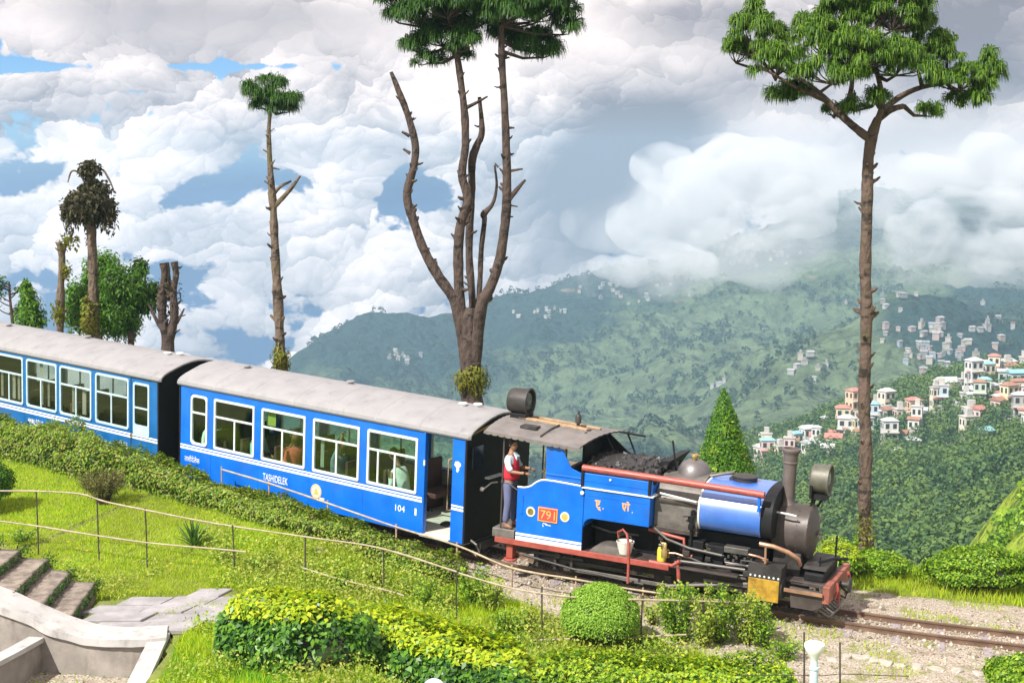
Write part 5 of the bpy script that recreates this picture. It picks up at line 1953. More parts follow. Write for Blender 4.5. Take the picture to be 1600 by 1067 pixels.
SZ = .50 + ZC
make_passenger(V1, -5.42, -.66, SZ, 'passenger in pale teal shirt at the second window of the bright blue coach', M['cl_teal'], (.10, -.08), 0.2)
make_passenger(V1, -4.40, -.67, SZ, 'passenger in coral red top beside the window with yellow curtain', M['cl_red'], (.05, -.05), -.3)
make_passenger(V1, -3.25, -.66, SZ, 'passenger in grey blue sleeve with raised arm behind glass', M['cl_denim'], (.05, 0), .1,
               [[Vector((.02, -.18, .47)), Vector((.14, -.24, .66)), Vector((.22, -.22, .92))], [Vector((.02, .18, .47)), Vector((.06, .24, .22)), Vector((.26, .16, .16))]])
make_passenger(V1, -1.62, -.66, SZ, 'passenger in white shirt bent forward at the window next to the open doorway', M['cl_white'], (.45, -.10), 3.14)
make_passenger(V1, -6.72, -.64, SZ, 'passenger in white sleeve at the narrow end window', M['cl_white'], (.05, 0), -.2)


def explode(o):
    """pieces of a part that do not touch become parts of their own with the same name"""
    bm = bmesh.new()
    bm.from_mesh(o.data)
    bm.verts.ensure_lookup_table()
    isl, seen = [], set()
    for v in bm.verts:
        if v.index in seen:
            continue
        st_, comp = [v], []
        seen.add(v.index)
        while st_:
            q = st_.pop()
            comp.append(q.index)
            for e in q.link_edges:
                w_ = e.other_vert(q)
                if w_.index not in seen:
                    seen.add(w_.index)
                    st_.append(w_)
        isl.append(set(comp))
    bm.free()
    if len(isl) < 2 or len(isl) > 14:
        return
    src = o.data
    for k, comp in enumerate(isl):
        bm = bmesh.new()
        bm.from_mesh(src)
        bm.verts.ensure_lookup_table()
        bmesh.ops.delete(bm, geom=[v for v in bm.verts if v.index not in comp], context='VERTS')
        me = bpy.data.meshes.new(src.name)
        bm.to_mesh(me)
        bm.free()
        for m_ in src.materials:
            me.materials.append(m_)
        if k == 0:
            o.data = me
        else:
            c = o.copy()
            c.data = me
            C.objects.link(c)


_whole = {'body', 'head', 'hair', 'eyes', 'shirt', 'vest', 'trousers', 'shoe', 'coal', 'lettering', 'rivets', 'bolts', 'chalk_mark', 'driving_wheel', 'wheelset', 'emblem_mark', 'pail', 'can', 'crank'}
for _r in (lo, coach_a, coach_b):
    for _o in list(_r.children_recursive):
        nm = _o.name.split('.')[0]
        if _o.type == 'MESH' and nm not in _whole and not _o.children:
            explode(_o)
        elif nm in ('rivets', 'bolts'):
            _o['kind'] = 'stuff'
# ------------------------------------------------------------------ permanent way
tr = thing('railway_track', 'narrow gauge railway track curving in front of the pine', 'railway track')
s_lo, s_hi = float(track_sq(VL.w(-22, 0, 0).x, VL.w(-22, 0, 0).y)[0]), TLEN - .5
for off in (-.33, .33):
    b = MB()
    prof = [(-.055, -.10), (.055, -.10), (.055, -.088), (.012, -.075), (.012, -.035), (.028, -.025), (.028, 0), (-.028, 0), (-.028, -.025), (-.012, -.035), (-.012, -.075), (-.055, -.088)]
    ss_ = np.arange(s_lo, s_hi, .35)
    v, n = [], len(prof)
    for s in ss_:
        p, q = track(s)
        sx = np.array([-q[1], q[0], 0])
        sx /= np.linalg.norm(sx)
        for a, h in prof:
            v.append(tuple(p + sx * (off + a) + np.array([0, 0, h])))
    b.add(v, [(i * n + k, i * n + (k + 1) % n, (i + 1) * n + (k + 1) % n, (i + 1) * n + k) for i in range(len(ss_) - 1) for k in range(n)])
    b.build('rail', M['rail'], tr)
_sl = []
for k in range(4):
    b = MB()
    r2 = random.Random(k)
    pts = [(x, y) for x, y in ((-.80, -.09), (.80, -.09), (.85, .0), (.80, .10), (-.78, .11), (-.84, .02))]
    pts = [(x + r2.uniform(-.03, .03), y + r2.uniform(-.015, .015)) for x, y in pts]
    b.prism(pts, 'z', -.26, -.075)
    me = b.mesh('sleeper', [M['sleeper']])
    bm = bmesh.new()
    bm.from_mesh(me)
    bmesh.ops.bevel(bm, geom=list(bm.edges), offset=.022, segments=2, affect='EDGES')
    bm.to_mesh(me)
    bm.free()
    _sl.append(me)
s = s_lo
k = 0
while s < s_hi:
    p, q = track(s)
    o = link_mesh('sleeper', _sl[k % 4], tr)
    o.location = (p[0], p[1], p[2] - .018)
    o.rotation_euler = (0, 0, math.atan2(q[1], q[0]) + PI / 2 + random.uniform(-.03, .03))
    s += .70 + random.uniform(-.03, .03)
    k += 1


def stones(name, n, sfun, mats, smin, smax, parent=None, seed=3):
    """loose angular stones, all in one mesh"""
    r = np.random.default_rng(seed)
    P = sfun(n, r)
    n = len(P)
    base = np.array([(1, 0, 0), (-1, 0, 0), (0, 1, 0), (0, -1, 0), (0, 0, .8), (0, 0, -.8)])
    sz = smin + (smax - smin) * r.random(n) ** 2.2
    V = base[None] * sz[:, None, None] * r.uniform(.6, 1.3, (n, 6, 3))
    a = r.random(n) * 6.28
    ca, sa = np.cos(a)[:, None], np.sin(a)[:, None]
    X, Y = V[..., 0] * ca - V[..., 1] * sa, V[..., 0] * sa + V[..., 1] * ca
    V = np.stack([X, Y, V[..., 2] + .35 * X * r.uniform(-1, 1, (n, 1))], -1) + P[:, None]
    f = np.array([(0, 2, 4), (2, 1, 4), (1, 3, 4), (3, 0, 4), (2, 0, 5), (1, 2, 5), (3, 1, 5), (0, 3, 5)])
    F = (f[None] + (np.arange(n) * 6)[:, None, None]).reshape(-1, 3)
    return npmesh(name, V.reshape(-1, 3), F, mats, parent)


def stonemat():
    m, b, out = mat('mixed_ballast')
    g = b.node('ShaderNodeNewGeometry')
    c = b.ramp(g.outputs['Random Per Island'], [(0, (.13, .10, .08)), (.3, (.25, .205, .165)), (.6, (.36, .30, .24)), (.8, (.50, .44, .37)), (1, (.32, .22, .18))])
    p = b.node('ShaderNodeBsdfPrincipled')
    b.put(p.inputs['Base Color'], c)
    p.inputs['Roughness'].default_value = .9
    b.put(out.inputs['Surface'], p.outputs[0])
    return m


M['ballast'] = stonemat()


def bal_pts(n, r):
    s = r.uniform(s_lo + 8, s_hi, n)
    off = np.clip(r.normal(0, .62, n), -1.5, 1.9)
    out = []
    for a, o in zip(s, off):
        p, q = track(a)
        sx = np.array([-q[1], q[0], 0])
        w = p - sx * o
        out.append((w[0], w[1], 0))
    P = np.array(out)
    P[:, 2] = H(P[:, 0], P[:, 1]) + .005
    return P


tag(stones('ballast', 15000, bal_pts, M['ballast'], .012, .055), kind='stuff')


def grit_pts(n, r):
    X, Y = r.uniform(-2, 11, n * 3), r.uniform(16.5, 25, n * 3)
    g = gravel_mask(X, Y, None) > .6
    X, Y = X[g][:n], Y[g][:n]
    return np.stack([X, Y, H(X, Y)], -1)


tag(stones('gravel', 9000, grit_pts, M['ballast'], .007, .028, seed=5), kind='stuff')


def rock(name, p, rx, ry, rz, material, label=None, group=None, seed=0, parent=None):
    bm = bmesh.new()
    bmesh.ops.create_icosphere(bm, subdivisions=3, radius=1)
    off = Vector((seed * 3.1, seed * 1.7, seed))
    for v in bm.verts:
        d = noise.noise(v.co * 1.3 + off) * .35 + noise.noise(v.co * 3.2 + off) * .12
        c = v.co * (1 + d)
        c = Vector((max(-.85, min(.85, c.x)), max(-.85, min(.85, c.y)), max(-.8, min(.75, c.z))))
        v.co = Vector((c.x * rx, c.y * ry, c.z * rz))
    me = bpy.data.meshes.new(name)
    bm.to_mesh(me)
    bm.free()
    me.materials.append(material)
    o = link_mesh(name, me, parent)
    o.location = p
    o.rotation_euler = (0, 0, seed * 1.1)
    o.data.shade_smooth()
    o.data.set_sharp_from_angle(angle=R(38))
    if label:
        tag(o, label, 'stone', group)
    return o


EG = 'edging stones beside the gravel strip'
for k, (px, py) in enumerate([(1300, 1031), (1322, 1027), (1338, 1026), (1352, 1029), (1366, 1031), (1380, 1036), (1404, 1040), (1432, 1042), (1462, 1046), (1496, 1049), (1528, 1053), (1552, 1056)]):
    p = ground_at(px, py)
    rock('edging_stone', p + Vector((0, 0, -.01)), .10 + .03 * (k % 3), .08, .055 + .02 * (k % 2), M['stone'], 'rough stone in the half buried row edging the pale gravel', EG, k)
for k, (px, py, sz, lab) in enumerate([(606, 880, .14, 'pale stone lowest in the weeds under the coach doorway'), (632, 884, .17, 'largest pale stone showing through weeds below the coach'), (656, 890, .13, 'pale stone at the right end of the weedy stones below the coach'),
                                       (500, 862, .10, 'small pale stone among weeds under the coach windows')]):
    rock('garden_stone', ground_at(px, py) + Vector((0, 0, .02)), sz, sz * .8, sz * .9, M['stone'], lab, 'pale stones in the weeds below the coach', k + 20)

# ------------------------------------------------------------------ steps, path, white walls
st = thing('stone_steps', 'mossy rough stone steps coming down beside the white wall', 'steps', at_z(90, 930, PATH_Z))
NOSE = [((113, 957), (150, 909)), ((68, 941), (110, 893)), ((22, 925), (76, 872)), ((-25, 905), (34, 858)), ((-70, 888), (-6, 842)), ((-115, 868), (-46, 826))]
for k in range(5):
    z = PATH_Z + .15 * (k + 1)
    A, B = at_z(*NOSE[k][0], z), at_z(*NOSE[k][1], z)
    A2, B2 = at_z(*NOSE[k + 1][0], z + .15), at_z(*NOSE[k + 1][1], z + .15)
    d = ((A2 + B2) - (A + B)).normalized() * .06
    quad = [A, B, B2 + d, A2 + d]
    bm = bmesh.new()
    bot = [bm.verts.new((q.x, q.y, z - .32)) for q in quad]
    tp_ = [bm.verts.new((q.x, q.y, z)) for q in quad]
    bm.faces.new(bot[::-1])
    bm.faces.new(tp_)
    for i in range(4):
        bm.faces.new((bot[i], bot[(i + 1) % 4], tp_[(i + 1) % 4], tp_[i]))
    bmesh.ops.recalc_face_normals(bm, faces=bm.faces)
    bmesh.ops.subdivide_edges(bm, edges=list(bm.edges), cuts=9, use_grid_fill=True)
    for v in bm.verts:
        q = v.co
        v.co += Vector((noise.noise(q * 4) * .03, noise.noise(q * 4 + Vector((9, 0, 0))) * .03, noise.noise(q * 5 + Vector((0, 9, 0))) * .022))
    me = bpy.data.meshes.new('step')
    bm.to_mesh(me)
    bm.free()
    me.materials.append(M['step'])
    me.shade_smooth()
    o = link_mesh('step', me, st)
    o.matrix_parent_inverse = Matrix.Translation(st.location).inverted()


def wall_run(pts, z_off, width, body_h, cap_t, root, side):
    """coping and rendered wall along a plan line; side = which way the thickness lies"""
    n = len(pts)
    L_, R_ = [], []
    for i, p in enumerate(pts):
        a, b_ = pts[max(0, i - 1)], pts[min(n - 1, i + 1)]
        d = Vector((b_.x - a.x, b_.y - a.y, 0)).normalized()
        nn = Vector((d.y, -d.x, 0)) * side
        L_.append(p)
        R_.append(p + nn * width)
    for nm, o0, o1, zt, zb, m_ in (('coping', -.03, .035, 0, -cap_t, M['cap']), ('wall_body', .02, -.02, -cap_t, -body_h, M['render_wall'])):
        bm = bmesh.new()
        rows = []
        for l, r_ in zip(L_, R_):
            d = (r_ - l).normalized()
            a, c = l + d * o0, r_ + d * o1
            rows.append([bm.verts.new((a.x, a.y, l.z + z_off + zt)), bm.verts.new((c.x, c.y, l.z + z_off + zt)), bm.verts.new((c.x, c.y, l.z + z_off + zb)), bm.verts.new((a.x, a.y, l.z + z_off + zb))])
        for u, w in zip(rows[:-1], rows[1:]):
            for k in range(4):
                bm.faces.new((u[k], u[(k + 1) % 4], w[(k + 1) % 4], w[k]))
        bm.faces.new(rows[0])
        bm.faces.new(rows[-1][::-1])
        bmesh.ops.recalc_face_normals(bm, faces=bm.faces)
        bmesh.ops.subdivide_edges(bm, edges=list(bm.edges), cuts=4, use_grid_fill=True)
        for v in bm.verts:
            q = v.co
            v.co += Vector((0, noise.noise(q * 3) * .012, noise.noise(q * 4 + Vector((5, 0, 0))) * .008))
        me = bpy.data.meshes.new(nm)
        bm.to_mesh(me)
        bm.free()
        me.materials.append(m_)
        me.shade_smooth()
        me.set_sharp_from_angle(angle=R(45))
        link_mesh(nm, me, root)


def smooth_line(P, per=5):
    return _spline(list(P), per)


w1 = thing('garden_wall', 'low curved whitewashed wall along the flagstone path', 'wall')
wall_run(smooth_line(WALL_PTS), .03, .54, 1.5, .11, w1, 1)
w2 = thing('garden_wall', 'white topped wall running down beside the bright lawn', 'wall')
wall_run(SIDE_PTS, .02, .20, .8, .07, w2, 1)
w3 = thing('garden_wall', 'dark sided wall with narrow white coping, lower left corner', 'wall')
_q = [at_z(86, 974, PATH_Z - .04), at_z(0, 1020, PATH_Z - .02), at_z(-60, 1052, PATH_Z)]
wall_run(_q, .0, .17, .8, .07, w3, -1)

# flagstone path: separate slabs
fp_ = thing('flagstone_path', 'grey flagstone path between the white wall and the upper lawn', 'path', at_z(250, 950, PATH_Z))
_poly = PATH_POLY
xs = [p[0] for p in _poly]
ys = [p[1] for p in _poly]
y = min(ys) - .1
row = 0
while y < max(ys) + .2:
    x = min(xs) - .3 + .25 * (row % 2)
    dy = random.uniform(.34, .48)
    while x < max(xs) + .3:
        dx = random.uniform(.5, .95)
        sk = .35
        c = [(x + .012 + sk * (y - min(ys)), y + .012), (x + dx - .012 + sk * (y - min(ys)), y + .012), (x + dx - .012 + sk * (y + dy - min(ys)), y + dy - .012), (x + .012 + sk * (y + dy - min(ys)), y + dy - .012)]
        c = [(a + random.uniform(-.02, .02), b_ + random.uniform(-.02, .02)) for a, b_ in c]
        mx_, my_ = sum(a for a, _ in c) / 4, sum(b_ for _, b_ in c) / 4
        if inside(_poly, np.array([mx_]), np.array([my_]))[0]:
            b = MB()
            zt = PATH_Z + random.uniform(-.012, .012)
            b.prism(c, 'z', zt - .07, zt)
            o = b.build('flagstone', M['flag'], fp_, bevel=.012)
            o.matrix_parent_inverse = Matrix.Translation(fp_.location).inverted()
        x += dx
    y += dy
    row += 1


# ------------------------------------------------------------------ fences
def z_at(p, py):
    """height over plan point p that appears at photograph row py"""
    k = (533.5 - py) / FPX
    d = math.cos(PITCH) - k * math.sin(PITCH)
    u = math.sin(PITCH) + k * math.cos(PITCH)
    return CAM_H + p.y * u / d


def on_q(px, py, q):
    """where a view ray passes the line running q metres to the garden side of the track"""
    d = ray(px, py)
    ts = np.linspace(15, 42, 1400)
    Q = track_sq(d.x * ts, d.y * ts)[1]
    k = np.argmax(Q <= q)
    return Vector((d.x * ts[k], d.y * ts[k], CAM_H + d.z * ts[k]))


def fence(root, posts, top, low, r_post=.013, r_rail=.016, wires=()):
    """posts: (px, ground py, top py); rails follow photograph rows through the line of the posts"""
    base = []
    for px, gy, ty in posts:
        g = ground_at(px, gy)
        z1 = z_at(g, ty)
        b = MB()
        b.tube([(g.x, g.y, g.z - .15), (g.x + random.uniform(-.01, .01), g.y, (g.z + z1) / 2), (g.x + random.uniform(-.02, .02), g.y, z1 + .04)], r_post, 7, jit=.15)
        b.build('post', M['post'], root)
        base.append((px, g))
    xs = [q[0] for q in base]

    def plan(px):
        # plan position under image column px on the fence line
        Y = np.interp(px, xs, [q[1].y for q in base])
        return Vector((0, Y, 0))
    for ln, nm in ((top, 'top_rail'), (low, 'lower_rail')):
        for seg in ln:
            pts = []
            for px, py in seg:
                p = plan(px)
                q = at_y(px, py, p.y)
                pts.append(q + Vector((0, -.015, random.uniform(-.006, .006))))
            pts = _spline(pts, 5) if len(pts) > 2 else pts
            b = MB()
            b.tube(pts, [r_rail * random.uniform(.8, 1.15) for _ in pts], 7)
            b.build(nm, M['bamboo'], root, smooth=60)


gf = thing('garden_fence', 'iron posts with two bamboo rails across the upper lawn', 'fence')
fence(gf, [(-60, 862, 762), (60, 868, 768), (155, 876, 782), (230, 888, 797), (366, 902, 824), (478, 912, 840), (600, 940, 860), (714, 975, 892), (847, 1003, 920), (892, 1010, 930), (1002, 1012, 934), (1098, 1008, 938), (1190, 1000, 942)],
      [[(-80, 764), (0, 766), (60, 767), (125, 771), (165, 783), (225, 796), (340, 818), (480, 838), (593, 855), (714, 892)], [(700, 890), (800, 918), (897, 932), (1000, 936), (1098, 939), (1192, 943)]],
      [[(-80, 803), (0, 813), (60, 822), (130, 833), (230, 847), (350, 858), (385, 862)], [(470, 886), (481, 889), (530, 904), (604, 921), (632, 930)], [(795, 1001), (880, 998), (960, 996), (1072, 991)]])
tf = thing('trackside_fence', 'thin bamboo rail fence close beside the coach and engine', 'fence')
_top = [(346, 733), (420, 755), (512, 786), (619, 823), (714, 852), (800, 887), (900, 905), (1005, 923), (1110, 936), (1195, 946)]
pp = [on_q(x, y, 1.32) for x, y in _top]
b = MB()
sp_ = _spline(pp, 5)
b.tube(sp_, [.018 * random.uniform(.8, 1.2) for _ in sp_], 7)
b.build('top_rail', M['bamboo'], tf, smooth=60)
for p in pp:
    b = MB()
    g = hz(p.x, p.y)
    b.tube([(p.x, p.y + .02, g - .1), (p.x, p.y + .02, max(p.z + .05, g + .25))], .016, 7, jit=.15)
    b.build('post', M['wood'], tf)
wf = thing('wire_fence', 'two rusty rods strung with wire beside the white lamp', 'fence')
wp = []
for px, ty in ((1257, 987), (1313, 1003)):
    p = at_y(px, ty, 18.6)
    g = hz(p.x, p.y)
    b = MB()
    b.tube([(p.x, p.y, g - .1), (p.x + .01, p.y, (g + p.z) / 2), (p.x - .005, p.y, p.z)], .013, 7, jit=.2)
    b.build('post', M['post'], wf)
    wp.append(p)
for py in (1054, 1100):
    b = MB()
    b.tube([at_y(1150, py + 1, 18.6), at_y(1257, py, 18.59), at_y(1285, py + 1, 18.6), at_y(1313, py - 2, 18.59), at_y(1420, py + 2, 18.6)], .006, 5)
    b.build('wire', M['post'], wf)

# white garden lamps
lp = thing('garden_lamp', 'white flared lamp head on slim pale blue post', 'lamp')
p = at_y(1272, 1040, 18.0)
g = hz(p.x, p.y)
zt = z_at(p, 1003)
b = MB()
b.lathe([(.055, g - .1), (.055, zt - .36), (.068, zt - .355), (.068, zt - .33), (.050, zt - .325), (.048, zt - .24)], (p.x, p.y, 0), 'z', 18)
b.build('post', M['pale_blue'], lp, smooth=40)
b = MB()
b.lathe([(.048, zt - .24), (.062, zt - .20), (.10, zt - .14), (.135, zt - .06), (.132, zt - .02), (.10, zt), (.0, zt + .012)], (p.x, p.y, 0), 'z', 22)
b.build('lamp_head', M['lamp_white'], lp, smooth=50)
lp = thing('garden_lamp', 'round white globe lamp in front of the leafy hedge', 'lamp')
p = at_y(678, 1080, 17.6)
g = hz(p.x, p.y)
zt = z_at(p, 1060)
b = MB()
b.lathe([(.04, g - .1), (.04, zt - .30), (.07, zt - .29), (.07, zt - .26)], (p.x, p.y, 0), 'z', 14)
b.build('post', M['pale_blue'], lp, smooth=40)
b = MB()
b.lathe([(.05, zt - .28)] + [(.155 * math.sin(t), zt - .155 + .155 * math.cos(t)) for t in np.linspace(2.7, .0, 14)], (p.x, p.y, 0), 'z', 26)
b.build('globe', M['lamp_white'], lp, smooth=70)
# ------------------------------------------------------------------ grass and weeds
def scatter(n, x0, x1, y0, y1, keep, r=rng):
    X, Y = r.uniform(x0, x1, n), r.uniform(y0, y1, n)
    k = keep(X, Y)
    X, Y = X[k], Y[k]
    return np.stack([X, Y, H(X, Y) - .01], -1)


def green_ok(X, Y):
    S, Q, Z = track_sq(X, Y)
    k = (gravel_mask(X, Y, None) < .42) & ~inside(PATH_POLY, X, Y) & ~inside(_yard, X, Y)
    # keep out of the walls and steps
    for A, B, w in [(WALL_PTS[i], WALL_PTS[i + 1], .66) for i in range(len(WALL_PTS) - 1)] + [(SIDE_PTS[i], SIDE_PTS[i + 1], .28) for i in range(len(SIDE_PTS) - 1)]:
        d = np.array([B.x - A.x, B.y - A.y])
        t = np.clip(((X - A.x) * d[0] + (Y - A.y) * d[1]) / (d @ d), 0, 1)
        k &= np.hypot(X - A.x - t * d[0], Y - A.y - t * d[1]) > w * .5 + .05
    k &= ~inside([(at_z(*q, .3).x, at_z(*q, .3).y) for q in ((113, 957), (150, 909), (76, 872), (34, 858), (-46, 826), (-115, 868))], X, Y)
    return k & (Y < 32)


Pg = scatter(420000, -14, -1.2, 18.5, 32, lambda X, Y: green_ok(X, Y) & (track_sq(X, Y)[1] > 1.4) & (Y > 21 - X * -.02) & ~inside(LAWN2, X, Y))
V, F = blade_tris(Pg, rng.uniform(.03, .085, len(Pg)), .0075, .9)
tag(npmesh('lawn_grass', V, F, M['grass']), kind='stuff')
Pg = scatter(160000, -6.5, -.5, 16.5, 21.6, lambda X, Y: inside(LAWN2, X, Y) & green_ok(X, Y))
V, F = blade_tris(Pg, rng.uniform(.03, .075, len(Pg)), .0065, .9)
tag(npmesh('lush_grass', V, F, M['lush']), kind='stuff')
# rough grass and weeds of the garden in front of the engine, and the verge behind the track
Pg = scatter(190000, -5, 6.5, 17.5, 25.5, lambda X, Y: green_ok(X, Y) & (track_sq(X, Y)[1] > 1.1))
k = rng.random(len(Pg)) < sst(fbm(Pg[:, 0], Pg[:, 1], .9, 3, 33), .36, .56) * .9 + .1
V1a, F1a = blade_tris(Pg[k], rng.uniform(.05, .20, k.sum()), .009, .9)
tag(npmesh('rough_grass', V1a, F1a, M['grass']), kind='stuff')
Pw = scatter(90000, -5.5, 6.5, 17.5, 25.5, lambda X, Y: green_ok(X, Y) & (track_sq(X, Y)[1] > 1.15) & (fbm(X, Y, .8, 3, 35) > .47))
Pw[:, 2] += rng.random(len(Pw)) ** 1.6 * .30
V, F = leaf_quads(Pw, rng.normal(size=(len(Pw), 3)) * .6 + np.array([0, -.3, 1]), rng.uniform(.03, .075, len(Pw)), .6)
tag(npmesh('weeds', V, F, M['weed']), kind='stuff')
Pv = scatter(150000, -3, 16, 21, 33, lambda X, Y: (track_sq(X, Y)[1] < -1.7) & (gravel_mask(X, Y, None) < .5))
V, F = blade_tris(Pv, rng.uniform(.05, .22, len(Pv)), .010, .8)
tag(npmesh('verge_grass', V, F, M['grass']), kind='stuff')
Pf = scatter(30000, -8.6, -1.5, 20.5, 25.5, lambda X, Y: green_ok(X, Y) & (fbm(X, Y, 1.1, 3, 51) > .45))
# taller herbs along the fence on the lawn edge
kk = np.abs(Pf[:, 1] - (22.9 + .05 * (Pf[:, 0] + 6))) < .7
Pf = Pf[kk]
Pf[:, 2] += rng.random(len(Pf)) ** 1.5 * .34
V, F = leaf_quads(Pf, rng.normal(size=(len(Pf), 3)) * .6 + np.array([0, -.3, 1]), rng.uniform(.03, .07, len(Pf)), .6)
tag(npmesh('flower_bed_herbs', V, F, M['weed']), kind='stuff')
# grass tufts in the low yard
Py = scatter(9000, -9, -5, 17, 21, lambda X, Y: inside(_yard, X, Y) & (fbm(X, Y, 1.6, 3, 55) > .52))
V, F = leaf_quads(Py, rng.normal(size=(len(Py), 3)) * .7 + np.array([0, 0, 1]), rng.uniform(.03, .07, len(Py)), .5)
tag(npmesh('yard_weeds', V, F, M['bush']), kind='stuff')

for k, (px, py) in enumerate([(122, 856), (137, 860), (268, 880), (303, 876), (262, 884), (108, 846)]):
    g = ground_at(px, py + 12)
    f_ = thing('flower', 'small yellow flower on its stalk in the lawn edge herbs', 'flower', g, None, 'yellow flowers by the garden fence')
    b = MB()
    b.tube([(0, 0, 0), (.01, 0, .15), (.0, -.01, z_at(g, py) - g.z)], .005, 5)
    b.build('stalk', M['grass'], f_)
    b = MB()
    for q in range(7):
        a = 2 * PI * q / 7
        b.add([(0, 0, 0), (.02 * math.cos(a - .3), .02 * math.sin(a - .3), .01), (.042 * math.cos(a), .042 * math.sin(a), .005), (.02 * math.cos(a + .3), .02 * math.sin(a + .3), .01)], [(0, 1, 2, 3)])
    o = b.build('petals', M['flower'], f_)
    o.location = (0, -.01, z_at(g, py) - g.z)


# ------------------------------------------------------------------ hedges and bushes
def lump_points(n, c, rad, r=rng, shell=.72, freq=2.2, amp=.25, seed=0, flat_bottom=True):
    """points and outward normals in the outer layer of a lumpy ellipsoid"""
    d = nrm(r.normal(size=(n, 3)))
    if flat_bottom:
        d[:, 2] = np.where(d[:, 2] < -.35, -d[:, 2] * r.random(n), d[:, 2])
        d = nrm(d)
    a = fbm(np.arctan2(d[:, 1], d[:, 0]) * freq + seed * 7, d[:, 2] * freq * 1.6 + seed, 1.0, 3, seed)
    k = (1 + (a - .5) * 2 * amp) * (shell + (1 - shell) * r.random(n))
    P = np.asarray(c) + d * np.asarray(rad) * k[:, None]
    return P, d


def core_blob(name, c, rad, material, parent, seed=0, scale=.72):  # dark solid added inside foliage to block light, not real twigs
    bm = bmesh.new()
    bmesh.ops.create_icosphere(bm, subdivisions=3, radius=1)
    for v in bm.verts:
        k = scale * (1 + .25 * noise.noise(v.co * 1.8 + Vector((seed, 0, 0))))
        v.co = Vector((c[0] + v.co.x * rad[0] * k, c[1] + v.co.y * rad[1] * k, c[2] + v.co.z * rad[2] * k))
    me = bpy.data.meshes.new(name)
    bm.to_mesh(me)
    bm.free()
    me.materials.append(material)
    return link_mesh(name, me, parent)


M['core'] = solid('dark_light_block', (.022, .035, .010), .95, var=.4, scale=14)  # dark colour of the solid cores added to stop light inside foliage


def bush(name, label, cat, g, rx, ry, rz, material, n, size, seed=0, group=None, stems=5, amp=.28, topmat=None, shell=.66, core=.74):
    t = thing(name, label, cat, g, None, group)
    r = np.random.default_rng(100 + seed)
    P, N = lump_points(n, (0, 0, rz * .92), (rx, ry, rz), r, shell, 2.2, amp, seed)
    P[:, 2] = np.maximum(P[:, 2], .01)
    V, F = leaf_quads(P, N + r.normal(size=N.shape) * .55 + np.array([0, 0, .35]), r.uniform(.7, 1.3, n) * size, .58, r=r)
    mats, mi = [material], None
    if topmat:
        mats = [material, topmat]
        mi = ((P[:, 2] > rz * 1.35) & (r.random(n) < .75)).astype(int)
    npmesh('foliage', V, F, mats, t, mi)
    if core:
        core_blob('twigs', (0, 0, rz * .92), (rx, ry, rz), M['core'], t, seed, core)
    b = MB()
    for k in range(stems):
        a = 2 * PI * k / stems + seed
        b.tube([(.06 * math.cos(a), .06 * math.sin(a), -.08), (rx * .3 * math.cos(a), ry * .3 * math.sin(a), rz * .6), (rx * .6 * math.cos(a + .3), ry * .6 * math.sin(a + .3), rz * 1.3)], [.016, .011, .005], 5)
    b.build('stems', M['bark'], t)
    return t


def weedy(name, label, cat, g, rx, hgt, material, seed=0, group=None, size=.055, stems=14):
    """loose many-stemmed plant: leaves all the way up thin leaning stems"""
    t = thing(name, label, cat, g, None, group)
    r = random.Random(500 + seed)
    b, P = MB(), []
    for k in range(stems):
        a, w = r.uniform(0, 2 * PI), r.random() ** .6
        h_ = hgt * r.uniform(.55, 1.08) * (1 - .25 * w)
        e = Vector((rx * 1.15 * w * math.cos(a), rx * 1.15 * w * math.sin(a), h_))
        q = [Vector((e.x * .25, e.y * .25, -.05)), Vector((e.x * .55, e.y * .55, h_ * .5)), e]
        b.tube(q, [.008, .006, .003], 4)
        n_ = int(70 * h_ / .5 * (rx / .24))
        for _ in range(n_):
            f = r.uniform(.06, 1.02) ** .8
            c = q[0].lerp(q[1], f * 2) if f < .5 else q[1].lerp(q[2], f * 2 - 1)
            P.append(c + Vector((r.gauss(0, .045), r.gauss(0, .045), r.gauss(0, .03))) * (1.3 - .5 * f))
    b.build('stems', M['bark'], t)
    P = np.array([tuple(q) for q in P])
    P[:, 2] = np.maximum(P[:, 2], .01)
    V, F = leaf_quads(P, rng.normal(size=P.shape) * .7 + np.array([0, -.3, .9]), rng.uniform(.6, 1.3, len(P)) * size, .55)
    npmesh('foliage', V, F, material, t)
    return t


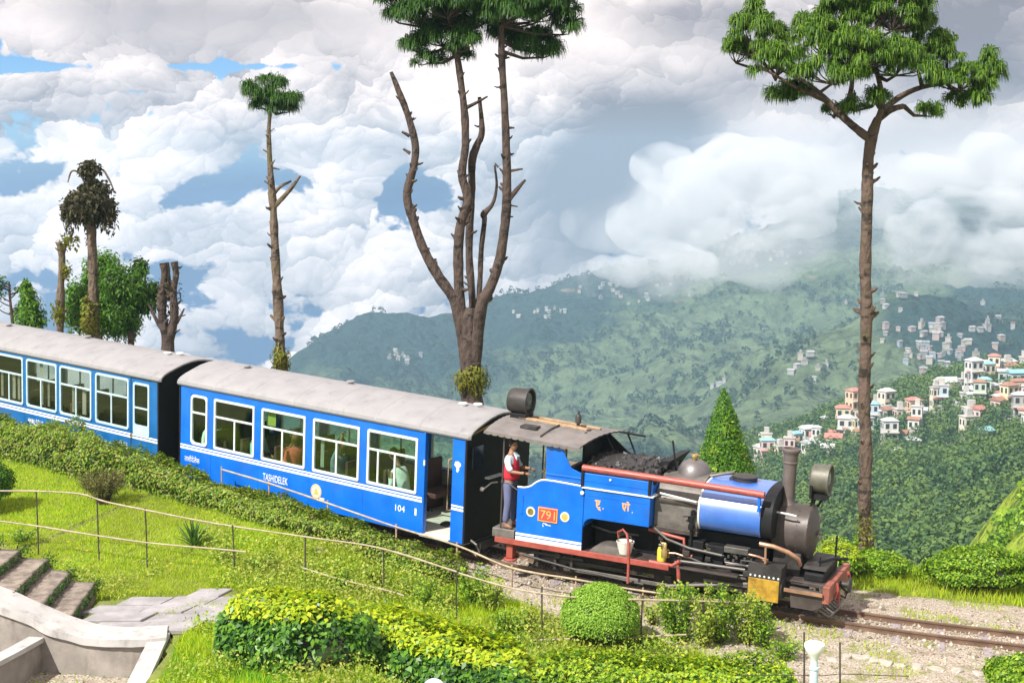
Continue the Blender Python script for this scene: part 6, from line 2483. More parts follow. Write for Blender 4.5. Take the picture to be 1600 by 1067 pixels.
def hedge_run(name, label, line, hw_, hts, material, dens, size, tip=None, tip_share=.8, seed=0, rag=.3, core=True, tip_from=.72):
    """a hedge along plan points: leaves in the outer layer of a rounded, ragged section"""
    t = thing(name, label, 'hedge', line[len(line) // 2])
    r = np.random.default_rng(200 + seed)
    L_ = np.array([(p.x, p.y) for p in line])
    cum = np.r_[0, np.cumsum(np.linalg.norm(np.diff(L_, axis=0), axis=1))]
    n = int(dens * cum[-1] * (hw_ * 2 + 2 * np.mean(hts)))
    s = r.uniform(0, cum[-1], n)
    X, Y = np.interp(s, cum, L_[:, 0]), np.interp(s, cum, L_[:, 1])
    hgt = np.interp(s, cum, hts)
    dx, dy = np.interp(s + .05, cum, L_[:, 0]) - np.interp(s - .05, cum, L_[:, 0]), np.interp(s + .05, cum, L_[:, 1]) - np.interp(s - .05, cum, L_[:, 1])
    dl = np.hypot(dx, dy) + 1e-9
    nx, ny = dy / dl, -dx / dl
    th = r.uniform(-.12, PI + .12, n)
    e = .62
    cx, cz = np.sign(np.cos(th)) * np.abs(np.cos(th)) ** e, np.abs(np.sin(th)) ** e * np.sign(np.sin(th))
    rg = 1 + rag * (fbm(s * 1.1, th * 1.5, 1.3, 4, 7 + seed) - .5) * 2 - .30 * r.random(n) ** 1.6
    endr = np.clip(np.minimum(s, cum[-1] - s) / .35 + .35, 0, 1) ** .5
    P = np.stack([X + nx * cx * hw_ * rg * endr, Y + ny * cx * hw_ * rg * endr, H(X, Y) + np.maximum(.02, hgt * cz * rg * endr)], -1)
    N = np.stack([nx * cx, ny * cx, cz * .9 + .3], -1)
    V, F = leaf_quads(P, N + r.normal(size=N.shape) * .5, r.uniform(.7, 1.35, n) * size, .6, r=r)
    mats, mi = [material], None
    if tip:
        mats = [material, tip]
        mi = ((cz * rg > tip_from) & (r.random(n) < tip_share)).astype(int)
    o = npmesh('foliage', V, F, mats, t, mi)
    o.matrix_parent_inverse = Matrix.Translation(t.location).inverted()
    if core:  # dark solid filling added so no light passes through the hedge
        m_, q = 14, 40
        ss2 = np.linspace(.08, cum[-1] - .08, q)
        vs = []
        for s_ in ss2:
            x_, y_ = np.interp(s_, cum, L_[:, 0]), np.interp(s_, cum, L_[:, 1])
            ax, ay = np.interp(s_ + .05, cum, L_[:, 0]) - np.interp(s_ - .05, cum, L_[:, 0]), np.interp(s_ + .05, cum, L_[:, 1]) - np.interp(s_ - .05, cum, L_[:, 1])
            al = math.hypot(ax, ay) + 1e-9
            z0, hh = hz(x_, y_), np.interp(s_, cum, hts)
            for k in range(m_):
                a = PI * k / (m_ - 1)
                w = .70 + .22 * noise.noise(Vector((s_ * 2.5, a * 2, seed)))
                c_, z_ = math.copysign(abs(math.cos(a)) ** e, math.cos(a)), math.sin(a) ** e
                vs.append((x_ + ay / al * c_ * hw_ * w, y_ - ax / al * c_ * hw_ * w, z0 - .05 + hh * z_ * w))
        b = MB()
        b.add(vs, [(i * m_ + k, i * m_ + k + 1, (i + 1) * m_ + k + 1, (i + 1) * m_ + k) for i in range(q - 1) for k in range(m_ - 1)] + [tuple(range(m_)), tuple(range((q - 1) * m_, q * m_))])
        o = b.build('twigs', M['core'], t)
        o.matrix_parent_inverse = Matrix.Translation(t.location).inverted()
    return t


def dense_line(P, per=6):
    return _spline(list(P), per)


def hedge_h(pts, q, lo_, hi_):
    out, pl = [], []
    for px, py in pts:
        p = on_q(px, py, q)
        pl.append(Vector((p.x, p.y, hz(p.x, p.y))))
        out.append(min(hi_, max(lo_, p.z - pl[-1].z)))
    return pl, out


_ht = [(-60, 640), (0, 655), (100, 668), (160, 680), (230, 708), (285, 738), (350, 758), (420, 780), (490, 802), (560, 822)]
pl, hh = hedge_h(_ht, 1.72, .30, 1.0)
hedge_run('hedge', 'long loose hedge growing along the track in front of both coaches', pl, .48, hh, M['track_hedge'], 2000, .06, seed=1, rag=.6)
_ht2 = [(560, 822), (610, 845), (660, 862), (715, 880)]
pl, hh = hedge_h(_ht2, 1.80, .25, .6)
hedge_run('hedge', 'low ragged end of greenery under the open coach doorway', pl, .40, hh, M['track_hedge'], 1700, .055, seed=2, rag=.6)
# curving garden hedge with yellow young tops
_h2 = [(376, 922), (430, 930), (500, 940), (570, 954), (650, 976), (740, 1000), (830, 1018), (930, 1034), (1040, 1044), (1150, 1040), (1235, 1030)]
_hz = [.84, .88, .88, .86, .80, .72, .62, .52, .46, .46, .50]
pl = []
for (px, py), h_ in zip(_h2, _hz):
    p = at_z(px, py, h_ - .05)
    for _ in range(4):
        p = at_z(px, py, hz(p.x, p.y) + h_ * .97)
    pl.append(p)
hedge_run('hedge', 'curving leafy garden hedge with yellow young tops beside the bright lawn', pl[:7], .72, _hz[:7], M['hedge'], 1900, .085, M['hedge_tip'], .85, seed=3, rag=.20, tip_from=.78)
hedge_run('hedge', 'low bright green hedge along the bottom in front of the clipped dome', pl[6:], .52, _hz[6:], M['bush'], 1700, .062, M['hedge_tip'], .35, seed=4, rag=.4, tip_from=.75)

# clipped dome
g = ground_at(938, 1008)
bush('topiary_bush', 'clipped round dome bush standing in front of the engine', 'bush', g + Vector((0, 0, -.03)), .60, .58, .52, M['topiary'], 26000, .036, 5, stems=4, amp=.05, shell=.88, core=.88)
# verge hedges beyond the rails
for k, (px, py, rx, ry, rz, lab) in enumerate([(1372, 902, .58, .45, .26, 'low bright green bush at the foot of the tall right pine'), (1530, 925, 1.05, .55, .42, 'wide bright green bush beyond the rails at right'),
                                               (1315, 905, .40, .35, .34, 'yellow green leafy plant beside the engine front'), (1640, 935, .6, .45, .40, 'bright green bush cut by the right edge beyond the rails')]):
    g = ground_at(px, py)
    bush('verge_bush', lab, 'bush', g, rx, ry, rz, M['bush'], int(9000 * rx * 2.2), .055, 10 + k, 'bushes beyond the rails', topmat=M['hedge_tip'] if k == 2 else None, core=.78, amp=.35)
g = ground_at(1600, 1085)
bush('corner_bush', 'fresh green leafy bush in the bottom right corner', 'bush', g, .55, .45, .30, M['bush'], 9000, .06, 15, core=.75)
# leafy plants by the tree foot behind the engine nose
for k, (px, py, sx, h_, lab) in enumerate([(1296, 880, .26, .55, 'yellow green tall weed right behind the smokebox'), (1335, 872, .34, .50, 'leafy yellow green shrub left of the pine foot'), (1392, 868, .34, .40, 'pale dry leaved plant right of the pine foot')]):
    g = ground_at(px, py + 6)
    weedy('wild_shrub', lab, 'shrub', g, sx, h_ * 1.15, M['weed'] if k != 1 else M['bush'], 30 + k, 'wild shrubs around the pine foot', .06, 22)
# shrubs in the garden
for k, (px, py, sx, h_, m_, lab) in enumerate([(735, 945, .30, .72, 'bush', 'bright green upright shrub below the coach buffers'), (700, 955, .26, .40, 'weed', 'dull green shrub left of the bright upright one'), (590, 915, .30, .42, 'weed', 'bushy weed under the coach end'),
                                               (540, 925, .26, .36, 'bush', 'round green shrub behind the yellow topped hedge'), (410, 895, .34, .34, 'bush', 'dark green shrub near the fence post by the hedge'), (350, 880, .22, .42, 'weed', 'leafy rose like shrub near the spiky plant'),
                                               (1065, 1000, .34, 1.15, 'bush', 'tall leafy shrub between dome bush and engine cylinder'), (1100, 1008, .30, .95, 'weed', 'thin leafy shrub in front of the engine cylinder'), (1165, 1005, .30, .95, 'weed', 'thin pale shrub in front of the yellow cylinder cover'),
                                               (1125, 1004, .26, 1.05, 'bush', 'narrow green shrub among the shrubs before the engine'), (825, 985, .20, .36, 'weed', 'dry flowering weed left of the dome bush'), (1225, 1030, .26, .34, 'bush', 'green shrub at the end of the low hedge'),
                                               (640, 930, .22, .40, 'weed', 'pale weed below the white stones'), (35, 848, .22, .26, 'bush', 'small dark leafy plant by the first fence post'), (1020, 975, .15, .34, 'weed', 'small weed right of the dome bush'), (1192, 1012, .20, .80, 'bush', 'tall thin shrub at the end of the bamboo rail'), (1042, 985, .18, .80, 'weed', 'tall pale weed just right of the dome bush'),
                                               (770, 955, .26, .6, 'weed', 'tall weed right of the bright upright shrub'), (668, 950, .26, .5, 'bush', 'green shrub under the lower bamboo rail'), (790, 990, .22, .45, 'bush', 'low green shrub left of the dry flowering weed')]):
    g = ground_at(px, py)
    weedy('garden_shrub', lab, 'shrub', g, sx, h_, M[m_], 50 + k, 'shrubs and tall weeds in the garden')
# dark plant cut by the left edge
g = ground_at(-22, 800)
bush('dark_shrub', 'dark green shrub cut off by the left edge', 'shrub', g, .55, .5, .55, M['cypress'], 9000, .055, 71, core=.7)

# olive broom-like shrub by the trackside hedge
g = ground_at(162, 787)
t = thing('broom_shrub', 'olive brown upright twiggy shrub on the lawn before the hedge', 'shrub', g)
b = MB()
tips = []
for k in range(70):
    a, w = random.uniform(0, 2 * PI), random.random() ** .6
    h_ = .75 * random.uniform(.7, 1.05)
    e = Vector((.48 * w * math.cos(a), .40 * w * math.sin(a), h_ * (1 - .25 * w)))
    b.tube([(.08 * math.cos(a), .08 * math.sin(a), 0), (e.x * .45, e.y * .45, e.z * .5), e], [.009, .006, .003], 4)
    tips += [e * random.uniform(.45, 1.0) + Vector((random.gauss(0, .03), random.gauss(0, .03), random.gauss(0, .04))) for _ in range(70)]
b.build('twigs', M['bark'], t)
P = np.array([tuple(q) for q in tips])
V, F = leaf_quads(P, rng.normal(size=P.shape) + np.array([0, -.3, .5]), rng.uniform(.03, .06, len(P)), .3)
npmesh('foliage', V, F, M['olive'], t)

# spiky agave on the lawn
g = ground_at(303, 853)
t = thing('spiky_plant', 'green spiky agave like plant on the lawn', 'plant', g)
b = MB()
for k in range(30):
    a = 2.4 * k
    tl = .15 + 1.05 * k / 30
    Lf = random.uniform(.42, .62)
    d = Vector((math.sin(tl) * math.cos(a), math.sin(tl) * math.sin(a), math.cos(tl)))
    sd_ = d.cross(Vector((0, 0, 1))).normalized()
    p0, p1, p2 = d * .02, d * Lf * .55, d * Lf - Vector((0, 0, .10 * tl * Lf))
    lb = MB()
    up_ = sd_.cross(d).normalized()
    lb.add([p0 - sd_ * .018, p0 + sd_ * .018, p1 + sd_ * .026 + up_ * .008, p1 - up_ * .008, p1 - sd_ * .026 + up_ * .008, p2], [(0, 1, 2, 3), (0, 3, 4), (3, 2, 5), (4, 3, 5)])
    lb.build('leaf', M['agave'], t)

# moss and small ferns on step fronts and ends; their dark colour also deepens riser shade
Pm = []
for k in range(5):
    z = PATH_Z + .15 * (k + 1)
    A, B = at_z(*NOSE[k][0], z), at_z(*NOSE[k][1], z)
    for _ in range(420):
        f = random.random()
        q = A.lerp(B, f)
        d = Vector((B.y - A.y, A.x - B.x, 0)).normalized()
        Pm.append(q + d * random.uniform(.0, .045) + Vector((0, 0, -random.random() ** 1.4 * .16)))
    for _ in range(160):
        Pm.append(B + Vector((random.gauss(0, .07), random.gauss(.05, .08), random.uniform(-.16, .05))))
P = np.array([tuple(q) for q in Pm])
V, F = leaf_quads(P, rng.normal(size=P.shape) + np.array([.8, -.4, .2]), rng.uniform(.02, .05, len(P)), .6)
tag(npmesh('step_moss', V, F, M['needle_dk']), kind='stuff')

# grass and small weeds rooted in the joints and along the edge of the path, and on the gravel
xs = np.array([p[0] for p in PATH_POLY])
ys = np.array([p[1] for p in PATH_POLY])
X, Y = rng.uniform(xs.min() - .2, xs.max() + .2, 5200), rng.uniform(ys.min() - .2, ys.max() + .3, 5200)
k = (fbm(X, Y, 2.6, 3, 61) > .60) & green_ok(X, Y + .0) | (inside(PATH_POLY, X, Y) & (fbm(X, Y, 3.1, 3, 62) > .64))
P = np.stack([X[k], Y[k], np.full(k.sum(), PATH_Z - .01)], -1)
V, F = blade_tris(P, rng.uniform(.02, .07, len(P)), .006, 1.0)
tag(npmesh('path_grass', V, F, M['grass']), kind='stuff')
X, Y = rng.uniform(-1, 12, 60000), rng.uniform(16.5, 26, 60000)
k = (gravel_mask(X, Y, None) > .4) & (fbm(X, Y, .9, 4, 64) + (rng.random(len(X)) - .5) * .12 > .60) & (np.abs(track_sq(X, Y)[1]) > .5)
P = np.stack([X[k], Y[k], H(X[k], Y[k]) - .005], -1)
V, F = blade_tris(P, rng.uniform(.03, .10, len(P)), .008, .9)
tag(npmesh('gravel_grass', V, F, M['grass']), kind='stuff')
# ------------------------------------------------------------------ trees
def px_line(pts, Y, jit=0.0):
    """trunk line read off the photograph at distance Y: (px, py, radius px [, depth offset])"""
    out, rad = [], []
    for q in pts:
        Yq = Y + (q[3] if len(q) > 3 else 0) + random.uniform(-jit, jit)
        out.append(at_y(q[0], q[1], Yq))
        rad.append(q[2] * Yq / FPX)
    return out, rad


def limb(b, pts, Y, n=12, per=6, rough=.10, jit=.0):
    P, rr = px_line(pts, Y, jit)
    sp = _spline(P, per)
    ts = np.linspace(0, len(P) - 1, len(sp))
    rs = list(np.interp(ts, range(len(P)), rr))
    for k in range(len(rs)):                       # knots and swellings
        rs[k] *= 1 + rough * (noise.noise(Vector((sp[k].x * 3, sp[k].z * 2.2, 1.7))) * 1.6)
    b.tube(sp, rs, n, jit=.05)
    return sp, rs


def stubs(b, sp, rs, n, lo_=.12, hi_=.35, up=.15, t0=.1, t1=.95):
    for k in range(n):
        i = int(len(sp) * random.uniform(t0, t1))
        i = min(i, len(sp) - 2)
        a = random.uniform(0, 2 * PI)
        d = Vector((math.cos(a), math.sin(a) * .7, random.uniform(-.1, up * 3))).normalized()
        l_ = random.uniform(lo_, hi_)
        r_ = rs[i] * random.uniform(.20, .38)
        b.tube([sp[i], sp[i] + d * (rs[i] + l_ * .5), sp[i] + d * (rs[i] + l_) + Vector((0, 0, .03))], [r_ * 1.5, r_, r_ * .55], 5)
        # the swelling the stub grows from
        b.tube([sp[i] + d * rs[i] * .45 + Vector((0, 0, -.03)), sp[i] + d * rs[i] * .95, sp[i] + d * rs[i] * 1.2 + Vector((0, 0, .02))], [rs[i] * .62, rs[i] * .42, r_ * 1.2], 7, jit=.15)


def pine_tufts(tips, dirs, K=85, Ln=.26, w=.016, r=rng, droop=.72):
    """umbrellas of long needles: each springs from a twig tip, arches over and hangs"""
    n = len(tips)
    sc = r.uniform(.6, 1.35, n)
    T, D, S = np.repeat(tips, K, 0), np.repeat(nrm(dirs), K, 0), np.repeat(sc, K)
    m = n * K
    a, e = r.uniform(0, 2 * PI, m), r.uniform(-.25, 1.25, m)
    d0 = nrm(np.stack([np.cos(a) * np.cos(e), np.sin(a) * np.cos(e), np.sin(e)], 1) + D * .45)
    base = T - D * (r.random((m, 1)) * .10)
    L1 = (Ln * S * r.uniform(.8, 1.15, m))[:, None]
    dn = np.array([0, 0, -1.0])
    p1 = base + d0 * L1 * .40
    p2 = p1 + nrm(d0 * .8 + dn * .8 * droop) * L1 * .36
    p3 = p2 + nrm(d0 * .25 + dn * 1.3 * droop) * L1 * .42
    side = nrm(np.cross(d0, dn + r.normal(size=(m, 3)) * .5)) * w * .5
    V = np.stack([base - side * .6, base + side * .6, p1 - side, p1 + side, p2 - side, p2 + side, p3 - side * .3, p3 + side * .3], 1).reshape(-1, 3)
    q = np.array([(0, 1, 3, 2), (2, 3, 5, 4), (4, 5, 7, 6)])
    F = (q[None] + (np.arange(m) * 8)[:, None, None]).reshape(-1, 4)
    return V, F


def pine_crown(root, pads, Y, tuft, twigs_from, K=85, Ln=.26, seed=0, mats=None, dscale=.9):
    """pads: (px, py, rx px, ry px, depth offset): flat clouds of tufts; twigs reach them from limb points"""
    r = np.random.default_rng(300 + seed)
    Vs, b = [], MB()
    for px, py, rx, ry, dz in pads:
        c = at_y(px, py, Y + dz)
        k = (Y + dz) / FPX
        RX, RZ = rx * k, ry * k * 1.25
        n = max(5, int(tuft * (RX * RX * dscale + RX * RZ)))
        d = nrm(r.normal(size=(n, 3)))
        d[:, 2] = np.where(d[:, 2] < -.25, -d[:, 2], d[:, 2])
        rad = (.45 + .55 * r.random((n, 1)) ** .5)
        tips = np.array(c) + d * rad * np.array([RX, RX * dscale, RZ])
        src = min(twigs_from, key=lambda q: (q - c).length)
        ctr = c + Vector((0, 0, -RZ * .35))
        b.tube([src, (src + ctr) / 2 + Vector((0, 0, -.08)), ctr], [.045, .032, .02], 6)
        for q in tips[::2]:
            b.tube([ctr, (ctr + Vector(q)) / 2 + Vector((0, 0, -.05)), Vector(q)], [.016, .011, .006], 4)
        Vs.append(pine_tufts(tips, d * np.array([1, 1, .5]) + np.array([0, 0, .55]), K, Ln, r=r))
    V, F = merge(Vs)
    npmesh('crown', V, F, mats or M['needle'], root)
    tag(b.build('twigs', M['bark'], root, smooth=60), kind='stuff')


# tall right pine with the flat crown
YR = 26.0
t = thing('pine_tree', 'tall pine with spreading flat crown right of the engine', 'tree', ground_at(1352, 868))
t.location = (0, 0, 0)
b = MB()
sp, rs = limb(b, [(1351, 885, 13), (1352, 860, 11), (1351, 780, 10), (1353, 700, 9.6), (1350, 620, 9.6), (1352, 560, 9.2), (1354, 480, 9), (1352, 420, 8.8), (1355, 320, 8.5), (1356, 260, 8.6), (1362, 215, 9.5), (1372, 185, 7)], YR, 16, 8, rough=.16)
stubs(b, sp, rs, 40, .03, .14, .2, .1, .97)
ends = []
for ln in ([(1361, 218, 8), (1340, 203, 6.5), (1316, 182, 6), (1292, 158, 5), (1262, 132, 4), (1215, 105, 3, .5)], [(1371, 188, 6), (1392, 172, 5), (1412, 166, 4)], [(1366, 200, 6), (1378, 165, 5, -.4), (1372, 120, 4, -.6), (1350, 60, 3, -.3)],
           [(1371, 188, 6), (1388, 165, 5, .4), (1430, 140, 4, .5), (1490, 128, 3, .6), (1530, 130, 2, .6)], [(1316, 182, 5), (1330, 140, 4, .4), (1330, 90, 3, .6), (1310, 40, 2.5, .7)], [(1292, 158, 4), (1250, 140, 3, -.6), (1180, 100, 2, -.7)]):
    s2, r2 = limb(b, ln, YR, 8, 5)
    ends += s2[2:]
b.build('trunk', M['bark_pale'], t, smooth=60)
P = lump_points(260, at_y(1352, 830, YR - .1), (.22, .2, .5), rng, .3, 2, .6, 22, False)[0]
V, F = leaf_quads(P, rng.normal(size=P.shape), rng.uniform(.04, .09, len(P)), .5)
tag(npmesh('ferns', V, F, M['moss'], t), kind='stuff')
pads = [(1180, 70, 48, 40, 0), (1150, 88, 30, 24, .4), (1215, 105, 44, 30, -.6), (1186, 30, 20, 26, .2), (1285, 70, 52, 34, -.5), (1330, 40, 60, 34, .5), (1395, 30, 62, 40, -.2), (1350, 90, 70, 34, -1.1), (1430, 60, 46, 36, .5),
        (1300, 120, 60, 26, -1.0), (1400, 105, 64, 30, -.9), (1455, 100, 48, 32, .2), (1480, 70, 20, 22, .2), (1500, 130, 54, 26, .1), (1540, 120, 26, 34, .3), (1545, 150, 26, 18, -.2), (1505, 160, 30, 16, .3), (1240, 150, 44, 16, .3), (1330, 8, 44, 20, .2), (1400, -10, 70, 22, .0), (1345, 165, 22, 15, -.7), (1372, 160, 18, 20, -.9), (1300, 176, 26, 10, .2), (1445, 178, 26, 8, .2), (1255, 45, 26, 18, .8), (1215, 65, 30, 22, .9)]
pine_crown(t, pads, YR, 46, ends, 100, .205, 1, dscale=.85)

# many-stemmed pine behind the coach
YM = 31.0
t = thing('pine_tree', 'many stemmed pine with bare lopped limbs behind the bright blue coach', 'tree')
b = MB()
limb(b, [(741, 665, 21), (738, 630, 17), (736, 590, 15), (734, 555, 16.5), (734, 525, 17), (734, 500, 15), (735, 482, 9)], YM, 14, rough=.16)
sA, rA = limb(b, [(733, 625, 9), (728, 560, 10), (716, 490, 9.5), (706, 462, 8.5), (684, 430, 8), (662, 390, 7.5), (646, 345, 7), (636, 305, 7), (646, 262, 6.5), (649, 228, 6), (637, 180, 5), (620, 135, 4.5), (611, 113, 3)], YM, 10)
sB, rB = limb(b, [(733, 620, 8), (727, 555, 10), (719, 480, 8.8), (716, 400, 8), (720, 350, 7.5), (731, 312, 7.5), (722, 275, 7), (727, 230, 6.5), (726, 180, 6), (719, 120, 5.5), (713, 80, 5), (708, 40, 4)], YM, 10)
sB2, rB2 = limb(b, [(736, 610, 6, .1), (738, 540, 7, .4), (738, 470, 6, .5), (733, 400, 5.5, .6), (735, 330, 6, .5), (737, 290, 6, .4), (738, 250, 6, .2), (745, 228, 5.5, .2), (753, 205, 4.5, .2), (749, 152, 3, .2)], YM, 8)
sC, rC = limb(b, [(736, 625, 8, 0), (743, 560, 10, -.1), (752, 480, 9.5, -.3), (768, 445, 8.5, -.3), (782, 400, 8, -.3), (790, 340, 7.5, -.3), (792, 290, 7, -.3), (791, 230, 6, -.3), (788, 160, 5.5, -.3), (784, 90, 5.5, -.3), (783, 40, 4.5, -.3)], YM, 10)
sC2, rC2 = limb(b, [(745, 500, 5, .3), (750, 440, 4.5, .3), (752, 390, 4.5, .3), (757, 345, 4.5, .3), (756, 335, 6, .3), (770, 318, 3, .3), (776, 290, 2.5, .3), (773, 258, 2, .3)], YM, 6)
for ln in ([(722, 172, 4), (742, 162, 3), (762, 151, 1.5)], [(795, 312, 5, -.3), (808, 296, 4, -.3), (821, 281, 2, -.3)], [(793, 268, 3, -.3), (817, 264, 1.5, -.3)], [(790, 200, 3, -.3), (804, 200, 1.5, -.3)], [(784, 92, 3, -.3), (796, 90, 1.5, -.3)],
           [(641, 240, 3.5), (630, 233, 2)], [(640, 213, 3), (628, 206, 2)], [(792, 320, 2, -.3), (809, 323, 1, -.3)], [(790, 338, 2, -.3), (802, 339, 1, -.3)], [(779, 262, 2, -.3), (773, 255, 1, -.3)]):
    limb(b, ln, YM, 6, 4)
for s_, r_, n_ in ((sA, rA, 16), (sB, rB, 20), (sC, rC, 20), (sB2, rB2, 4), (sC2, rC2, 4)):
    stubs(b, s_, r_, n_, .03, .13, .2, .2)
b.build('trunk', M['bark'], t, smooth=60)
pads = [(620, 5, 40, 20, .2), (660, 30, 46, 26, 0), (700, 15, 56, 30, -.5), (655, 75, 30, 18, .3), (690, 62, 44, 24, .3), (730, 70, 30, 18, -.4), (740, 30, 50, 34, .4), (790, 20, 56, 32, -.3), (840, 20, 50, 34, .1), (880, 45, 24, 22, .2), (835, 70, 40, 22, .3), (800, 60, 32, 20, .5),
        (865, 10, 38, 24, .4), (870, -25, 40, 22, 0), (700, -30, 90, 26, 0), (800, -35, 90, 26, .2), (850, 85, 26, 12, .2), (670, 96, 24, 8, .2), (715, 88, 26, 14, .4), (622, 30, 22, 14, .3)]
pine_crown(t, pads, YM, 40, sB[-12:] + sC[-12:], 100, .27, 2, [M['needle_dk']], dscale=.85)
P, N = lump_points(1500, at_y(738, 592, YM - .05), (.42, .36, .36), rng, .45, 2, .5, 4, False)
V, F = leaf_quads(P, N, rng.uniform(.05, .13, len(P)), .4, 1.2)
tag(npmesh('ferns', V, F, M['moss'], t), kind='stuff')

# slim pine left of it
YS = 34.0
t = thing('pine_tree', 'slim lopped pine with one small tuft of crown', 'tree')
b = MB()
sp, rs = limb(b, [(443, 600, 9), (439, 560, 8), (436, 500, 7.5), (432, 430, 7), (429, 370, 6.5), (427, 325, 6), (424, 290, 5.5), (421, 240, 4), (420, 200, 3.2), (424, 165, 2.5), (427, 140, 2)], YS, 10, rough=.2)
stubs(b, sp, rs, 26, .03, .13, .2, .15, .8)
for ln in ([(429, 322, 5), (446, 305, 4), (458, 290, 3.5), (469, 275, 2)], [(426, 305, 3.5), (438, 292, 3), (455, 283, 1.8)], [(424, 290, 2.5), (413, 283, 1.5)], [(428, 330, 3), (416, 325, 1.6)], [(421, 240, 2), (411, 234, 1)], [(422, 262, 2), (437, 265, 1)]):
    limb(b, ln, YS, 6, 4)
b.build('trunk', M['bark_moss'], t, smooth=60)
pine_crown(t, [(402, 150, 20, 12, 0), (425, 133, 22, 14, .1), (428, 160, 24, 18, -.1), (455, 165, 20, 14, 0), (440, 172, 24, 12, .2), (410, 165, 14, 10, .2), (392, 142, 10, 8, 0)], YS, 40, sp[-12:], 90, .25, 3, [M['needle_dk']], dscale=.9)
P, N = lump_points(900, at_y(438, 562, YS - .05), (.24, .22, .38), rng, .4, 2, .5, 6, False)
V, F = leaf_quads(P, N, rng.uniform(.06, .14, len(P)), .35, 1.2)
tag(npmesh('ferns', V, F, M['moss'], t), kind='stuff')

# trunk smothered in a hanging dry creeper
YV = 38.0
t = thing('creeper_covered_tree', 'bare trunk topped by a dark umbrella of dry creeper', 'tree')
b = MB()
sp, rs = limb(b, [(150, 560, 10), (148, 520, 8.5), (146, 450, 8), (144, 390, 7.5), (142, 340, 7), (141, 300, 6), (139, 262, 5)], YV, 10, rough=.15)
for ln in ([(141, 300, 3), (125, 272, 2), (112, 268, 1.5), (106, 285, 1)], [(140, 285, 3), (158, 265, 2), (170, 280, 1.5), (178, 298, 1)], [(141, 310, 3), (120, 300, 2), (100, 315, 1.2)], [(141, 312, 3), (165, 305, 2), (177, 330, 1.2)]):
    limb(b, ln, YV, 6, 4)
b.build('trunk', M['bark_moss'], t, smooth=60)
Ps, vb = [], MB()
for px, py, rx, ry, n_ in ((138, 318, 40, 28, 2600), (140, 264, 18, 13, 600), (122, 330, 28, 20, 900), (160, 328, 24, 24, 1000), (150, 298, 24, 16, 700), (140, 288, 9, 16, 300)):
    k = YV / FPX
    P, N = lump_points(n_, at_y(px, py, YV), (rx * k, rx * k * .8, ry * k), rng, .35, 2, .4, px, False)
    Ps.append(P)
for k in range(46):
    a = random.uniform(0, 2 * PI)
    x0, y0 = 140 + 42 * math.cos(a) * random.uniform(.5, 1.05), 318 + 12 * math.sin(a)
    ln_ = random.uniform(12, 55)
    q = [at_y(x0 + random.uniform(-3, 3) * i, y0 + ln_ * i / 3, YV + .6 * math.sin(a)) for i in range(4)]
    vb.tube(q, .010, 4)
    qa = np.array([tuple(v) for v in _spline(q, 6)])
    Ps.append(qa + rng.normal(size=qa.shape) * .05)
P = np.concatenate(Ps)
V, F = leaf_quads(P, rng.normal(size=P.shape), rng.uniform(.07, .15, len(P)), .7, .8)
npmesh('creeper', V, F, M['vine'], t)
vb.build('hanging_stems', M['bark'], t)
P, N = lump_points(900, at_y(140, 500, YV - .1), (.30, .28, .75), rng, .4, 2, .5, 8, False)
V, F = leaf_quads(P, N, rng.uniform(.06, .14, len(P)), .5)
tag(npmesh('ferns', V, F, M['moss'], t), kind='stuff')

t = thing('dead_tree', 'thin broken trunk left of the creeper covered tree', 'tree')
b = MB()
sp, rs = limb(b, [(94, 545, 7), (94, 500, 6), (95, 450, 5.5), (97, 410, 5), (95, 390, 5), (91, 378, 3)], 38.5, 9, rough=.25)
limb(b, [(97, 400, 4), (103, 380, 3), (112, 368, 2), (115, 355, 1)], 38.5, 6, 4)
stubs(b, sp, rs, 8, .04, .2, .2, .1, .95)
b.build('trunk', M['bark_moss'], t, smooth=60)
Ps = [lump_points(260, at_y(91, 490, 38.4), (.22, .2, .32), rng, .3, 2, .5, 9, False)[0], lump_points(130, at_y(104, 424, 38.4), (.16, .15, .25), rng, .3, 2, .5, 3, False)[0], lump_points(200, at_y(106, 378, 38.4), (.30, .25, .28), rng, .2, 2, .5, 5, False)[0]]
P = np.concatenate(Ps)
V, F = leaf_quads(P, rng.normal(size=P.shape), rng.uniform(.06, .13, len(P)), .6)
tag(npmesh('ferns', V, F, M['moss'], t), kind='stuff')

t = thing('forked_stump_tree', 'lopped forked trunk standing behind the coaches', 'tree')
b = MB()
limb(b, [(262, 575, 11), (262, 545, 10), (263, 522, 11)], 36, 10, rough=.2)
sp, rs = limb(b, [(261, 530, 8), (254, 500, 6.5), (253, 460, 6), (257, 430, 6), (255, 411, 5.5)], 36, 9, rough=.3)
stubs(b, sp, rs, 7, .03, .12, .2)
sp, rs = limb(b, [(265, 530, 8), (272, 495, 6.5), (271, 455, 6), (275, 430, 5.5), (272, 409, 5)], 36, 9, rough=.3)
stubs(b, sp, rs, 7, .03, .15, .2)
limb(b, [(264, 470, 4, .3), (264, 440, 4, .3), (261, 410, 3, .3)], 36, 7, rough=.3)
for ln in ([(258, 520, 4), (247, 505, 3), (237, 485, 2.2), (232, 475, 1.5)], [(276, 505, 3), (284, 490, 2), (288, 482, 1.2)], [(272, 480, 2.5), (282, 470, 1.5), (281, 458, 1)], [(280, 495, 1.5), (290, 492, 1)]):
    limb(b, ln, 36, 6, 4)
b.build('trunk', M['bark'], t, smooth=60)
P = lump_points(260, at_y(266, 455, 36), (.38, .3, .6), rng, .3, 2, .6, 11, False)[0]
V, F = leaf_quads(P, rng.normal(size=P.shape), rng.uniform(.05, .10, len(P)), .6)
npmesh('creeper', V, F, M['vine'], t)


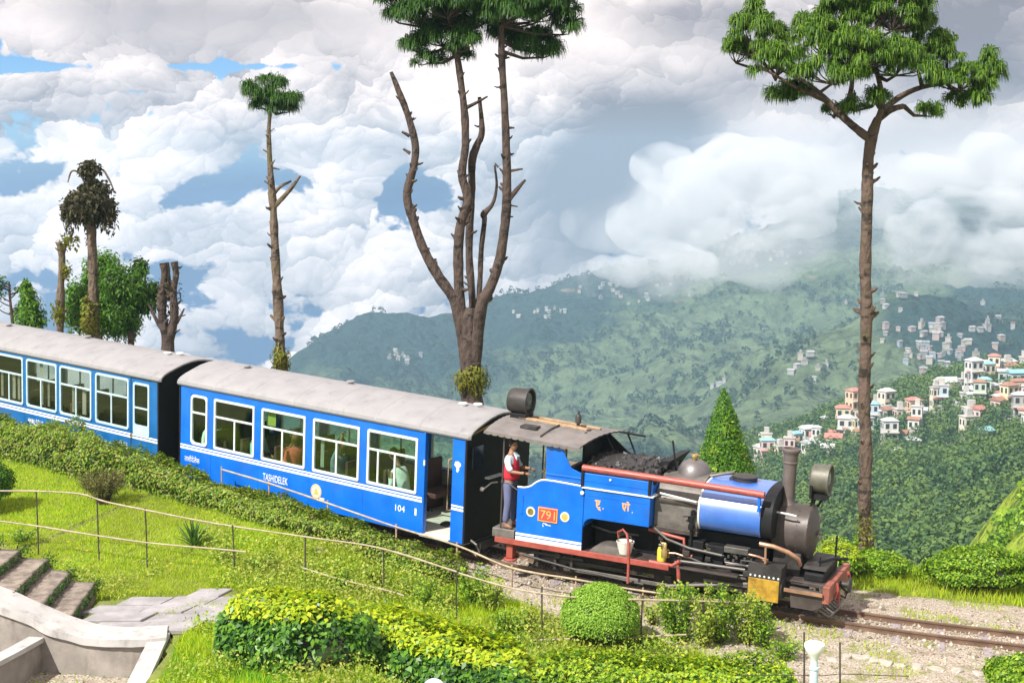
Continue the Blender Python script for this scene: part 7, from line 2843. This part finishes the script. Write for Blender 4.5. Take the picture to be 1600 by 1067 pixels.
def conifer(label, pads, Y, n_per, size, material, trunk, seed=0, group=None, name='conifer_tree', shade=None):
    t = thing(name, label, 'tree', (0, 0, 0), None, group)
    r = np.random.default_rng(400 + seed)
    b = MB()
    limb(b, trunk, Y, 8)
    b.build('trunk', M['bark'], t, smooth=60)
    Vs, cores = [], []
    for px, py, rx, ry, dz in pads:
        k = (Y + dz) / FPX
        c = at_y(px, py, Y + dz)
        n = int(n_per * (rx * k + .15) * (ry * k + .15) * 4)
        P, N = lump_points(n, c, (rx * k, rx * k * .85, ry * k), r, .55, 2.6, .4, seed + px, False)
        Vs.append(leaf_quads(P, N + r.normal(size=N.shape) * .5 + np.array([0, 0, .25]), r.uniform(.7, 1.3, n) * size, .42, .5, r=r))
        core_blob('light_block_core', c, (rx * k, rx * k * .85, ry * k), M['core'], t, seed, .62)  # dark filler added in each pad to block light
    V, F = merge(Vs)
    npmesh('crown', V, F, material, t)
    return t


conifer('broad dark green conifer behind the creeper covered tree', [(155, 480, 52, 52, 0), (160, 428, 34, 42, .2), (122, 480, 26, 46, -.3), (190, 500, 34, 36, .2), (172, 455, 42, 50, .1)], 39.5, 900, .11, M['cypress'], [(155, 580, 8), (153, 500, 6), (150, 420, 3)], 1)
conifer('lighter green leafy tree right of the dark conifer', [(205, 450, 34, 30, -.3), (228, 470, 20, 24, 0), (195, 485, 28, 30, -.2), (218, 420, 14, 18, .1), (180, 440, 26, 26, -.4), (240, 455, 12, 16, .1), (205, 510, 14, 14, .1)], 38.2, 700, .12, M['bush_dk'], [(205, 570, 6), (205, 500, 5), (208, 440, 3)], 2, name='leafy_tree')
conifer('small pointed conifer at the far left', [(48, 500, 28, 20, 0), (47, 478, 20, 18, 0), (44, 460, 13, 14, 0), (41, 446, 6, 9, 0)], 40, 640, .12, M['cypress'], [(48, 560, 5), (46, 500, 4), (42, 445, 2)], 3)
t = thing('sparse_tree', 'sparse thin leaved tree at the left edge', 'tree')
b = MB()
limb(b, [(20, 560, 4), (20, 510, 3), (16, 470, 2.2), (14, 440, 1.4)], 41, 7)
Ps = []
for k in range(16):
    a, y0 = random.choice((-1, 1)), random.uniform(440, 500)
    e = (18 + a * random.uniform(10, 30), y0 - random.uniform(4, 16))
    limb(b, [(17, y0, 1.3), ((17 + e[0]) / 2, y0 - 5, 1), (e[0], e[1], .6)], 41, 5, 3)
    Ps.append(lump_points(70, at_y(e[0], e[1], 41), (.26, .22, .16), rng, .1, 2, .5, k, False)[0])
b.build('trunk', M['bark'], t, smooth=60)
P = np.concatenate(Ps)
V, F = leaf_quads(P, rng.normal(size=P.shape) + np.array([0, 0, .5]), rng.uniform(.06, .12, len(P)), .5)
npmesh('crown', V, F, M['needle_dk'], t)
# neat cone behind the engine
t = thing('conifer_tree', 'bright green cone shaped conifer behind the steam dome', 'tree')
b = MB()
limb(b, [(1135, 860, 6), (1134, 760, 5), (1131, 620, 2)], 28.0, 8)
b.build('trunk', M['bark'], t, smooth=60)
top, base = at_y(1131, 607, 28.0), at_y(1135, 860, 28.0)
n = 30000
hh = 1 - np.sqrt(rng.random(n))
a = rng.uniform(0, 2 * PI, n)
Rr = 1.02 * (1 - hh) ** .88 * (1 + .16 * (fbm(a * 1.6, hh * 16, 1.0, 3, 13) - .5) * 2) * (1 - .30 * rng.random(n) ** 2) + .015
axis_ = np.array(base)[None] + (np.array(top) - np.array(base))[None] * hh[:, None]
P = axis_ + np.stack([np.cos(a) * Rr, np.sin(a) * Rr, rng.normal(0, .02, n)], 1)
N = np.stack([np.cos(a), np.sin(a), np.full(n, .55)], 1)
V, F = leaf_quads(P, N + rng.normal(size=N.shape) * .45, rng.uniform(.04, .085, n), .45, -.4)
mi = (fbm(a * 2, hh * 7, 1.0, 3, 17) + (.45 - hh) * .5 > .55).astype(int)
npmesh('crown', V, F, [M['cypress'], M['bush']], t, mi)
b = MB()
b.lathe([(.0, -.02), (.74, .0), (.0, (top - base).length * .86)], base, 'z', 18)
b.build('light_block_core', M['core'], t)  # dark cone added within the crown to keep light out
# ------------------------------------------------------------------ far woods
def far_hit(px, py, hf, y0, y1, n=700):
    d = ray(px, py)
    ts = np.linspace(y0 / d.y, y1 / d.y, n)
    X, Y, Z = d.x * ts, d.y * ts, CAM_H + d.z * ts
    hh = hf(X, Y)
    k = np.argmax(Z <= hh)
    if Z[k] > hh[k]:
        return None
    return Vector((X[k], Y[k], float(hh[k])))


def crowns(name, P, S, nleaf, lsize, material, tall=1.0, seed=0):
    """many tree crowns, each a cloud of leafy sprays on a short trunk"""
    r = np.random.default_rng(seed)
    n = len(P)
    d = nrm(r.normal(size=(n, nleaf, 3)))
    d[..., 2] = np.where(d[..., 2] < -.3, -d[..., 2], d[..., 2])
    rad = .55 + .45 * r.random((n, nleaf, 1))
    C0 = P[:, None] + d * rad * S[:, None, None] * np.array([1, 1, tall]) + np.array([0, 0, 1]) * (S * tall * .75)[:, None, None]
    sz = (S[:, None] * lsize * r.uniform(.7, 1.3, (n, nleaf))).ravel()
    V, F = leaf_quads(C0.reshape(-1, 3), (d + r.normal(size=d.shape) * .4).reshape(-1, 3), sz, .8, .2, r=r)
    return tag(npmesh(name, V, F, material), kind='stuff')


M['wood_far'] = leafmat('far_tree_leaves', [(.018, .050, .022), (.036, .085, .030), (.06, .125, .034), (.10, .175, .036)], .2, .7, patch=((.17, .25, .04), .13))  # leaf tones shifted bluish, distance haze put into the colour
M['wood_mtn'] = leafmat('mountain_tree_leaves', [(.016, .038, .024), (.028, .056, .03), (.042, .075, .032)], .15, .8)
X, Y = rng.uniform(32, 320, 12000), rng.uniform(152, 480, 12000)
att = np.clip(.34 + .5 * sst(X - Y * .30, 20, 70) * sst(Y, 420, 220), 0, 1)
k = (fbm(X, Y, .02, 4, 91) + (rng.random(len(X)) - .5) * .3 > .42 + .25 * (att - .34)) & (X < Y * .42 + 12) & (X > Y * .12)
X, Y = X[k], Y[k]
P = np.stack([X, Y, spur_h(X, Y)], -1)
tp = []
for (ax, ay, sx, sy, n) in ((1545, 650, 60, 52, 60), (1460, 655, 60, 34, 30), (1360, 690, 70, 40, 44), (1240, 725, 64, 22, 26)):
    for q in range(n):
        h_ = far_hit(ax + random.uniform(-1, 1) * sx, ay + random.uniform(-1, 1) * sy, _spur, 200, 540)
        if h_ is not None:
            tp.append(tuple(h_))
P = np.concatenate([P, np.array(tp)])
crowns('hillside_wood', P, rng.uniform(1.5, 3.9, len(P)), 170, .22, M['wood_far'], 1.1, 5)
X, Y = rng.uniform(22, 92, 2600), rng.uniform(74, 140, 2600)
k = (fbm(X, Y, .07, 3, 95) > .56)
P = np.stack([X[k], Y[k], near_slope_h(X[k], Y[k])], -1)
crowns('slope_scrub', P, rng.uniform(.35, 1.0, len(P)), 50, .5, M['bush'], .9, 6)
X, Y = rng.uniform(-560, 900, 34000), rng.uniform(620, 2000, 34000)
k = (np.abs(X) < Y * .40 + 20) & (fbm(X, Y, .012, 5, 93) + (rng.random(len(X)) - .5) * .25 > .555)
X, Y = X[k], Y[k]
P = np.stack([X, Y, mtn_h(X, Y)], -1)
crowns('mountain_wood', P, rng.uniform(1.2, 3.0, len(P)), 13, .95, M['wood_mtn'], 1.2, 7)

# ------------------------------------------------------------------ the hillside town
HC = {'cream': (.60, .55, .45), 'white': (.56, .55, .53), 'pink': (.58, .44, .41), 'pale_yellow': (.60, .54, .36), 'pale_green': (.42, .50, .42), 'pale_blue_wall': (.42, .50, .57), 'orange': (.60, .43, .30), 'grey': (.36, .35, .34)}
RC = {'red': (.40, .17, .14), 'grey_sheet': (.40, .41, .43), 'white_sheet': (.52, .53, .54), 'turquoise': (.22, .42, .46), 'rust': (.30, .15, .10), 'blue_sheet': (.24, .33, .44), 'flat': (.44, .42, .40)}
HM = {k: solid(k + '_house_wall', v, .85, var=.1, scale=.4, dirt=tuple(c * .5 for c in v), dirt_amt=.5) for k, v in HC.items()}
RM = {k: solid(k + '_house_roof', v, .6, var=.14, scale=.5, dirt=tuple(c * .5 for c in v), dirt_amt=.5) for k, v in RC.items()}
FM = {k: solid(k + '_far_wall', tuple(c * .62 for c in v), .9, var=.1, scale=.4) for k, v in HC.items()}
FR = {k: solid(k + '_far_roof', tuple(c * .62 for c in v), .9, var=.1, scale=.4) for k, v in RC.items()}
M['win_dark'] = solid('house_window', (.03, .035, .04), .2, var=.2)
M['slab'] = solid('balcony_slab', (.55, .50, .45), .8)
_wm = MB().box(-.5, .5, -.05, .05, -.5, .5).mesh('window', [M['win_dark']])
_hl = {'cream': 'cream', 'white': 'white', 'pink': 'pink', 'pale_yellow': 'pale yellow', 'pale_green': 'pale green', 'pale_blue_wall': 'pale blue', 'orange': 'orange', 'grey': 'grey'}
_rl = {'red': 'a red roof', 'grey_sheet': 'a grey sheet roof', 'white_sheet': 'a white sheet roof', 'turquoise': 'a turquoise roof', 'rust': 'a rusty roof', 'blue_sheet': 'a blue roof', 'flat': 'a flat roof'}


def house(p, w, d, st_, wall, roof, rz, label, group, parts=True, foot=4.0):
    h = (2.9 if parts else 1.5) * st_
    t = thing('house', label, 'house', p, Matrix.Rotation(rz, 3, 'Z'), group)
    b = MB()
    b.box(-w / 2, w / 2, -d / 2, d / 2, -foot, h)
    b.build('wall', (HM if parts else FM)[wall], t)
    b = MB()
    e = .3
    if roof == 'flat':
        b.box(-w / 2 - .2, w / 2 + .2, -d / 2 - .2, d / 2 + .2, h + .003, h + .25)
        b.box(-w * .2, w * .25, -d * .2, d * .25, h + .253, h + 2.0)
    elif st_ >= 3 or (int(w * 10) % 3 == 0):
        rr = w * .22
        b.add([(-w / 2 - e, -d / 2 - e, h), (w / 2 + e, -d / 2 - e, h), (w / 2 + e, d / 2 + e, h), (-w / 2 - e, d / 2 + e, h), (-w * .2, 0, h + rr), (w * .2, 0, h + rr)],
              [(0, 1, 5, 4), (1, 2, 5), (2, 3, 4, 5), (3, 0, 4), (3, 2, 1, 0)])
    else:
        rr = d * .28
        b.prism([(-d / 2 - e, h), (d / 2 + e, h), (d / 2 + e, h + .1), (0, h + rr + .1), (-d / 2 - e, h + .1)], 'x', -w / 2 - e, w / 2 + e)
    b.build('roof', (RM if parts else FR)[roof], t)
    if not parts:
        return t
    for s_ in range(st_):
        nw = max(2, int(w / 2.4))
        for k in range(nw):
            o = link_mesh('window', _wm, t)
            o.location = (-w / 2 + w * (k + .5) / nw, -d / 2, 2.9 * s_ + 1.55)
            o.scale = (w / nw * .5, 1, 1.3)
        for k in range(2):
            o = link_mesh('window', _wm, t)
            o.location = (-w / 2, -d / 2 + d * (k + .5) / 2, 2.9 * s_ + 1.55)
            o.rotation_euler = (0, 0, PI / 2)
            o.scale = (d / 2 * .45, 1, 1.3)
        if s_ and st_ > 1:
            b = MB()
            b.box(-w / 2 - .15, w / 2 + .15, -d / 2 - .7, -d / 2 - .003, 2.9 * s_ - .14, 2.9 * s_ + .06)
            b.build('balcony', M['slab'] if s_ % 2 else RM['red'] if wall in ('cream', 'pale_yellow', 'pink') else M['slab'], t)
    return t


TOWN = [  # px, py (foot), width px, storeys, wall, roof, what singles it out
    (1520, 628, 30, 4, 'white', 'white_sheet', 'tall white building with a white gabled roof, highest on the spur'), (1514, 642, 26, 2, 'grey', 'grey_sheet', 'grey sheet roofed house below the tall white building'),
    (1550, 612, 22, 2, 'pink', 'red', 'pink house with dark red roof right of the tall white building'), (1580, 603, 28, 2, 'cream', 'rust', 'cream house with rusty roof high on the right'), (1597, 590, 12, 2, 'white', 'flat', 'narrow white house on the ridge at the right edge'),
    (1554, 630, 14, 1, 'pale_blue_wall', 'turquoise', 'small house with bright turquoise roof'), (1572, 634, 20, 2, 'white', 'white_sheet', 'white gabled house beside the turquoise roof'), (1592, 628, 20, 2, 'orange', 'rust', 'orange house at the right edge of the town'),
    (1580, 652, 26, 2, 'pale_yellow', 'turquoise', 'pale yellow house with turquoise roof'), (1560, 660, 24, 2, 'pink', 'rust', 'pink house below the turquoise roofs'), (1565, 672, 24, 1, 'white', 'white_sheet', 'low white house with white sheet roof above the trees'),
    (1524, 656, 32, 1, 'pink', 'red', 'long low house with pinkish red roof'), (1528, 674, 22, 2, 'pink', 'red', 'pink house with red roof beside the dark trees'), (1500, 650, 20, 1, 'white', 'white_sheet', 'small white shed left of the long red roof'),
    (1478, 628, 40, 2, 'cream', 'white_sheet', 'long cream house with white roof among tall trees'), (1470, 640, 30, 2, 'pale_green', 'grey_sheet', 'pale green house half hidden by tall trees'), (1447, 644, 20, 1, 'pink', 'red', 'small pink house left of the tall trees'),
    (1333, 672, 28, 4, 'orange', 'red', 'four storey orange building with red roof by the pine trunk'), (1316, 684, 30, 3, 'pale_yellow', 'red', 'yellow banded building with red roof in front of the orange one'), (1322, 702, 36, 3, 'white', 'grey_sheet', 'white three storey block below the yellow banded building'),
    (1384, 658, 30, 3, 'cream', 'white_sheet', 'cream block right of the pine trunk with white roof'), (1385, 672, 24, 2, 'grey', 'rust', 'grey house under the cream block'), (1426, 674, 28, 3, 'orange', 'red', 'orange banded house with red roof right of the pine trunk'), (1405, 672, 22, 2, 'pink', 'flat', 'pink flat roofed house beside the orange banded one'),
    (1418, 694, 24, 1, 'white', 'rust', 'low white house with rusty roof in the trees'), (1384, 724, 26, 1, 'white', 'red', 'small house with red roof just right of the pine trunk'), (1400, 722, 18, 1, 'cream', 'white_sheet', 'cream hut beside the small red roof'),
    (1302, 716, 34, 2, 'cream', 'red', 'long red roofed house below the white block'), (1278, 712, 34, 2, 'cream', 'red', 'red roofed house in the middle of the lower row'), (1260, 700, 24, 2, 'white', 'white_sheet', 'white roofed house at the top of the lower row'), (1266, 724, 32, 2, 'white', 'grey_sheet', 'white house with grey roof behind the chimney'),
    (1292, 732, 26, 2, 'pink', 'white_sheet', 'pinkish house in front of the long red roof'), (1196, 712, 26, 2, 'white', 'grey_sheet', 'white house left of the engine chimney, upper one'), (1192, 728, 34, 2, 'cream', 'white_sheet', 'cream block left of the engine chimney'), (1218, 728, 24, 2, 'pale_yellow', 'flat', 'pale yellow block touching the engine chimney'),
    (1180, 736, 20, 1, 'white', 'white_sheet', 'low white house beside the cone conifer'), (1240, 736, 22, 1, 'cream', 'grey_sheet', 'low cream house right of the chimney'), (1323, 786, 20, 1, 'white', 'white_sheet', 'lone white hut left of the pine trunk in the woods'),
    (1380, 766, 22, 1, 'white', 'blue_sheet', 'hut with blue roof right of the pine trunk in the woods'), (1451, 744, 14, 1, 'cream', 'flat', 'tiny cream hut in the woods, upper of two'), (1436, 752, 12, 1, 'white', 'white_sheet', 'tiny white hut in the woods, lower of two'), (1486, 712, 14, 1, 'cream', 'rust', 'rusty roofed hut alone on the right of the woods'),
    (1290, 818, 26, 1, 'white', 'white_sheet', 'white roofed hut behind the smokebox'), (1278, 816, 14, 1, 'white', 'blue_sheet', 'blue roofed hut behind the smokebox'), (1540, 690, 18, 1, 'pale_yellow', 'turquoise', 'small yellow house below the pink one'), (1596, 676, 16, 2, 'cream', 'red', 'cream house low at the right edge')]
for k, (px, py, wpx, st_, wall, roof, lab) in enumerate(TOWN):
    p = far_hit(px, py, _spur, 150, 540)
    if p is None:
        continue
    w = wpx * p.y / FPX
    house(p, w * .74, max(3.2, w * random.uniform(.5, .68)), st_, wall, roof, R(random.choice((-18, -10, 8, 20, 30))), lab, 'houses of the hillside town')

# more of the same town, crowding the spur's upper right and the foot of the white block
_k = 0
for (ax, ay, sx, sy, n), where in (((1555, 632, 56, 56, 70), 'right of the long pinkish roof'), ((1360, 680, 76, 30, 26), 'around the pine trunk in the town'), ((1235, 722, 50, 16, 12), 'in the lower town row by the chimney'), ((1470, 650, 40, 20, 6), 'left of the white gabled building')):
    for q in range(n):
        px, py = ax + random.uniform(-1, 1) * sx, ay + random.uniform(-1, 1) * sy
        p = far_hit(px, py, _spur, 150, 540)
        if p is None or p.y < 240:
            continue
        wl, rr, st_ = random.choice(['cream', 'white', 'white', 'pink', 'pale_yellow', 'pale_green', 'grey', 'pale_blue_wall']), random.choice(['red', 'grey_sheet', 'white_sheet', 'rust', 'flat', 'grey_sheet', 'flat', 'turquoise']), random.choice((1, 1, 2, 2, 3))
        w = random.uniform(2.3, 4.2)
        house(p, w, w * .75, st_, wl, rr, R(random.uniform(-30, 30)), '%s %shouse, %s, %s' % (_hl[wl], ('low ', '', 'tall ')[st_ - 1], _rl[rr][2:], where), 'houses of the hillside town')

# hamlets far away on the mountain: each house still a thing of its own
HAM = [(1180, 396, 60, 14, 44, ('pink', 'cream', 'grey'), 'red', 'close under the cloud'), (1460, 545, 75, 30, 60, ('cream', 'pink', 'grey', 'pale_blue_wall'), 'grey_sheet', 'above the town, right of the pine'),
       (945, 450, 28, 8, 10, ('white', 'grey'), 'grey_sheet', 'on the ridge where the cloud begins'), (850, 490, 40, 8, 12, ('white', 'cream'), 'white_sheet', 'right of the many stemmed pine'), (640, 560, 34, 8, 12, ('white', 'cream'), 'white_sheet', 'left of the many stemmed pine'),
       (1260, 580, 45, 12, 8, ('white', 'cream'), 'white_sheet', 'left of the tall pine'), (1120, 606, 16, 6, 4, ('white',), 'white_sheet', 'over the cone conifer tip'), (1010, 470, 60, 14, 12, ('white', 'cream'), 'rust', 'on the slope below the cloud bank'),
       (1380, 470, 60, 20, 14, ('white', 'grey'), 'grey_sheet', 'behind the pine trunk under the cloud'), (1550, 510, 45, 14, 12, ('white', 'grey'), 'rust', 'high on the slope at the right edge')]
for hx, hy, sx, sy, n, walls, rf_, where in HAM:
    for k in range(n):
        px, py = hx + random.gauss(0, sx * .55), hy + random.gauss(0, sy * .7)
        p = far_hit(px, py, mtn_h, 610, 2200, 500)
        if p is None:
            continue
        wl = random.choice(walls)
        rr = random.choice((rf_, 'grey_sheet', 'white_sheet', 'flat'))
        w, st_ = random.uniform(2.0, 3.9), random.choice((1, 1, 1, 2))
        house(p + Vector((0, 0, .2)), w, w * .8, st_, wl, rr, random.uniform(-.6, .6), 'tiny far %s%s house, %s %s' % (('', 'tall ')[st_ - 1], _hl[wl], _rl[rr][2:], where), 'houses of the far mountain hamlets', False, 1.2)
# ------------------------------------------------------------------ the air
m, b_, out = mat('haze')
vp = b_.node('ShaderNodeVolumePrincipled')
vp.inputs['Color'].default_value = (.47, .72, .94, 1)
vp.inputs['Density'].default_value = HAZE
vp.inputs['Anisotropy'].default_value = .25
b_.put(out.inputs['Volume'], vp.outputs[0])
hb = MB().box(-830, 1170, -210, 2030, -560, 72).build('haze', m)
tag(hb, kind='stuff')


def mistmat(name, dens):
    m, b_, out = mat(name)
    vp = b_.node('ShaderNodeVolumePrincipled')
    vp.inputs['Color'].default_value = (.90, .90, .91, 1)
    co = objco(b_)
    n = b_.noise(co, .012, 6, .62, dist=.8)
    b_.put(vp.inputs['Density'], b_.m('MULTIPLY', b_.ss(n, .36, .68), dens))
    vp.inputs['Anisotropy'].default_value = .0
    b_.put(out.inputs['Volume'], vp.outputs[0])
    m.cycles.volume_step_rate = .35
    return m


def cloud_bank(name, lumps, material, vox, seed):
    """billowing bank of cloud lying on the mountain: one closed body"""
    r = random.Random(seed)
    bm = bmesh.new()
    for px, py, D, rx, rz in lumps:
        c = at_y(px, py, D)
        k = D / FPX
        for q in range(7):
            s_ = r.uniform(.45, .8) if q else 1.0
            o = Vector((r.uniform(-.8, .8) * rx * k, r.uniform(-.5, .5) * rx * k, r.uniform(-.5, .6) * rz * k)) if q else Vector()
            rad = Vector((rx * k * s_ * .7, rx * k * s_ * .6, rz * k * s_ * .75))
            if c.z + o.z + rad.z * 1.15 > 66:
                o.z = 66 - rad.z * 1.15 - c.z
            res = bmesh.ops.create_icosphere(bm, subdivisions=4, radius=1)
            for v in res['verts']:
                kk = 1 + .20 * noise.noise(v.co * 2.1 + o) + .10 * noise.noise(v.co * 5 + o) + .05 * noise.noise(v.co * 11 + o)
                v.co = c + o + Vector((v.co.x * rad.x * kk, v.co.y * rad.y * kk, v.co.z * rad.z * kk))
    me = bpy.data.meshes.new(name)
    bm.to_mesh(me)
    bm.free()
    me.materials.append(material)
    o = link_mesh(name, me)
    md = o.modifiers.new('Remesh', 'REMESH')
    md.mode, md.voxel_size = 'VOXEL', vox
    md.use_smooth_shade = True
    return tag(o, kind='stuff')


M['mist'] = mistmat('mountain_mist', .075)
cloud_bank('mountain_cloud', [(985, 425, 1380, 54, 34), (1050, 408, 1400, 64, 46), (1120, 375, 1430, 64, 46), (1190, 358, 1440, 60, 46), (1262, 340, 1460, 54, 46), (1240, 310, 1500, 60, 50), (1010, 350, 1500, 90, 64), (1100, 300, 1540, 90, 70), (1200, 275, 1560, 90, 64), (1280, 265, 1600, 60, 54),
                             (1150, 250, 1600, 90, 50), (1310, 300, 1560, 36, 30)], M['mist'], 5, 1)
cloud_bank('mountain_cloud', [(1408, 385, 1380, 44, 50), (1462, 405, 1370, 64, 50), (1540, 402, 1370, 76, 50), (1630, 406, 1370, 76, 54), (1490, 340, 1420, 84, 64), (1600, 320, 1430, 96, 74), (1690, 370, 1420, 90, 70), (1425, 320, 1450, 54, 60), (1560, 270, 1480, 90, 60), (1460, 280, 1480, 70, 50), (1660, 280, 1480, 90, 60)], M['mist'], 5, 2)
M['veil'] = mistmat('thin_mist', .015)
cloud_bank('mist_veil', [(960, 440, 1320, 90, 34), (1060, 430, 1330, 110, 50), (1180, 400, 1350, 110, 60), (1290, 380, 1350, 90, 60), (1420, 430, 1320, 100, 54), (1530, 440, 1310, 110, 54), (1640, 440, 1310, 110, 54), (960, 350, 1420, 120, 60), (1080, 300, 1450, 130, 70), (1230, 280, 1450, 130, 70), (1330, 300, 1500, 90, 60), (1450, 300, 1420, 130, 70), (1600, 300, 1420, 140, 70)], M['veil'], 7, 5)
